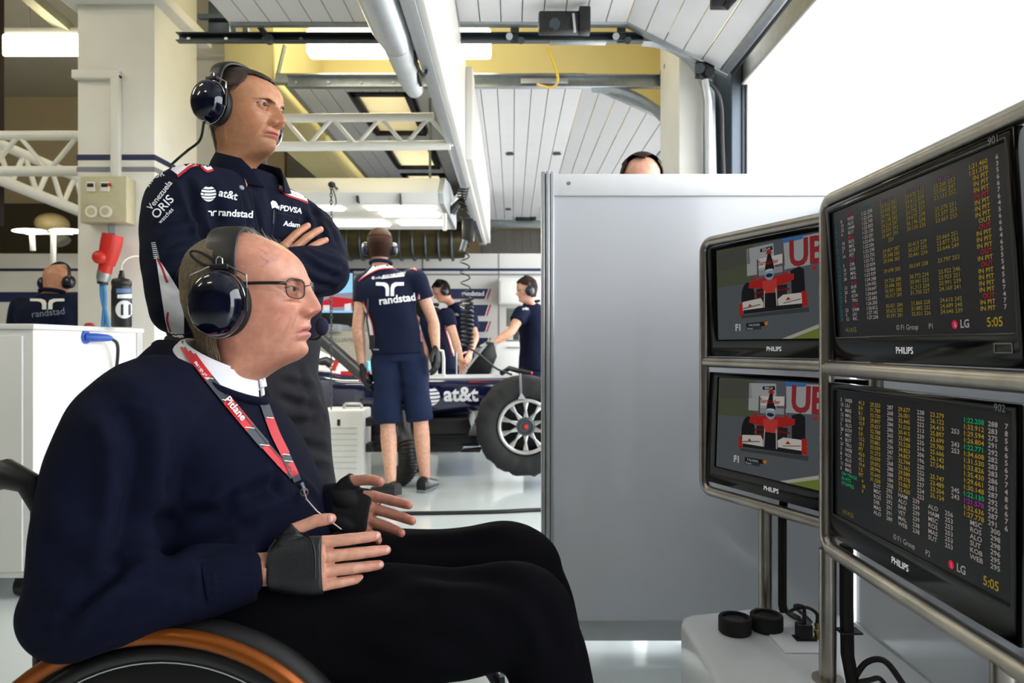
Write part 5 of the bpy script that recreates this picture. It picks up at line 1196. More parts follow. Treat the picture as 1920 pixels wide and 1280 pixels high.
# cushion pad under the band by the ear, with its loop
lp = [MA @ Vector((.088, -.050+.022*math.cos(a), .168+.009*math.sin(a)-.010*math.cos(a))) for a in np.linspace(0, 2*math.pi, 24, endpoint=False)]
obj('pad_loop', MB().tube(lp, .0022, 8, closed=True), M_black, hsA)
gl = thing('glasses', 'thin dark metal glasses worn by the seated elderly man', 'glasses', MA @ Vector((0, .1, .12)))
M_rim = mat('rim_metal', '#3a3436', .3, .8, var=0); M_gun = mat('temple_dark', '#1d1b1d', .4, .3, var=0)
M_glass = bpy.data.materials.new('lens_glass'); M_glass.use_nodes = True; _n = M_glass.node_tree; _b = _n.nodes['Principled BSDF']; _b.inputs['Base Color'].default_value = (1,1,1,1); _b.inputs['Transmission Weight'].default_value = 1; _b.inputs['Roughness'].default_value = 0; _b.inputs['IOR'].default_value = 1.05
for sg in (1, -1):
    cx_, cz_, yy_ = sg*.0350, .1215, .0945; rim = []
    for a in np.linspace(0, 2*math.pi, 40, endpoint=False):
        x_, z_ = .0238*sgnpow(math.cos(a), .62), .0168*sgnpow(math.sin(a), .72); rim.append(MA @ Vector((cx_+x_, yy_ - .27*max(0, abs(cx_+x_)-.010), cz_+z_)))
    fr = obj('rim', MB().tube(rim, .00085, 8, closed=True), M_rim, gl)
    b = MB(); vs = [b.bm.verts.new(p) for p in rim]; b.bm.faces.new(vs); ld = MA.to_3x3() @ Vector((0, 1, 0)); bmesh.ops.solidify(b.bm, geom=b.bm.faces[:], thickness=.0015); obj('lens', b, M_glass, fr, smooth=False)
    tm = [(sg*.0585, .0815, .128), (sg*.0635, .079, .1285), (sg*.0695, .070, .1285), (sg*.0755, .04, .128), (sg*.0785, .005, .127)]
    obj('temple', MB().tube([MA @ Vector(p) for p in spline(tm, 5)], .0013, 8, flat=2.1, up=(0,0,1)), M_gun, gl)
    obj('nose_pad', MB().ball(MA @ Vector((sg*.011, .093, .113)), (.002, .003, .005)), M_glass, gl)
obj('bridge', MB().tube([MA @ Vector(p) for p in ((-.0112,.0942,.127),(-.005,.0985,.1295),(.005,.0985,.1295),(.0112,.0942,.127))], .0009, 8), M_rim, gl)
# ---- lanyard
trA = bvh_of([swo, shirtA]); M_red = mat('lanyard_red', '#c8202c', .5, var=.05); M_lgrey = mat('lanyard_grey', '#3a4048', .55, var=.1); M_lwhite = mat('lanyard_white', '#e6e4e4', .5, var=0)
ly = thing('lanyard', 'red and grey pass lanyard reading Pitlane around the seated man\'s neck', 'lanyard', (-.42, 1.1, .9))
sA = spline([(347,648),(362,671),(386,704),(425,752),(470,806),(515,858),(548,893)], 20); 
def sub_(S, a, b): n = len(S)-1; return [tuple(p) for p in S[int(a*n):int(b*n)+1]]
def seg_ribbon(nm, S, a, b, w, m, off): 
    pts = sub_(S, a, b); return px_poly(nm, ribbon_px(pts[::3]+([pts[-1]] if (len(pts)-1) % 3 else []), w), trA, m, ly, off, .0012)
for a, b, m in ((0,.36,M_red),(.36,.50,M_lgrey),(.50,.66,M_red),(.66,.76,M_lgrey),(.76,.96,M_red),(.96,1,M_lgrey)): seg_ribbon('strap', sA, a, b, 19 if a < .5 else (19 if a < .7 else 15), m, .004)
sB = spline([(489,742),(500,775),(515,815),(532,850),(546,880),(556,902)], 20)
for a, b, m in ((0,.25,M_lgrey),(.25,.62,M_red),(.62,.72,M_lgrey),(.72,.9,M_red),(.9,1,M_lgrey)): seg_ribbon('strap', sB, a, b, 17 if a < .5 else 15, m, .004)
trL = bvh_of([o for o in bpy.data.objects if o.parent == ly and o.name.startswith('strap')])
px_text('lettering', 'Pitlane', 14, 419, 751, 50, trL, M_lwhite, ly, bold=.02, off=.0035); px_text('lettering', 'Pitlane', 11, 391, 711, 236, trL, M_lwhite, ly, bold=.02, off=.0035)
for S, o_, a, b in ((sA, 9.5, .36, .98), (sA, -9, .36, .98), (sB, 7.5, .0, .95)):
    pts = np.array(sub_(S, a, b)); T_ = np.gradient(pts, axis=0); T_ /= np.linalg.norm(T_, axis=1)[:,None]; N_ = np.stack([-T_[:,1], T_[:,0]], -1)
    px_poly('edge_stripe', ribbon_px([tuple(p) for p in (pts+N_*o_*.88)[::6]], 1.6), trL, M_lgrey if o_ < 9 else M_lwhite, ly, .002)
for S, t_ in ((sA,.5),(sA,.36),(sA,.66),(sA,.76),(sB,.25),(sB,.62),(sB,.7)):
    p = S[int(t_*(len(S)-1))]; px_poly('slash_stripe', [[(p[0]-9,p[1]-3),(p[0]+9,p[1]-1),(p[0]+9,p[1]+.6),(p[0]-9,p[1]-1.4)]], trL, M_lwhite, ly, .002)
c1 = px_hit(559, 905, trA)[0]; c1 = (c1[0]+c1[2]*.006) if c1 else P(559,905,1.12)
c2, c3, c4 = c1+Vector((.008,-.004,-.018)), P(574,935,1.12), P(640,992,1.13)
obj('crimp', MB().bar(c1, c1+Vector((.006,-.002,-.014)), .008, .004), M_wire, ly); obj('clip', MB().torus(c1.lerp(c3,.6), (.3,-1,.2), .006, .0012, 20, 6), M_wire, ly); obj('clip_hook', MB().tube([c1.lerp(c3,.3), c1.lerp(c3,.7), c3], .0016, 6), M_wire, ly)
obj('cord', MB().tube([c3, c3.lerp(c4,.35)+Vector((0,-.01,0)), c4], .0012, 6), mat('cord_grey', '#b9b7b3', .4, .4), ly)
# ================================================================== WHEELCHAIR
wc = thing('wheelchair', 'wheelchair with orange hand rims and dark carbon wheels under the seated man', 'wheelchair', (-.5, 1.22, 0))
M_orange = mat('orange_anodised', '#8f4c16', .35, .6, var=.08); M_tyre = mat('tyre_rubber', '#0b0b0c', .6, var=.1); M_carbon = mat('carbon_weave', '#26272b', .3, .2, var=.3, scale=350, coat=.5)
for y, sg in ((.968, -1), (1.472, 1)):
    c = Vector((-.49, y, .32)); ax = (0, sg, 0)
    w = obj('wheel', MB().torus(c+Vector((0,-sg*.03,0)), (0,1,0), .284, .021, 72, 12), M_tyre, wc)
    obj('rim_disc', MB().lathe([(.0,.0),(.05,.012),(.06,.004),(.235,-.004),(.262,-.012),(.27,-.03)], c, ax, 72, caps=False), mat('disc_black', '#0b0b0d', .35, var=.1), w)
    obj('rim_band', MB().torus(c+Vector((0,sg*.004,0)), (0,1,0), .268, .012, 72, 10), M_black, w); obj('rim_line', MB().torus(c+Vector((0,sg*.012,0)), (0,1,0), .257, .0016, 72, 6), M_wire, w)
    obj('hand_rim', MB().torus(c+Vector((0,sg*.022,0)), (0,1,0), .298, .0115, 80, 12), M_orange, wc)
obj('seat', MB().box((-.68,1.03,.42),(-.24,1.41,.455)), M_blackm, wc, bevel=.012)
obj('backrest', MB().box((-.73,1.04,.45),(-.70,1.40,.80)), M_blackm, wc, bevel=.012)
for y in (1.04, 1.40):
    obj('push_handle', MB().tube([(-.715,y,.44),(-.72,y,.77),(-.735,y,.81),(-.77,y,.825),(-.83,y,.812),(-.87,y,.785)], [.012,.012,.018,.023,.022,.016], 14), M_black, wc)
    obj('side_tube', MB().tube([(-.70,y,.40),(-.24,y,.40),(-.05,y,.36),(.12,y,.10)], .013, 10), M_galvd, wc)
    obj('caster', MB().torus((-.0,y,.06), (0,1,0), .042, .017, 24, 10).cyl((0,y-.01,.06),(0,y+.01,.06),.04,20), M_tyre, wc); obj('caster_fork', MB().bar((0,y-.03,.06),(-.02,y-.03,.36),.02,.01), M_galvd, wc)
obj('foot_plate', MB().box((.04,1.04,.075),(.33,1.37,.088)), M_black, wc, bevel=.003); obj('axle', MB().cyl((-.49,.96,.32),(-.49,1.48,.32),.012,12), M_galvd, wc)
# ================================================================== STANDING MAN WITH CROSSED ARMS
M_navycl = mat('navy_cotton', '#0b1024', .85, var=.12, scale=40, bump=.25, bscale=900, spec=.18)
M_clwhite = mat('cloth_white', '#e4e4e8', .75, var=.04, bump=.1, bscale=600)
M_clred = mat('cloth_red', '#b81f2d', .7, var=.05)
M_prtw = mat('print_white', '#eceef2', .6, var=0)
M_prtg = mat('print_grey', '#8e96a8', .6, var=0)
M_charcoal = mat('charcoal_trouser', '#2c2c30', .85, var=.1, scale=30, bump=.2, bscale=700, spec=.2)
def globe_polys(cx, cy, r, sx=1.):
    """striped globe emblem: five crescent bands"""
    out = []
    for y0, y1, k in ((-.92,-.66,.5),(-.52,-.26,.2),(-.12,.16,.05),(.30,.56,.2),(.68,.92,.5)):
        a = [(-math.sqrt(max(0,1-y0*y0)), y0)]; n = 8; top = []; bot = []
        for i in range(n+1):
            t = -1+2*i/n; top.append((t*math.sqrt(max(.0,1-y0*y0)), y0 + .10*(1-t*t))); bot.append((t*math.sqrt(max(.0,1-y1*y1)), y1 + .10*(1-t*t)))
        out.append([(cx+x*r*sx, cy+y*r) for x, y in top + bot[::-1]])
    return out
def fork_polys(cx, cy, w, h):
    """two mirrored hooked bars"""
    out = []
    for s in (-1, 1):
        p = [(.05,1),(.05,.42),(.12,.16),(.35,.02),(1,.0),(1,.24),(.52,.26),(.36,.36),(.30,.54),(.30,1)]
        out.append([(cx+s*x*w/2, cy-h/2+y*h) for x, y in p][::s])
    return out
specB = dict(skin='#bd8660', ruddy=.7, stubble=.22, brow=6, socket=12.5, cheek=4, hollow=5.5, fold=2.2, frown=(-4.5, 4.5), lines=(), bag=1.4, eyey=72.0, browc='#2a1c14', browa=.95, lip='#bf6a66', mouthw=25, smile=-2.5, open=.46, browz=-3.5, gaze=(.10, -.12),
  prof=dict(front=[(-75,2),(-50,6),(-34,14),(-22,27),(-14,43),(-8,60),(-2,77),(5,87),(12,91),(20,92),(28,89),(33,87.5),(39,91),(44,92),(48,90),(53,93),(58,93),(64,90),(72,91),(84,93),(96,93),(104,93),(112,96),(120,98),(130,97.5),(150,94),(168,87),(186,74),(202,54),(215,30),(225,3),(230,-20)], nose=[(60,0),(63,7),(66,14),(70,22.5),(74,27),(78,26.5),(86,21.5),(96,13),(103,8),(110,4),(118,0)], width=[(-75,62),(-45,55),(-25,53),(-8,51),(4,52),(16,55),(34,60),(55,65),(80,70),(100,72),(125,74),(150,75),(172,71),(192,61),(208,46),(220,30),(227,16),(230,1)]))
MBh = head_frame((-.655, 1.67, 1.487), (math.cos(.33), -math.sin(.33), -.02), (.03, 0, 1))
V, Q, F = head_mesh(specB); CB = head_colour(F, specB)
V = V.copy(); V[:,2] = cub([-75,0,33,48,66,104,117,150,200,230], [-75,0,28,41,60,102.5,114,137,174,194], V[:,2]*1000)/1000; VB = xf(V*np.array([.99,.985,1.03]), MBh); hB = mesh_from('h', VB, Q); NB = normals_np(hB)
if np.mean(np.sum(NB*(VB-np.array(MBh @ Vector((0,0,.12)))), 1)) < 0: hB.flip_normals(); NB = -NB
fB, rB = Vector((.82,-.57,0)), Vector((-.57,-.82,0)); cB = lambda x, z, d=0: Vector((-.655,1.69,z)) + rB*x + fB*d
hb_ = MB(); MRb = wrist((-.548, 1.540, 1.166), (.60,.26,.74), (.10,-.97,.2))
tRb = hand_solid(hb_, MRb, spread=(.05,.0,-.05,-.10), curl=((.18,.25,.15),(.2,.28,.18),(.25,.3,.2),(.3,.32,.2)), s=.97, side=-1, thumb_dir=((.35,.9,-.5),(-.1,.9,-.4),(-.1,.9,-.4)))
mRb = remesh(hb_, .0019, 4, .5)
coreB = MB(); loft(coreB, [(cB(0,.95), rB*.15, fB*.09), (cB(0,1.2), rB*.16, fB*.09), (cB(0,1.36), rB*.14, fB*.07), (cB(0,1.43), rB*.05, fB*.05)], 20, 3)
bodyB = link('person', join_meshes('person', [(hB, CB), (mRb, hand_col(mRb, tRb, '#c48d6b')), (coreB.mesh('c'), '#bd8660')]), M_skin, None, smooth=60, base=(-.62, 1.69, 0))
tag(bodyB, 'standing man with crossed arms in navy team shirt behind the wheelchair', 'person')
make_eyes(MBh @ Matrix.Translation((0,0,.0015)), specB, bodyB, 1.0)
sh = MB()
loft(sh, [(cB(0,1.0), rB*.175, fB*.118), (cB(0,1.06), rB*.190, fB*.130), (cB(0,1.18), rB*.2, fB*.14), (cB(0,1.28), rB*.208, fB*.138), (cB(0,1.35), rB*.195, fB*.115), (cB(0,1.395), rB*.15, fB*.09), (cB(0,1.425), rB*.085, fB*.072), (cB(0,1.445), rB*.072, fB*.066)], 40, 6, 2.3)
S_R, E_R, W_R = Vector((-.742,1.535,1.345)), Vector((-.70,1.43,1.10)), Vector((-.565,1.54,1.14))
S_L, E_L, W_L = Vector((-.553,1.815,1.335)), Vector((-.443,1.61,1.195)), Vector((-.62,1.41,1.165))
limb(sh, [(-.68,1.61,1.37), S_R, S_R.lerp(E_R,.5)+Vector((-.012,-.01,0)), E_R], [.07,.073,.066,.056], 24); limb(sh, [E_R, E_R.lerp(W_R,.5), W_R], [.058,.052,.042], 24)
limb(sh, [(-.61,1.76,1.37), S_L, S_L.lerp(E_L,.5)+Vector((.012,0,0)), E_L], [.068,.07,.064,.056], 24); limb(sh, [E_L, E_L.lerp(W_L,.45)+Vector((.01,-.015,0)), W_L], [.06,.055,.046], 24)
shm = remesh(sh, .0062, 6, .5)
LB = lambda a, d, w: ([tuple(P(*q)) for q in a], d, w)
px_creases(shm, [([(350,335),(366,390),(380,440),(388,490)], .016, .011), ([(300,470),(340,447),(380,438)], .007, .010), ([(290,430),(325,412),(362,405)], .005, .010), ([(300,505),(345,488),(380,480)], .007, .011), ([(295,395),(330,380)], .004, .010), ([(310,540),(350,520)], .006, .011),
   ([(400,440),(430,462),(460,470)], .006, .012), ([(385,330),(400,380),(405,420)], .005, .014), ([(466,360),(478,400),(490,450)], .004, .007), ([(505,350),(512,400),(505,460)], .004, .012), ([(400,455),(440,440),(470,448)], .005, .012),
   ([(560,480),(600,508),(640,520)], .007, .009), ([(575,472),(612,488),(648,500)], .006, .008), ([(590,545),(625,525),(650,505)], .006, .009), ([(570,520),(610,535),(630,540)], .005, .008), ([(582,380),(598,420),(612,455)], .008, .010), ([(562,385),(572,415),(574,428)], .006, .009), ([(600,400),(620,430),(630,460)], .005, .009), ([(545,500),(560,540),(590,560)], .006, .010)], noise=.0022, nscale=13)
shB = link('shirt', shm, M_navycl, bodyB, smooth=80)
tb = MB()
loft(tb, [(cB(0,.82), rB*.17, fB*.12), (cB(0,.90), rB*.185, fB*.125), (cB(0,.97), rB*.19, fB*.130), (cB(0,1.03), rB*.192, fB*.132), (cB(0,1.045), rB*.188, fB*.128)], 32, 4)
limb(tb, [cB(-.085,.90,.02), (-.545,1.735,.72), (-.50,1.71,.50), (-.49,1.74,.30), (-.47,1.76,.07)], [.105,.092,.074,.066,.06], 24)
limb(tb, [cB(.085,.90), (-.68,1.62,.70), (-.66,1.60,.48), (-.68,1.63,.28), (-.68,1.64,.07)], [.105,.090,.074,.066,.06], 24)
tbm = remesh(tb, .008, 6, .5)
px_creases(tbm, [([(520,745),(560,760),(605,770)], .008, .010), ([(530,800),(570,795),(612,782)], .009, .012), ([(545,835),(590,840),(625,850)], .008, .012), ([(520,715),(560,722),(595,730)], .008, .010), ([(530,870),(570,880),(630,880)], .007, .012), ([(560,690),(580,740),(590,800)], .006, .012)], noise=.003, nscale=12)
trB = link('trousers', tbm, M_charcoal, bodyB, smooth=80)
for q, d in (((-.47,1.75,0), Vector((.9,-.43,0))), ((-.68,1.63,0), Vector((.7,-.7,0)))):
    q = Vector(q); s_ = MB(); r_ = Vector((d.y,-d.x,0)); loft(s_, [(q-d*.06+Vector((0,0,.05)), r_*.034, Vector((0,0,.05))), (q+Vector((0,0,.05)), r_*.04, Vector((0,0,.05))), (q+d*.1+Vector((0,0,.035)), r_*.045, Vector((0,0,.034))), (q+d*.18+Vector((0,0,.026)), r_*.04, Vector((0,0,.026))), (q+d*.205+Vector((0,0,.02)), r_*.02, Vector((0,0,.018)))], 20, 4); obj('shoe', s_, M_shoe, bodyB)
# collar, placket, buttons, pocket
cc = cB(0, 1.43, .005)
def tring(c, f, r, n, g0, rise): return [Vector(c) + f*math.cos(a) + r*math.sin(a) + Vector((0,0,rise*(1-math.cos(a))/2)) for a in np.linspace(g0, 2*math.pi-g0, n)]
col_lo = tring(cc+Vector((0,0,-.038)), fB*.108, rB*.098, 48, .30, .045); col_md = tring(cc+Vector((0,0,.004)), fB*.090, rB*.085, 48, .55, .045); col_hi = tring(cc+Vector((0,0,.026)), fB*.074, rB*.076, 48, .80, .045)
strip('collar', col_lo, col_hi, .004, M_navycl, shB, col_md)
trS = bvh_of([shB])
vneck = px_poly('open_neck', [[(448,300),(486,296),(470,322),(462,352)]], trS, M_skin, bodyB, .003); set_col(vneck.data, lin('#b88160')[:3])
for y, x in ((352,470),(440,483)): 
    h = px_hit(x-17 if y < 400 else x-6, y, trS)[0]
    if h: obj('button', MB().lathe([(0,.003),(.003,.003),(.0055,.0022),(.006,0)], h[0], h[2], 16), M_prtg, shB)
px_poly('placket_edge', ribbon_px([(468,345),(474,380),(484,430),(490,465)], 1.5), trS, M_blackm, shB, .001); px_poly('placket_edge', ribbon_px([(447,345),(455,390),(465,440)], 1.2), trS, M_blackm, shB, .001)
px_poly('pocket_edge', ribbon_px([(517,398),(540,403),(562,410)], 1.2), trS, M_blackm, shB, .001); px_poly('pocket_edge', ribbon_px([(562,410),(556,440),(548,470)], 1.2), trS, M_blackm, shB, .001); px_poly('pocket_edge', ribbon_px([(517,398),(512,430),(508,460)], 1.2), trS, M_blackm, shB, .001)
px_poly('pen', [[(512,394),(515,394),(514,420),(511,420)]], trS, M_galvd, shB, .003)
# white yokes and red piping
px_poly('shoulder_panel', [[(304,306),(320,299),(350,292),(378,286),(384,300),(400,318),(386,320),(373,309),(356,314),(345,322),(336,330),(320,318)]], trS, M_clwhite, shB)
px_poly('piping', ribbon_px([(333,331),(346,321),(357,313),(373,309)], 5), trS, M_clred, shB, .002); px_poly('piping', ribbon_px([(374,309),(387,321),(400,319)], 4), trS, M_clred, shB, .002)
px_poly('shoulder_panel', [[(522,342),(530,345),(556,357),(572,366),(577,378),(560,372),(536,364),(524,352)]], trS, M_clwhite, shB)
px_poly('piping', ribbon_px([(522,352),(524,354),(537,366),(560,374),(577,381)], 2.6), trS, M_clred, shB, .002)
px_poly('side_panel', [[(292,478),(302,492),(318,516),(345,560),(345,640),(316,625),(310,600),(326,570)]], trS, M_clwhite, shB); px_poly('piping', ribbon_px([(296,484),(306,508),(314,530)], 4), trS, M_clred, shB, .002); px_poly('piping', ribbon_px([(315,585),(314,602),(320,622)], 4), trS, M_clred, shB, .002)
# prints
px_poly('emblem', globe_polys(391, 363, 14.5, 1.0), trS, M_prtw, shB); px_text('lettering', 'at&t', 15, 409, 367, 14, trS, M_prtw, shB, bold=.02)
px_poly('emblem', fork_polys(398, 400, 17, 10), trS, M_prtw, shB); px_text('lettering', 'randstad', 13.5, 409, 404, 4, trS, M_prtw, shB, bold=.025)
px_poly('emblem', [[(507,380),(511,376),(517,378),(521,384),(520,392),(516,389),(510,391)],[(519,388),(524,386),(523,394)]], trS, M_prtw, shB); px_text('lettering', 'PDVSA', 10, 524, 394, 9, trS, M_prtw, shB, bold=.03); px_text('lettering', 'Adam', 9.5, 531, 423, 7, trS, M_prtw, shB, bold=.03)
px_text('lettering', 'McGREGOR', 9.5, 280, 352, -58, trS, M_prtw, shB, bold=.02); px_text('lettering', 'OR', 10, 290, 335, -16, trS, M_prtw, shB, bold=.02)
px_text('lettering', 'Venezuela', 11.5, 284, 395, -52, trS, M_prtw, shB, bold=.015)
px_text('lettering', 'ORIS', 17, 294, 412, -48, trS, M_prtw, shB, bold=.01); px_text('lettering', 'watches', 8, 301, 420, -46, trS, M_prtw, shB)
px_text('lettering', 'PARTNER', 8, 345, 311, -14, trS, M_prtg, shB)
for k in range(9): px_poly('cuff_stripe', [[(284+k*.6,455+k*3.6),(292+k*.9,454+k*3.6),(292+k*.9,455.6+k*3.6),(284+k*.6,456.6+k*3.6)]], trS, M_prtw, shB)
nail_obj(tRb, MRb, M_nail, bodyB, MRb.to_3x3() @ Vector((0,0,1)), .95)
# hair
Zl, cal, ax_, X_ = F['Z'], F['ca'], F['ax'], F['X']
line_ = np.interp(ax_, [0,18,34,46,58,72], [184,186,193,190,168,140])
m_h = ((Zl > line_) & (cal > -.1)) | ((Zl > 60) & (cal <= -.1)) | ((Zl > 118) & (cal <= .12) & (ax_ > 55))
m_h |= (Zl > 15) & (cal < -.5)
offB = (.007 + .008*np.clip(-cal, 0, 1)*np.clip((200-Zl)/100, 0, 1) + .004*np.clip((Zl-185)/30, 0, 1))*np.clip((Zl-line_+6)/14 + (cal < -.1)*1., .1, 1)
M_hairB = mat('hair_dark', '#3a2c22', .5, var=.35, scale=160, bump=.4, bscale=420)
shlB = link('hair', scalp_shell(VB, NB, m_h, F['nz'], F['na'], offB), M_hairB, bodyB, smooth=80)
upv = np.array(MBh.to_3x3() @ Vector((0,0,1))); bk = -np.array(MBh.to_3x3() @ Vector((0,1,0)))
link('hair_strand', hair_mesh(VB+NB*offB[:,None]*.9, NB, m_h, MBh, 5200, lambda i: .030, lambda i: bk*.9 - upv*(.1 if Zl[i] > 170 else .8), .0005, 5, .10, .16, .5), M_hairB, shlB, smooth=False)['kind'] = 'stuff'
hsB = headset(MBh, 'navy headset with trailing cable on the standing man with crossed arms', dict(), 1.03, boom=False, cs=1.0, cup_y=-.015, cup_z=.093, band_y=-.012, tiltf=-.004, crown=.198, bw=.02)
cable('cord', [MBh @ Vector((.10,-.03,.055)), P(375,262,1.6), P(352,282,1.62), P(333,298,1.6), P(318,312,1.62)], .003, M_black, hsB)
# ================================================================== OTHER PEOPLE
M_headcup = mat('cup_dark', '#0d1226', .3, var=0, coat=.3)
M_shorts = mat('navy_shorts', '#16223f', .8, var=.15, scale=12, bump=.3, bscale=300, spec=.2)
M_tee = mat('navy_tee', '#0d1530', .82, var=.15, scale=12, bump=.25, bscale=300, spec=.2)
M_glove = mat('black_glove', '#0f0f11', .7, var=.1)
M_gloveg = mat('grey_glove', '#8f9296', .7, var=.1)
def bg_head(spec, M, s=1.0):
    V, Q, F = head_mesh(spec, 120, 120); C = head_colour(F, spec); W_ = xf(V*s, M); me = mesh_from('h', W_, Q); N = normals_np(me)
    if np.mean(np.sum(N*(W_-np.array(M @ Vector((0,0,.12)))), 1)) < 0: me.flip_normals(); N = -N
    return me, C, W_, N, F
def person(label, M, spec, hair, J, shirt, legs=None, s=1.0, hs=None, hs_label=None, sleeve=.55, gloves=None, skinc='#d3a086', vox=.012, collarless=False, hands=True):
    """M: head frame; J: joints neck, shR, elR, wrR, shL, elL, wrL, pelvis, and per leg hip, knee, ankle, toe"""
    me, C, W_, N, F = bg_head(spec, M, s); parts = [(me, C)]
    J = {k: Vector(v) for k, v in J.items()}
    b = MB(); f = J['front'].normalized(); r = Vector((f.y, -f.x, 0)).normalized()
    chest, pel, nk = J['chest'], J['pelvis'], J['neck']
    for sd in ('R', 'L'):
        S, E, Wr = J['sh'+sd], J['el'+sd], J['wr'+sd]; limb(b, [S, S.lerp(E,.5), E, E.lerp(Wr,.3), Wr], [.05,.046,.040,.042,.027], 14, 4)
    loft(b, [(pel, r*.12, f*.08), (pel.lerp(chest,.5), r*.13, f*.08), (chest, r*.15, f*.09), (nk, r*.055, f*.055)], 18, 3)
    for sd in ('R', 'L'):
        if 'hip'+sd in J: limb(b, [J['hip'+sd], J['knee'+sd], J['knee'+sd].lerp(J['ank'+sd], .35), J['ank'+sd]], [.075,.054,.056,.036], 14, 4)
    bm_ = remesh(b, vox*.7, 3, .5); parts.append((bm_, skinc))
    hp = []
    for sd, side in (('R', -1), ('L', 1)):
        if not hands: continue
        E, Wr = J['el'+sd], J['wr'+sd]; d = (Wr-E).normalized(); bk_ = J.get('back'+sd, -f*.2 + r*(1 if sd == 'R' else -1)); Mh = wrist(Wr, d, bk_)
        hb = MB(); hand_solid(hb, Mh, curl=((.3,.4,.3),)*4, s=.98, side=(1 if sd == 'L' else 1)*1); hm = remesh(hb, .004, 3, .5)
        if gloves and sd in gloves: hp.append((hm, gloves[sd], Mh))
        else: parts.append((hm, skinc))
    o = link('person', join_meshes('person', parts), M_skin, None, smooth=60, base=(pel.x, pel.y, 0)); tag(o, label, 'person')
    for hm, gm, Mh in hp:
        v = verts_np(hm); nn = normals_np(hm); set_verts(hm, v+nn*.004); link('glove', hm, gm, o, smooth=60)
    # shirt
    t = MB(); loft(t, [(pel+Vector((0,0,-.03)), r*.188, f*.138), (pel.lerp(chest,.45), r*.17, f*.12), (chest, r*.195, f*.125), (chest.lerp(nk,.55), r*.16, f*.10), (nk+Vector((0,0,-.012)), r*.075, f*.07)], 28, 4)
    for sd in ('R', 'L'):
        S, E = J['sh'+sd], J['el'+sd]; e = S.lerp(E, sleeve); limb(t, [S.lerp(chest,.35), S, S.lerp(e,.6), e], [.075,.072,.070,.068 if sleeve < .9 else .055], 18, 4, caps_r=False)
        t.ball(S.lerp(chest,.35), .072, None, 14, 9); 
        if sleeve > .9: limb(t, [e, e.lerp(J['wr'+sd], .9)], [.055, .04], 16, 4)
    tm = remesh(t, vox, 4, .5); creases(tm, [], noise=.004, nscale=9); so = link('shirt', tm, shirt, o, smooth=80)
    ck = MB(); ck.tube([nk + f*.066*math.cos(a) + r*.07*math.sin(a) + Vector((0,0,.004+.012*-math.cos(a))) for a in np.linspace(0, 2*math.pi, 28, endpoint=False)], .014, 8, closed=True); obj('collar', ck, shirt, so)
    # legs
    if legs:
        kind, lm = legs; g = MB(); loft(g, [(pel+Vector((0,0,.05)), r*.145, f*.10), (pel+Vector((0,0,-.03)), r*.168, f*.122), (pel+Vector((0,0,-.08)), r*.175, f*.13)], 24, 3)
        for sd in ('R', 'L'):
            H, K, A = J['hip'+sd], J['knee'+sd], J['ank'+sd]
            if kind == 'shorts': limb(g, [H, H.lerp(K,.5), H.lerp(K,1.02)], [.105,.10,.092], 20, 4, caps_r=False); g.ball(H, .10, None, 14, 9)
            else: limb(g, [H, K, K.lerp(A,.5), A], [.105,.08,.07,.062], 20, 4)
        gm = remesh(g, vox, 4, .5); creases(gm, [], noise=.005, nscale=10); link(kind, gm, lm, o, smooth=80)
        for sd in ('R', 'L'):
            A, d = J['ank'+sd], J['toe'+sd].normalized(); r2 = Vector((d.y,-d.x,0)); z = A.z; q = Vector((A.x, A.y, 0)); s_ = MB()
            loft(s_, [(q-d*.075+Vector((0,0,.05)), r2*.034, Vector((0,0,.05))), (q-d*.03+Vector((0,0,.055)), r2*.042, Vector((0,0,.055))), (q+d*.07+Vector((0,0,.04)), r2*.045, Vector((0,0,.04))), (q+d*.16+Vector((0,0,.028)), r2*.044, Vector((0,0,.028))), (q+d*.2+Vector((0,0,.02)), r2*.025, Vector((0,0,.018)))], 18, 4)
            shoe = obj('shoe', s_, M_shoe, o); so_ = MB(); loft(so_, [(q-d*.082+Vector((0,0,.011)), r2*.034, Vector((0,0,.011))), (q+d*.06+Vector((0,0,.011)), r2*.048, Vector((0,0,.011))), (q+d*.2+Vector((0,0,.011)), r2*.03, Vector((0,0,.011)))], 18, 4); obj('sole', so_, mat('shoe_sole', '#77797c', .5), shoe)
    # hair
    if hair is not None:
        mask, off, hm_ = hair(F); hs_ = link('hair', scalp_shell(W_, N, mask, F['nz'], F['na'], off), hm_, o, smooth=80)
    if hs: headset(M, hs_label, dict(cup=M_headcup), s, boom=hs.get('boom', False), detail=False, cs=hs.get('cs', 1.0), crown=hs.get('crown', .238), bw=.016, sides=(1, -1), gap=.003)
    return o, so
def full_hair(m, low=40, frontline=196):
    def fn(F):
        Z, ca, ax = F['Z'], F['ca'], F['ax']; mask = ((Z > frontline-np.clip(ax-40,0,40)*.9) & (ca > -.05)) | ((Z > low) & (ca <= -.05)) ; return mask, .012*np.ones(len(Z))+.006*(Z > 170), m
    return fn
M_hbr = mat('hair_auburn', '#2c190f', .8, var=.35, scale=90, bump=.4, bscale=300, spec=.15); M_hbk = mat('hair_black', '#100c0a', .8, var=.3, scale=90, bump=.4, bscale=300, spec=.15); M_hmid = mat('hair_mid_brown', '#33251b', .8, var=.35, scale=90, bump=.4, bscale=300, spec=.15)
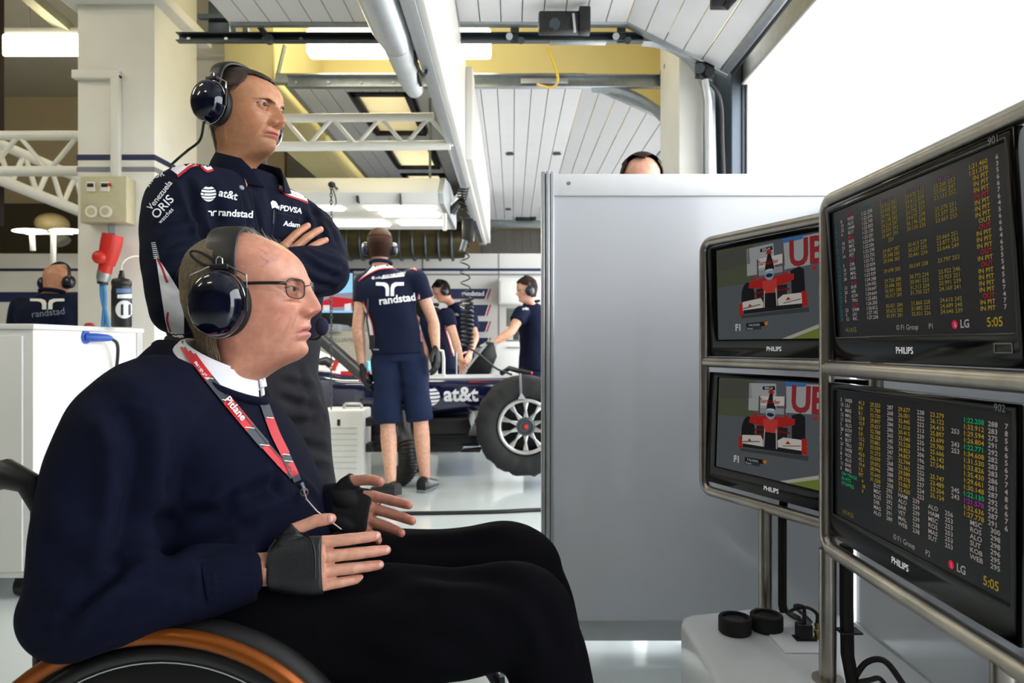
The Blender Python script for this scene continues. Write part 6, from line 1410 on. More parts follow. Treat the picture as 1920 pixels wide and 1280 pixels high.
# ---- mechanic in shorts, back to the camera
YC = 4.74; pc_ = lambda x, y, dy=0: P(x, y, YC+dy)
MC = head_frame((-.918, 4.74, 1.606), (-.12, 1, -.06), (0, 0, 1))
oC, sC = person('mechanic in navy shorts seen from behind, standing by the car', MC, dict(skin='#cf9a80'), full_hair(M_hbr, 22), dict(front=(.03,1,0), neck=pc_(714,494,-.01), chest=pc_(724,545), pelvis=pc_(748,655),
   shR=pc_(780,519), elR=pc_(812,602,.02), wrR=pc_(818,655,-.03), shL=pc_(684,526), elL=pc_(671,612,-.03), wrL=pc_(679,688,-.03),
   hipR=pc_(772,672), kneeR=pc_(788,785), ankR=P(797,893,4.80), toeR=(.25,.9,0), hipL=pc_(724,672), kneeL=pc_(727,790,-.02), ankL=P(733,900,4.62), toeL=(-.7,.6,0)), M_tee, ('shorts', M_shorts), s=.93, hs=dict(cs=1.05), hs_label='navy headset on the mechanic in shorts', gloves={'R': M_glove, 'L': M_glove}, sleeve=.5)
tC = bvh_of([sC])
px_poly('yoke', [[(688,512),(700,498),(712,492),(740,492),(762,496),(781,505),(770,502),(740,501),(710,504),(688,516),(672,526)]], tC, M_clwhite, sC, .004); px_poly('piping', ribbon_px([(672,527),(690,515),(712,505),(742,503),(770,504),(782,507)], 2), tC, M_clred, sC, .006)
px_poly('label_box', [[(718,516),(761,510),(758,518),(715,523)]], tC, M_clwhite, sC, .004); px_text('lettering', 'AT&T WILLIAMS', 5.0, 721, 520, -7, tC, M_navycl, sC, off=.007); px_poly('emblem', globe_polys(700, 521, 3), tC, M_prtw, sC, .004); px_text('lettering', 'at&t', 5, 704, 523, -5, tC, M_prtw, sC)
px_poly('emblem', fork_polys(731, 542, 52, 26), tC, M_prtw, sC, .004); px_text('lettering', 'randstad', 14.5, 711, 571, -7, tC, M_prtw, sC, bold=.025, off=.004)
px_poly('side_panel', [[(681,566),(688,580),(697,600),(702,640),(696,640),(692,610),(684,590)]], tC, M_clwhite, sC, .004); px_poly('side_panel', [[(783,556),(787,552),(790,600),(796,640),(789,640),(785,600)]], tC, M_clwhite, sC, .004); px_poly('piping', ribbon_px([(681,564),(690,585),(699,610),(703,640)], 2), tC, M_clred, sC, .006); px_poly('piping', ribbon_px([(785,550),(784,580),(787,612),(791,640)], 2), tC, M_clred, sC, .006)
rad = thing('radio_pack', 'black radio pack clipped to the back waist of the mechanic in shorts', 'radio', pc_(697,650,-.16)); obj('body', MB().box(pc_(692,655,-.17), pc_(704,628,-.14)), M_black, rad, bevel=.005); obj('lead', MB().tube([pc_(694,640,-.16), pc_(688,600,-.14), pc_(690,560,-.13)], .006, 8), M_black, rad); obj('clip', MB().bar(pc_(700,655,-.175), pc_(710,655,-.175), .01, .01), M_galv, rad)
# ---- mechanic leaning over the car
MD = head_frame(P(793,600,6.45), (-.75, .3, -.6), (-.3, .1, 1))
oD, sD = person('mechanic bending over the car half hidden behind the man in shorts', MD, dict(), full_hair(M_hbk, 22), dict(front=(-.85,.3,-.1), neck=P(808,575,6.50), chest=P(818,610,6.50), pelvis=P(840,690,6.60), shR=P(838,590,6.40), elR=P(853,636,6.35), wrR=P(864,675,6.30), shL=P(808,600,6.65), elL=P(800,650,6.60), wrL=P(795,690,6.50),
   hipR=P(846,700,6.55), kneeR=P(842,770,6.60), ankR=P(850,840,6.60), toeR=(-1,.1,0), hipL=P(838,700,6.70), kneeL=P(832,770,6.75), ankL=P(835,832,6.80), toeL=(-1,.1,0)), M_tee, ('trousers', M_shorts), s=.9, sleeve=.5)
tD = bvh_of([sD]); px_poly('yoke', [[(812,564),(824,563),(828,572),(814,573)]], tD, M_clwhite, sD, .004); px_poly('side_panel', [[(834,610),(840,612),(850,650),(852,668),(846,660)]], tD, M_clwhite, sD, .004); px_poly('piping', ribbon_px([(833,612),(843,645),(850,668)], 2), tD, M_clred, sD, .006)
# ---- dark haired mechanic looking down
ME = head_frame(P(836,562,7.25), (-.8, -.35, -.42), (-.25, 0, 1))
oE, sE = person('dark haired mechanic with headset looking down, behind the car', ME, dict(skin='#c9937a'), full_hair(M_hbk, 30, 180), dict(front=(-.8,-.45,0), neck=P(853,570,7.30), chest=P(862,605,7.35), pelvis=P(868,690,7.40), shR=P(838,592,7.25), elR=P(840,640,7.15), wrR=P(850,668,7.05), shL=P(882,595,7.35), elL=P(891,632,7.25), wrL=P(882,660,7.10),
   hipR=P(858,700,7.35), kneeR=P(858,770,7.35), ankR=P(858,830,7.40), toeR=(-1,-.3,0), hipL=P(876,700,7.45), kneeL=P(876,768,7.45), ankL=P(876,826,7.50), toeL=(-1,-.3,0)), M_tee, ('trousers', M_shorts), s=.93, hs=dict(cs=1.05), hs_label='headset on the dark haired mechanic looking down', sleeve=.55)
tE = bvh_of([sE]); px_poly('yoke', [[(858,565),(872,568),(882,578),(872,580),(862,575)]], tE, M_clwhite, sE, .005); px_text('lettering', 'at&t', 5, 849, 590, 10, tE, M_prtw, sE, off=.006)
# ---- mechanic at the bench on the right, reaching left
MF = head_frame(P(990, 564, 6.2), (-.92, -.25, -.12), (0, 0, 1))
oF, sF = person('mechanic beside the partition reaching left with a grey glove', MF, dict(skin='#d2a08a'), full_hair(M_hmid, 30, 178), dict(front=(-.9,-.3,0), neck=P(997,567,6.25), chest=P(998,600,6.25), pelvis=P(1003,688,6.25), shR=P(978,588,6.1), elR=P(958,622,6.0), wrR=P(927,642,5.95), shL=P(1018,585,6.4), elL=P(1030,630,6.4), wrL=P(1020,670,6.2),
   hipR=P(995,700,6.2), kneeR=P(995,775,6.2), ankR=P(995,842,6.2), toeR=(-1,-.2,0), hipL=P(1012,700,6.3), kneeL=P(1012,772,6.3), ankL=P(1012,840,6.3), toeL=(-1,-.2,0)), M_tee, ('trousers', M_shorts), s=.93, hs=dict(cs=1.0), hs_label='headset on the mechanic beside the partition', gloves={'R': M_gloveg}, sleeve=.45)
tF = bvh_of([sF]); px_text('lettering', 'at&t', 5, 979, 581, 0, tF, M_prtw, sF, off=.006); px_poly('piping', ribbon_px([(972,574),(985,568),(995,572)], 2), tF, M_clred, sF, .006)
# ---- bald man at far left, back to the camera
YG = 4.62; pg_ = lambda x, y, dy=0: P(x, y, YG+dy)
MG = head_frame(pg_(101, 552, .02), (.1, 1, -.35), (.0, .3, 1))
oG, sG = person('bald man with headset at far left, back to the camera', MG, dict(skin='#c98f74', prof=dict(width=[(-75,72),(-45,68),(-25,66),(-8,64),(4,60),(16,60),(34,66),(55,72),(80,76),(100,79),(125,84),(150,85),(172,80),(192,68),(208,52),(220,34),(227,18),(230,1)])), None, dict(front=(.05,1,0), neck=pg_(98,548), chest=pg_(88,590,-.02), pelvis=pg_(85,700), shR=pg_(135,572), elR=pg_(150,640,.1), wrR=pg_(140,690,.2), shL=pg_(40,578), elL=pg_(25,650,.1), wrL=pg_(40,690,.3),
   hipR=pg_(108,715), kneeR=pg_(108,800), ankR=pg_(108,905), toeR=(0,1,0), hipL=pg_(62,715), kneeL=pg_(62,800), ankL=pg_(62,905), toeL=(0,1,0)), M_tee, ('trousers', M_shorts), s=.95, hs=dict(cs=1.0, crown=.236), hs_label='headset on the bald man at far left', sleeve=.95)
tG = bvh_of([sG]); px_poly('yoke', [[(68,543),(82,533),(100,530),(120,535),(126,541),(100,540),(70,551)]], tG, M_clwhite, sG, .005); px_poly('emblem', fork_polys(89, 570, 64, 20), tG, M_prtw, sG, .005); px_text('lettering', 'randstad', 13, 60, 595, -6, tG, M_prtg, sG, off=.006)
# ---- man behind the partition, forehead only
MH = head_frame((.517, 2.72, 1.552), (-.12, -1, .0), (0, 0, 1))
def hairH(F):
    Z, ca, ax, X = F['Z'], F['ca'], F['ax'], F['X']; mask = ((Z > 190 - 10*np.cos(X*.09) - np.clip(ax-46,0,40)*1.5) & (ca > -.05)) | ((Z > 40) & (ca <= -.05)) | ((Z > 105) & (ax > 66)); return mask, .010*np.ones(len(Z))+.006*(Z > 185), M_hmid
oH, sH = person('person behind the partition, only brown hair and forehead showing', MH, dict(skin='#dfa68e', ruddy=1.2), hairH, dict(front=(-.1,-1,0), neck=(.52,2.76,1.51), chest=(.52,2.77,1.33), pelvis=(.52,2.76,.95), shR=(.33,2.77,1.42), elR=(.29,2.75,1.14), wrR=(.31,2.66,.9), shL=(.71,2.77,1.42), elL=(.75,2.75,1.14), wrL=(.73,2.66,.9),
   hipR=(.43,2.76,.9), kneeR=(.43,2.74,.5), ankR=(.43,2.77,.09), toeR=(0,-1,0), hipL=(.61,2.76,.9), kneeL=(.61,2.74,.5), ankL=(.61,2.77,.09), toeL=(0,-1,0)), M_tee, ('trousers', M_shorts), s=1.0, sleeve=.5, vox=.014)
# ================================================================== LEFT SIDE: cabinet, power box, plugs, bottle
M_cab = mat('cabinet_white', '#e9e9e6', .4, var=.03, scale=2)
cbn = thing('storage_cabinet', 'white storage cabinet on castors at the left edge', 'cabinet', (-2.4, 3.1, 0))
obj('body', MB().box((-3.0, 2.7, .10), (-1.894, 3.49, 1.085)), M_cab, cbn, bevel=.006); obj('top', MB().box((-3.01, 2.69, 1.085), (-1.885, 3.50, 1.107)), M_cab, cbn, bevel=.005)
obj('door', MB().box((-2.55, 2.688, .13), (-1.93, 2.70, 1.06)), M_cab, cbn, bevel=.003)
for x, y in ((-2.9,2.8),(-2.0,2.8),(-2.9,3.4),(-2.0,3.4)): obj('castor', MB().cyl((x-.02,y,.04),(x+.02,y,.04),.04,18).box((x-.025,y-.02,.06),(x+.025,y+.02,.10)), M_black, cbn)
obj('corner_trim', MB().box((-1.899, 3.44, .10), (-1.889, 3.49, 1.085)), mat('trim_grey', '#c4c5c4', .5), cbn)
px_ = thing('power_box', 'beige power box with two sockets mounted on the column', 'box', (-2.33, 3.9, 1.72)); M_bx = mat('box_beige', '#b9b292', .5); M_bxl = mat('box_light', '#dcd9cc', .5)
obj('housing', MB().box((-2.468, 3.90, 1.724), (-2.203, 4.0, 1.989)), M_bx, px_, bevel=.006)
for x0 in (-2.428, -2.348): 
    br = obj('breaker', MB().box((x0, 3.892, 1.90), (x0+.05, 3.90, 1.955)), M_bxl, px_, bevel=.002); obj('switch', MB().box((x0+.008, 3.886, 1.925), (x0+.042, 3.893, 1.945)), M_black, br, bevel=.001)
    sk_ = obj('socket', MB().cyl((x0+.03, 3.888, 1.785), (x0+.03, 3.90, 1.785), .034, 24), M_bxl, px_); obj('recess', MB().cyl((x0+.03, 3.886, 1.785), (x0+.03, 3.889, 1.785), .022, 20), M_bx, sk_)
obj('red_switch', MB().box((-2.30, 3.884, 1.93), (-2.285, 3.893, 1.945)), M_clred, px_)
M_redp = mat('plug_red', '#c3281f', .4, var=.06)
rp = thing('industrial_plug', 'red industrial plug hanging below the power box', 'plug', P(200, 520, 3.9)); pq = lambda x, y, Y=3.88: P(x, y, Y)
obj('socket_body', MB().tube([pq(212,440), pq(208,460), pq(203,482), pq(200,497)], [.055,.056,.05,.042], 16), M_redp, rp); obj('lid', MB().ball(pq(186,482,3.83), (.038,.03,.038)), M_redp, rp); obj('plug_body', MB().tube([pq(200,490), pq(196,512)], [.038,.036], 16), M_redp, rp)
obj('collar', MB().tube([pq(196,508), pq(194,520), pq(193,528)], [.036,.037,.03], 18), M_galv, rp); obj('gland', MB().cyl(pq(193,527), pq(192,533), .028, 14), M_black, rp); obj('stem', MB().bar(pq(208,418,3.96), pq(210,440,3.92), .03, .03), M_greys, rp)
M_blue = mat('cable_blue', '#3f7fb5', .5)
bl = thing('blue_cable', 'two blue cables dropping from the red plug behind the cabinet', 'cable', P(195, 600, 3.9)); cable('strand', [pq(190,530), pq(192,560), pq(201,600), pq(206,650), pq(205,760)], .011, M_blue, bl); cable('strand', [pq(194,530), pq(197,560), pq(194,600), pq(192,650), pq(196,760)], .011, M_blue, bl)
bt = thing('drinks_bottle', 'black drinks bottle numbered 11 standing on the white cabinet', 'bottle', (-1.99, 3.22, 1.107)); bc_ = Vector((-1.835-.0, 3.22, 1.107)); bc_ = P(228, 608, 3.2); bc_.z = 1.107; M_bot = mat('bottle_black', '#19191b', .4, var=.05)
obj('body', MB().lathe([(0,0),(.040,0),(.043,.004),(.043,.17),(.041,.18),(.041,.192),(.043,.197),(.0,.199)], bc_, seg=32), M_bot, bt); obj('cap', MB().lathe([(.042,.197),(.043,.20),(.043,.215),(.036,.226),(.016,.23),(.012,.245),(.013,.25),(.0,.252)], bc_, seg=28), M_black, bt)
cp = obj('nozzle', MB().lathe([(.009,.248),(.010,.262),(.006,.266),(0,.267)], bc_, seg=14), M_black, bt); tb_ = bvh_of([bt_ for bt_ in bpy.data.objects if bt_.parent == bt])
px_poly('roundel', [ell(233, 580, 16.5, 17)], tb_, M_prtw, bt, .0015, step=3.); px_text('lettering', '11', 20, 222, 590, 0, tb_, M_black, bt, bold=.03, off=.003); px_poly('label_band', [[(220,552),(247,551),(247,559),(220,559)]], tb_, M_prtw, bt, step=3.); px_poly('label_band', [[(218,541),(247,541),(247,549),(218,549)]], tb_, mat('label_blue', '#5d7fb0', .5), bt, step=3.)
cable('straw', [P(226,512,3.2), P(232,490,3.22), P(255,480,3.3), P(285,490,3.4)], .004, mat('clear_tube', '#d6d6cf', .3), bt)
rd = thing('red_cap', 'small red and blue round object on the cabinet behind the blue plug', 'cap', P(168, 604, 3.3)); rd_c = P(168, 606, 3.3); rd_c.z = 1.107; obj('dome', MB().lathe([(.024,0),(.024,.012),(.016,.022),(0,.025)], rd_c, seg=20), M_clred, rd); obj('band', MB().lathe([(.025,.002),(.0255,.008),(.024,.009)], rd_c+Vector((.004,0,0)), seg=20, caps=False), M_blue, rd)
bp = thing('blue_plug', 'blue plug with black lead on the side of the white cabinet', 'plug', (-1.89, 3.07, 1.05)); M_blp = mat('plug_blue', '#2a57b8', .4)
obj('body', MB().tube([(-1.894, 3.03, 1.058), (-1.86, 3.055, 1.057), (-1.85, 3.12, 1.056), (-1.845, 3.14, 1.054)], [.020,.019,.016,.012], 14), M_blp, bp); obj('flange', MB().cyl((-1.894,3.03,1.058), (-1.888,3.03,1.058), .03, 20), M_blp, bp); cable('lead', [(-1.845,3.14,1.054), (-1.84,3.18,1.03), (-1.86,3.22,.97), (-1.885,3.24,.85)], .008, M_black, bp)
# far-left things behind the column
tl = thing('desk_lamp', 'glowing oval lamps with pale stand beyond the bald man', 'lamp', P(70, 470, 7.0))
for x in (55, 125): obj('shade', MB().ball(P(x, 433, 7.0), (.17, .1, .02)), M_lampw, tl)
obj('stem', MB().cyl(P(60,437,7.0), P(62,470,7.0), .025, 12), M_white, tl); obj('stem', MB().cyl(P(100,437,7.0), Vector((P(100,0,7.0).x,7.0,0)), .025, 12), M_white, tl); obj('cross_bar', MB().bar(P(50,438,7.0), P(135,438,7.0), .03, .02), M_white, tl)
fan = thing('beige_globe', 'beige round duct end above the bald man', 'duct', P(98, 420, 7.6)); obj('shell', MB().ball(P(98, 420, 7.6), (.17, .17, .12)), mat('duct_beige', '#a8966a', .5), fan); obj('neck', MB().cyl(P(98,425,7.6), P(120,455,7.6), .08, 14), mat('duct_grey', '#6f6c62', .5), fan); obj('stand', MB().cyl(P(104,425,7.6), Vector((P(104,0,7.6).x,7.6,0)), .015, 8), M_galvd, fan)
dw = obj('wall_glazing', MB().box((-8.9, 8.3, 2.05), (-2.6, 8.35, 2.75)), mat('dark_glazing', '#3d3524', .15, coat=.3)); struct(dw)
lw = obj('wall_low', MB().box((-6.5, 5.6, 0), (-2.56, 5.66, 1.62)), M_white, smooth=False); struct(lw); par(obj('stripe', MB().box((-6.5,5.592,1.38),(-2.56,5.6,1.46)), M_navy), lw)
# ================================================================== BACKGROUND: canopy, duct, far door
cn_ = thing('light_canopy', 'white lighting canopy with glowing strips over the car', 'canopy', (-1.4, 4.9, 1.95))
prof = [(4.45,2.02),(4.5,1.955),(5.5,1.955),(5.55,2.03),(5.4,2.16),(5.0,2.20),(4.6,2.15)]
obj('shell', MB().prism([(-2.1, y, z) for y, z in prof], (1.62, 0, 0)), M_white, cn_, bevel=.01)
obj('end_cap', MB().prism([(-.48, y, z) for y, z in prof], (.03, 0, 0)), M_alu, cn_)
for y0, y1, x0, x1 in ((4.56,4.68,-1.9,-1.15),(4.56,4.66,-.98,-.52),(4.78,4.90,-.92,-.52),(5.1,5.3,-1.9,-.95),(5.1,5.25,-.85,-.52)): obj('light_strip', MB().box((x0, y0, 1.945), (x1, y1, 1.957)), M_lampw, cn_)
for x in (-1.8, -.6): obj('hanger', MB().cyl((x, 5.0, 2.18), (x, 5.0, 4.3), .01, 8), M_galv, cn_)
obj('vent', MB().box(P(668,378,4.44), P(675,370,4.5)), M_black, cn_); obj('vent', MB().box(P(750,383,4.44), P(754,366,4.5)), M_black, cn_); obj('drop_rod', MB().cyl(P(834,400,4.55), P(834,432,4.55), .014, 8), M_white, cn_)
du = thing('air_duct', 'big ribbed dark olive air duct under the roof beyond the canopy', 'duct', (-1.6, 7.3, 2.3)); M_duct = mat('duct_foil', '#454024', .35, .5, var=.2, scale=8)
obj('tube', MB().tube([P(560,452,7.4), P(700,452,7.4), P(830,451,7.4), P(868,450,7.45)], .20, 24), M_duct, du)
for x in (600, 720, 840): obj('saddle', MB().bar(P(x,470,7.5), (P(x,470,7.5).x, 8.02, 2.09), .04, .03), M_galvd, du)
for x in range(585, 868, 24): obj('rib', MB().torus(P(x,452,7.4), (1,0,.0), .205, .015, 28, 6), M_galvd, du)
bx_ = obj('dark_soffit', MB().box((-4.0, 7.6, 2.62), (-.42, 9.4, 2.72)), mat('soffit_olive', '#3f3a22', .7)); tag(bx_, 'dark olive soffit panel above the white back wall', 'panel')
sh_ = thing('roller_blind', 'dark ribbed blind under the farthest door rail', 'blind', P(965, 450, 9.0)); yb = 9.85
for k in range(12):
    x0 = -.42+k*.115; obj('slat', MB().box((x0, yb, 2.08), (x0+.11, yb+.03, 2.68)), mat('blind_slat', '#55534d', .6), sh_, smooth=False)
for x0 in (-.45, .96): obj('guide_post', MB().box((x0, yb, 0), (x0+.03, yb+.04, 2.7)), M_galvd, sh_, smooth=False)
# chain
ch = thing('hoist_chain', 'thin dark chain hanging from a black hook in front of the car', 'chain', P(620, 345, 4.35)); lk = MB(); YCH = 4.35; n_ = 62
for k in range(n_):
    c = P(621, 352+k*6.75, YCH); a = (1,0,0) if k % 2 else (0,1,0); u = Vector((0,0,1)); 
    rg = []; ax2 = Vector(a); w2 = Vector((0,1,0)) if k % 2 else Vector((1,0,0))
    lk.tube([c + w2*.0075*math.cos(t) + u*.0155*math.sin(t) for t in np.linspace(0, 2*math.pi, 10, endpoint=False)], .0028, 6, closed=True)
ob_ = obj('links', lk, M_galvd, ch); ob_['kind'] = 'stuff'; obj('hook_ball', MB().ball(P(622,346,YCH), (.024,.024,.02)), M_black, ch); cable('tail', [P(622,350,YCH), P(628,366,YCH), P(630,382,YCH), P(624,388,YCH)], .004, M_galvd, ch)
obj('wall_bracket', MB().cyl(P(622,345,YCH), P(622,345,YCH)+Vector((0,.25,0)), .008, 8), M_galvd, ch)
# coiled air lines and gun holder
def helix(p0, p1, r, turns, n=14):
    p0, p1 = Vector(p0), Vector(p1); d = (p1-p0); out = []
    for i in range(turns*n+1):
        t = i/(turns*n); a = 2*math.pi*i/n; out.append(p0 + d*t + Vector((math.cos(a)*r, math.sin(a)*r, 0)))
    return out
co = thing('coiled_air_line', 'black coiled air line hanging from the white beam', 'air line', P(872, 400, 5.0))
obj('coil_loops', MB().tube(helix(P(870,352,5.0), P(866,372,5.0), .035, 4), .005, 6), M_black, co); obj('coil', MB().tube(helix(P(866,372,5.0), P(872,415,5.0), .030, 3), .005, 6), M_black, co)
obj('coil', MB().tube(helix(P(870,460,5.0), P(874,560,5.0), .034, 5), .0055, 6), M_black, co); obj('coil', MB().tube(helix(P(876,560,5.0), P(876,650,5.0), .042, 11), .008, 6), M_black, co); cable('hose', [P(876,650,5.0), P(900,665,5.05), P(930,690,5.1), P(960,702,5.15)], .008, M_black, co)
gh = thing('gun_holder', 'black wheel gun holder hanging below the coiled line', 'holder', P(880, 435, 5.0)); obj('body', MB().box(P(866,452,4.97), P(890,412,5.06)), M_black, gh, bevel=.02); obj('bracket', MB().bar(P(888,415,5.0), P(902,455,5.0), .02, .03), M_galvd, gh); obj('nozzle', MB().cyl(P(872,450,4.98), P(866,470,4.98), .02, 12), M_galvd, gh)
cmr = thing('small_camera', 'small black camera on a white arm under the white beam', 'camera', P(848, 385, 5.0)); obj('mount', MB().box(P(833,376,4.98), P(842,366,5.02)), M_black, cmr, bevel=.005); obj('arm', MB().tube([P(838,376,5), P(840,392,5), P(848,400,5)], .008, 8), M_black, cmr); obj('body', MB().tube([P(846,398,5), P(858,382,5)], [.035,.025], 14), M_black, cmr); obj('plate', MB().bar(P(848,378,5.02), P(864,362,5.02), .06, .02), M_white, cmr)
# ================================================================== BACK WALL THINGS
tv = thing('television', 'television on the back counter showing a red car', 'television', P(625, 560, 7.5)); obj('case', MB().box(P(540,612,7.45), P(664,508,7.52)), M_black, tv, bevel=.01); tf = P(596,600,7.448)
tvs = obj('screen', MB().box(P(545,586,7.447), P(661,512,7.452)), mat('tv_sky', '#7fb4d6', .3, var=0, emit=.6), tv)
def flat_px(name, poly, Y, m, parent): return obj(name, MB().prism([P(x, y, Y) for x, y in poly], (0, .0015, 0)), m, parent, smooth=False)
flat_px('picture_shape', [(598,552),(661,548),(661,582),(598,582)], 7.444, em('tv_grey', '#a8a6b2', .9), tvs); flat_px('picture_shape', [(600,566),(625,556),(661,560),(661,574),(600,578)], 7.442, em('tv_red', '#c22a34', 1.2), tvs); flat_px('picture_shape', [(606,572),(618,572),(618,582),(606,582)], 7.440, em('tv_white', '#e0dde2', 1.2), tvs); flat_px('picture_shape', [(646,570),(658,568),(658,582),(646,582)], 7.440, em('tv_white', '#e0dde2', 1.2), tvs)
ct = thing('work_counter', 'pale work counter under the television', 'counter', P(640, 640, 7.4)); obj('top', MB().box(P(520,622,7.0), P(672,612,7.9)), mat('counter_grey', '#9aa0a4', .4), ct, bevel=.006); cz = P(640,622,7.4).z; obj('front', MB().box((P(520,0,7.1).x, 7.1, 0), (P(672,0,7.1).x, 7.8, cz)), mat('counter_front', '#c9c4b6', .5), ct); text('lettering', 'WILLIAMS', .06, P(615,641,7.095), (1,0,0), (0,0,1), M_greys, ct)
for i, (y0, y1) in enumerate(((541,560),(571,592),(602,622),(633,651))):
    sg_ = thing('wall_sign', ('top navy slanted wall sign reading randstad', 'second navy slanted wall sign, below the randstad sign', 'third navy slanted wall sign from the top', 'lowest navy slanted wall sign')[i], 'sign', P(885, y1, 7.96), 'slanted signs on the back wall')
    q = [(845,y1),(911,y1),(918,y0),(845,y0)]; flat_px('plate', q, 7.975, M_navy, sg_); flat_px('border', [(911,y1),(914,y1),(921,y0),(918,y0)], 7.974, M_clred, sg_); flat_px('border', [(909,y1),(911,y1),(918,y0),(916,y0)], 7.973, M_clwhite, sg_); flat_px('border', [(845,y0-1.2),(919,y0-1.2),(918,y0),(845,y0)], 7.974, M_clwhite, sg_)
    text('lettering', ('randstad','AT&T','PHILIPS','Reuters')[i], .075 if i < 1 else .05, P(866,y1-6,7.97), (1,0,0), (0,0,1), M_prtw, sg_, bold=.02)
for i, (x0, x1, y0, y1, lb) in enumerate(((922,1016,640,720,'white tool cabinet behind the partition edge, under the grey screen'),)):
    c = thing('tool_cabinet', lb, 'cabinet', P(x0, 720, 7.6)); zt = P(0,y0,7.6).z; obj('body', MB().box((P(x0,0,7.6).x, 7.6, 0), (P(1100,0,7.6).x, 7.98, zt)), M_cab, c, bevel=.005)
    for k in range(3): dr = obj('drawer', MB().box((P(x0+3,0,7.6).x, 7.585, .08+k*.33), (P(1100,0,7.6).x, 7.6, .38+k*.33)), M_cab, c, bevel=.004); obj('handle', MB().bar((P(950,0,7.6).x, 7.575, .34+k*.33), (P(985,0,7.6).x, 7.575, .34+k*.33), .015, .015), M_galv, dr)
wbx = thing('wall_cupboard', 'white wall cupboard above the tool cabinet', 'cupboard', P(970, 570, 7.8)); obj('body', MB().box(P(935,570,7.75), P(1060,524,7.98)), M_cab, wbx, bevel=.005); obj('door', MB().box(P(938,568,7.735), P(1000,527,7.75)), M_cab, wbx, bevel=.003)
lp_ = thing('grey_screen', 'grey laptop screen standing on the tool cabinet', 'laptop', P(965, 613, 7.7)); obj('lid', MB().box(P(949,612,7.66), P(986,577,7.68)), mat('laptop_grey', '#7d8178', .3), lp_, bevel=.004); obj('screen', MB().box(P(951,609,7.655), P(984,580,7.662)), mat('laptop_scr', '#5f655d', .2), lp_); zk = P(0,640,7.6).z; obj('base', MB().box((P(949,0,7.7).x, 7.62, zk), (P(986,0,7.7).x, 7.8, zk+.02)), mat('laptop_grey', '#7d8178', .3), lp_); obj('stand', MB().box((P(962,0,7.7).x, 7.66, zk+.02), (P(973,0,7.7).x, 7.7, P(0,612,7.66).z)), M_galvd, lp_)
# ================================================================== RACING CAR AND GARAGE KIT
M_carnavy = mat('car_navy', '#0c1338', .12, var=.03, coat=1.0); M_carwhite = mat('car_white', '#eceef2', .15, var=.02, coat=.8); M_carblack = mat('car_carbon', '#0d0d10', .35, var=.2, scale=60)
car = thing('racing_car', 'navy and white single seat racing car on stands behind the mechanics', 'car', P(800, 850, 5.6)); yc0, yc1 = 5.35, 6.05
cz_ = lambda y, Y=5.35: P(0, y, Y).z; cx_ = lambda x, Y=5.35: P(x, 0, Y).x
# tub and nose: sections along x (x, half-width, zlow, zhigh)
secs = [(cx_(330), .06, cz_(780), cz_(720)), (cx_(420), .2, cz_(795), cz_(700)), (cx_(560), .30, cz_(800), cz_(690)), (cx_(640), .36, cz_(795), cz_(702)), (cx_(720), .36, cz_(790), cz_(703)), (cx_(800), .35, cz_(783), cz_(704)), (cx_(880), .31, cz_(776), cz_(705)), (cx_(960), .25, cz_(768), cz_(706)), (cx_(1040), .19, cz_(760), cz_(708)), (cx_(1200), .12, cz_(755), cz_(715)), (cx_(1290), .05, cz_(750), cz_(728))]
b = MB(); rg = []
for x, hw, z0, z1 in secs: rg.append([Vector((x, 5.70+hw*sgnpow(math.cos(t), .45), (z0+z1)/2+(z1-z0)/2*sgnpow(math.sin(t), .45))) for t in np.linspace(0, 2*math.pi, 28, endpoint=False)])
b.rings(rg); tub = obj('tub', b, M_carnavy, car)
obj('side_stripe', MB().bar(P(798,706,5.34), P(985,704,5.40), .012, .03), M_carwhite, tub); obj('side_stripe', MB().bar(P(800,711,5.338), P(960,711,5.39), .004, .012), M_greys, tub); obj('red_line', MB().bar(P(880,716,5.37), P(990,706,5.42), .004, .014), M_clred, tub)
trc = bvh_of([tub]); px_poly('emblem', globe_polys(808, 743, 17), trc, M_prtw, tub, .004); px_text('lettering', 'at&t', 27, 832, 751, 0, trc, M_prtw, tub, bold=.03, off=.004)
obj('engine_cover', MB().tube([P(330,720,5.8), P(360,712,5.8), P(430,705,5.78), P(500,700,5.75), P(575,690,5.72), P(620,698,5.68), P(662,712,5.65)], [.03,.12,.22,.25,.20,.13,.05], 20), M_carwhite, car); tre = bvh_of([o for o in bpy.data.objects if o.name.startswith('engine_cover')]); px_text('lettering', 'randstad', 12, 592, 708, 0, tre, M_black, car, bold=.02, off=.004)
obj('cockpit_rim', MB().tube([P(597,682,5.6), P(612,678,5.6), P(622,684,5.6)], .045, 12), M_black, car); obj('red_strut', MB().bar(P(625,694,5.5), P(634,672,5.5), .05, .03), M_redp, car); obj('red_strut', MB().bar(P(640,700,5.5), P(662,700,5.5), .05, .04), M_redp, car)
obj('floor_tray', MB().box((cx_(700), 5.3, cz_(835)), (cx_(900), 6.1, cz_(815))), M_carblack, car, bevel=.01); obj('side_pod_lower', MB().prism([P(640,790,5.34),P(880,782,5.34),P(885,800,5.34),P(865,848,5.34),P(700,848,5.34),P(640,830,5.34)], (0,.6,0)), M_carblack, car, bevel=.02)
obj('barge_board', MB().prism([P(868,842,5.2),P(905,838,5.2),P(900,848,5.2),P(862,848,5.2)], (0,.05,0)), M_carblack, car, bevel=.006); obj('brake_duct', MB().box(P(893,812,5.2), P(908,795,5.3)), M_galvd, car, bevel=.006); obj('wishbone', MB().bar(P(905,800,5.3), P(980,790,5.0), .03, .012), M_carblack, car); obj('wishbone', MB().bar(P(890,740,5.35), P(980,775,5.05), .03, .012), M_carblack, car)
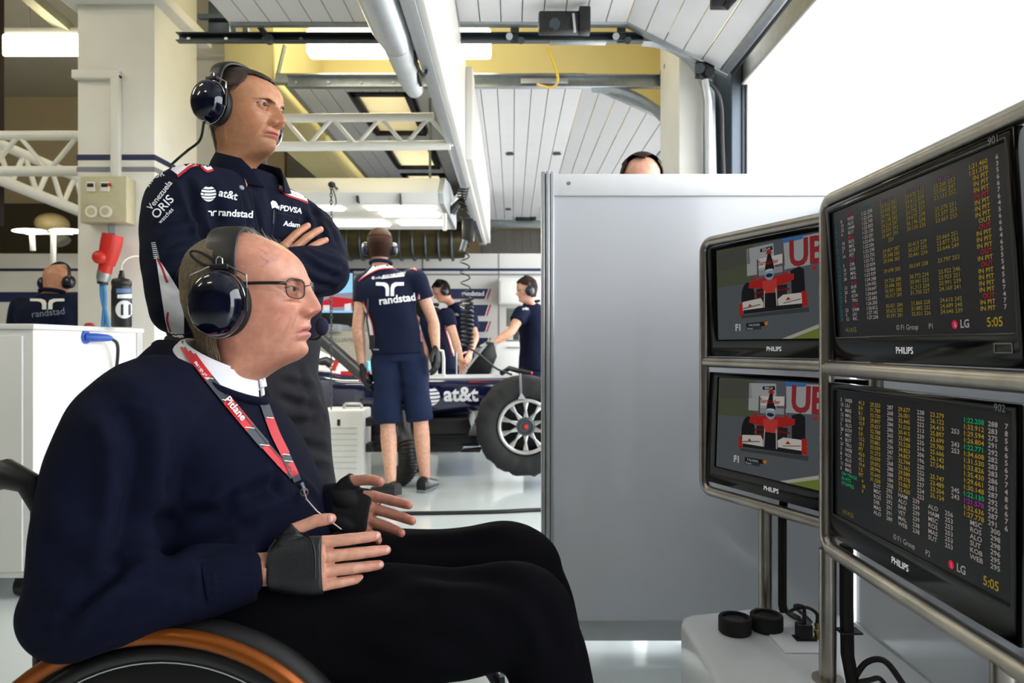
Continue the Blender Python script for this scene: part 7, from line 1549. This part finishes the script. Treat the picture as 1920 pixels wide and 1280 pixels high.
obj('car_stand', MB().box((cx_(740), 5.5, 0), (cx_(790), 5.9, cz_(835))), M_black, car, bevel=.01); obj('car_stand', MB().box((cx_(1090), 5.6, 0), (cx_(1120), 5.8, cz_(765))), M_black, car, bevel=.01)
wz = P(985, 795, 5.0); wx, wzz = wz.x, wz.z
wh = obj('wheel', MB().lathe([(.0,.1),(.17,.1),(.21,.02),(.30,.0),(.335,.03),(.350,.09),(.350,.25),(.335,.31),(.25,.33),(0,.33)], (wx, 4.86, wzz), (0,1,0), 72), M_tyre, car)
wc_b = MB(); rgs = []
for i in range(73-1):
    a = 2*math.pi*i/72; d = Vector((math.cos(a), 0, math.sin(a))); k = .006*math.sin(a*17)+.004*math.sin(a*31+1); c = Vector((wx, 0, wzz))
    rgs.append([c+d*.355+Vector((0,5.16,0)), c+d*(.362+k)+Vector((0,5.0,0)), c+d*(.358+k)+Vector((0,4.88,0)), c+d*(.335+k*.5)+Vector((0,4.835+k,0)), c+d*.27+Vector((0,4.82+k,0)), c+d*(.215)+Vector((0,4.835,0)), c+d*.205+Vector((0,4.86,0))])
wc_b.rings(rgs, caps=False, closed=True)
obj('tyre_blanket', wc_b, mat('blanket_black', '#1a1a1c', .75, var=.15, scale=15, bump=.3, bscale=60), wh, smooth=80)
M_rimc = mat('wheel_alloy', '#c4c4c2', .3, .8, var=.05); obj('rim_ring', MB().torus((wx,4.852,wzz), (0,1,0), .188, .016, 60, 10), M_rimc, wh)
for k in range(10):
    a = 2*math.pi*(k+.5)/10; d = Vector((math.cos(a),0,math.sin(a))); t_ = Vector((-math.sin(a),0,math.cos(a))); c = Vector((wx,4.856,wzz))
    obj('spoke', MB().prism([c+d*.06-t_*.02, c+d*.06+t_*.02, c+d*.115+t_*.008, c+d*.18+t_*.022, c+d*.18-t_*.022, c+d*.115-t_*.008], (0,.03,0)), M_rimc, wh, bevel=.004)
obj('hub', MB().lathe([(.068,.03),(.066,0),(.05,-.008),(.045,.004),(.022,.006),(.022,-.006),(0,-.008)], (wx,4.85,wzz), (0,1,0), 32), M_galvd, wh); obj('wheel_nut', MB().lathe([(.02,0),(.016,-.012),(0,-.014)], (wx,4.844,wzz), (0,1,0), 6), M_redp, wh)
obj('strap', MB().bar(P(975,700,4.80), P(977,742,4.82), .014, .01), M_greys, wh); obj('strap_plate', MB().prism([P(971,748,4.81),P(978,736,4.81),P(986,748,4.81)], (0,.01,0)), M_alu, wh)
obj('mirror_stem', MB().cyl(P(856,705,5.5), P(856,660,5.5), .006, 8), M_galv, car); obj('cockpit_wiring', MB().tube([P(940,700,5.3), P(955,690,5.25), P(975,696,5.2), P(995,700,5.2)], .02, 8), M_black, car); obj('light', MB().ball(P(996,699,5.2), .012), M_redp, car)
wg = thing('small_wing_board', 'black board leaning on the car under the reaching glove', 'board', P(900, 690, 5.9)); obj('panel', MB().prism([P(872,702,5.8),P(917,702,5.8),P(932,668,5.8),P(926,642,5.8),P(912,640,5.8)], (0,.03,0)), M_carblack, wg, bevel=.004); obj('edge', MB().bar(P(868,700,5.79), P(912,645,5.79), .01, .02), M_alu, wg)
pf = thing('white_stand', 'white tubular loop handle standing beside the mechanic in shorts', 'handle', P(824, 690, 5.2)); obj('loop', MB().tube([P(818,702,5.2), P(818,665,5.2), P(822,656,5.2), P(830,658,5.2), P(832,672,5.2), P(832,702,5.2)], .012, 10), M_white, pf); obj('foot', MB().box(P(814,706,5.18), P(836,701,5.24)), M_white, pf)
bm2 = thing('carbon_boom', 'dark carbon tube slanting down to the left glove of the mechanic in shorts', 'tube', P(640, 660, 4.6)); obj('tube', MB().cyl(P(570,606,4.55), P(690,712,4.75), .042, 20), mat('carbon_tube', '#3b3a38', .35, .1, var=.2, scale=200), bm2); obj('end_cap', MB().cyl(P(687,709,4.745), P(694,716,4.76), .044, 20), M_black, bm2); obj('grip', MB().torus(P(683,706,4.74), (.7,.1,-.7), .044, .008, 20, 8), M_redp, bm2)
dc = thing('drinks_can', 'light blue can behind the left glove of the mechanic in shorts', 'can', P(687, 695, 5.2)); obj('can_body', MB().lathe([(0,0),(.03,0),(.033,.006),(.033,.10),(.026,.11),(0,.11)], P(687,703,5.2), seg=20), mat('can_blue', '#6db7d8', .3, .4), dc); obj('shelf', MB().box(P(670,707,5.1), P(700,703,5.3)), M_black, dc)
fc = thing('flight_case', 'white ribbed equipment case standing on the floor left of the mechanic in shorts', 'case', P(650, 905, 5.0)); M_fc = mat('case_white', '#e6e6e2', .4, var=.03)
x0, x1 = P(600,0,5.0).x, P(682,0,5.0).x; zt_ = P(0,768,5.0).z; obj('shell', MB().box((x0,5.0,.0),(x1,5.27,zt_)), M_fc, fc, bevel=.015, bseg=3)
for k in range(8): obj('rib', MB().box((x0+.03,4.992,.12+k*.042),(x1-.05,5.001,.128+k*.042)), mat('case_rib', '#c9c9c4', .5), fc, smooth=False)
obj('label', MB().box(P(632,798,4.994), P(638,786,5.0)), M_black, fc); obj('top_handle', MB().tube([P(645,768,5.1),P(645,760,5.1),P(648,757,5.1),P(675,757,5.1),P(678,760,5.1),P(678,768,5.1)], .011, 10), M_alu, fc)
for y in (793, 842): obj('latch', MB().box((x1-.002, 5.06, P(0,y+8,5.0).z), (x1+.05, 5.2, P(0,y-8,5.0).z)), M_black, fc, bevel=.006)
hz = thing('air_hose', 'fat ribbed black hose curling on the floor between the mechanic\'s feet', 'hose', P(760, 900, 5.0)); pth = [P(752,770,5.1), P(757,810,5.08), P(765,845,5.0), P(765,875,4.98), P(752,893,4.98), P(735,890,5.0)]; S_ = spline(pth, 6); obj('hose_body', MB().tube([Vector(p) for p in S_], [.055+.014*min(1, i/12) for i in range(len(S_))], 16), M_black, hz)
hr = MB()
for i in range(10, len(S_)-1): d = Vector(S_[i+1])-Vector(S_[i-1]); hr.torus(S_[i], d, .069, .005, 24, 6)
obj('hose_ribs', hr, M_blackm, hz)['kind'] = 'stuff'; obj('pipe', MB().cyl(P(742,800,5.05), P(762,850,5.0), .02, 12), M_galvd, hz); obj('upright', MB().box((P(752,0,5.15).x,5.12,0),(P(762,0,5.15).x,5.18,P(0,760,5.15).z)), M_carblack, hz)
fcb = cable('floor_cable', [P(700,962,4.1).xy.to_3d()+Vector((0,0,.012)), Vector((-.45,4.12,.012)), Vector((-.1,4.15,.012)), Vector((.25,4.2,.012)), Vector((.6,4.1,.012))], .012, M_black); tag(fcb, 'black cable lying on the floor beyond the seated man\'s hands', 'cable')
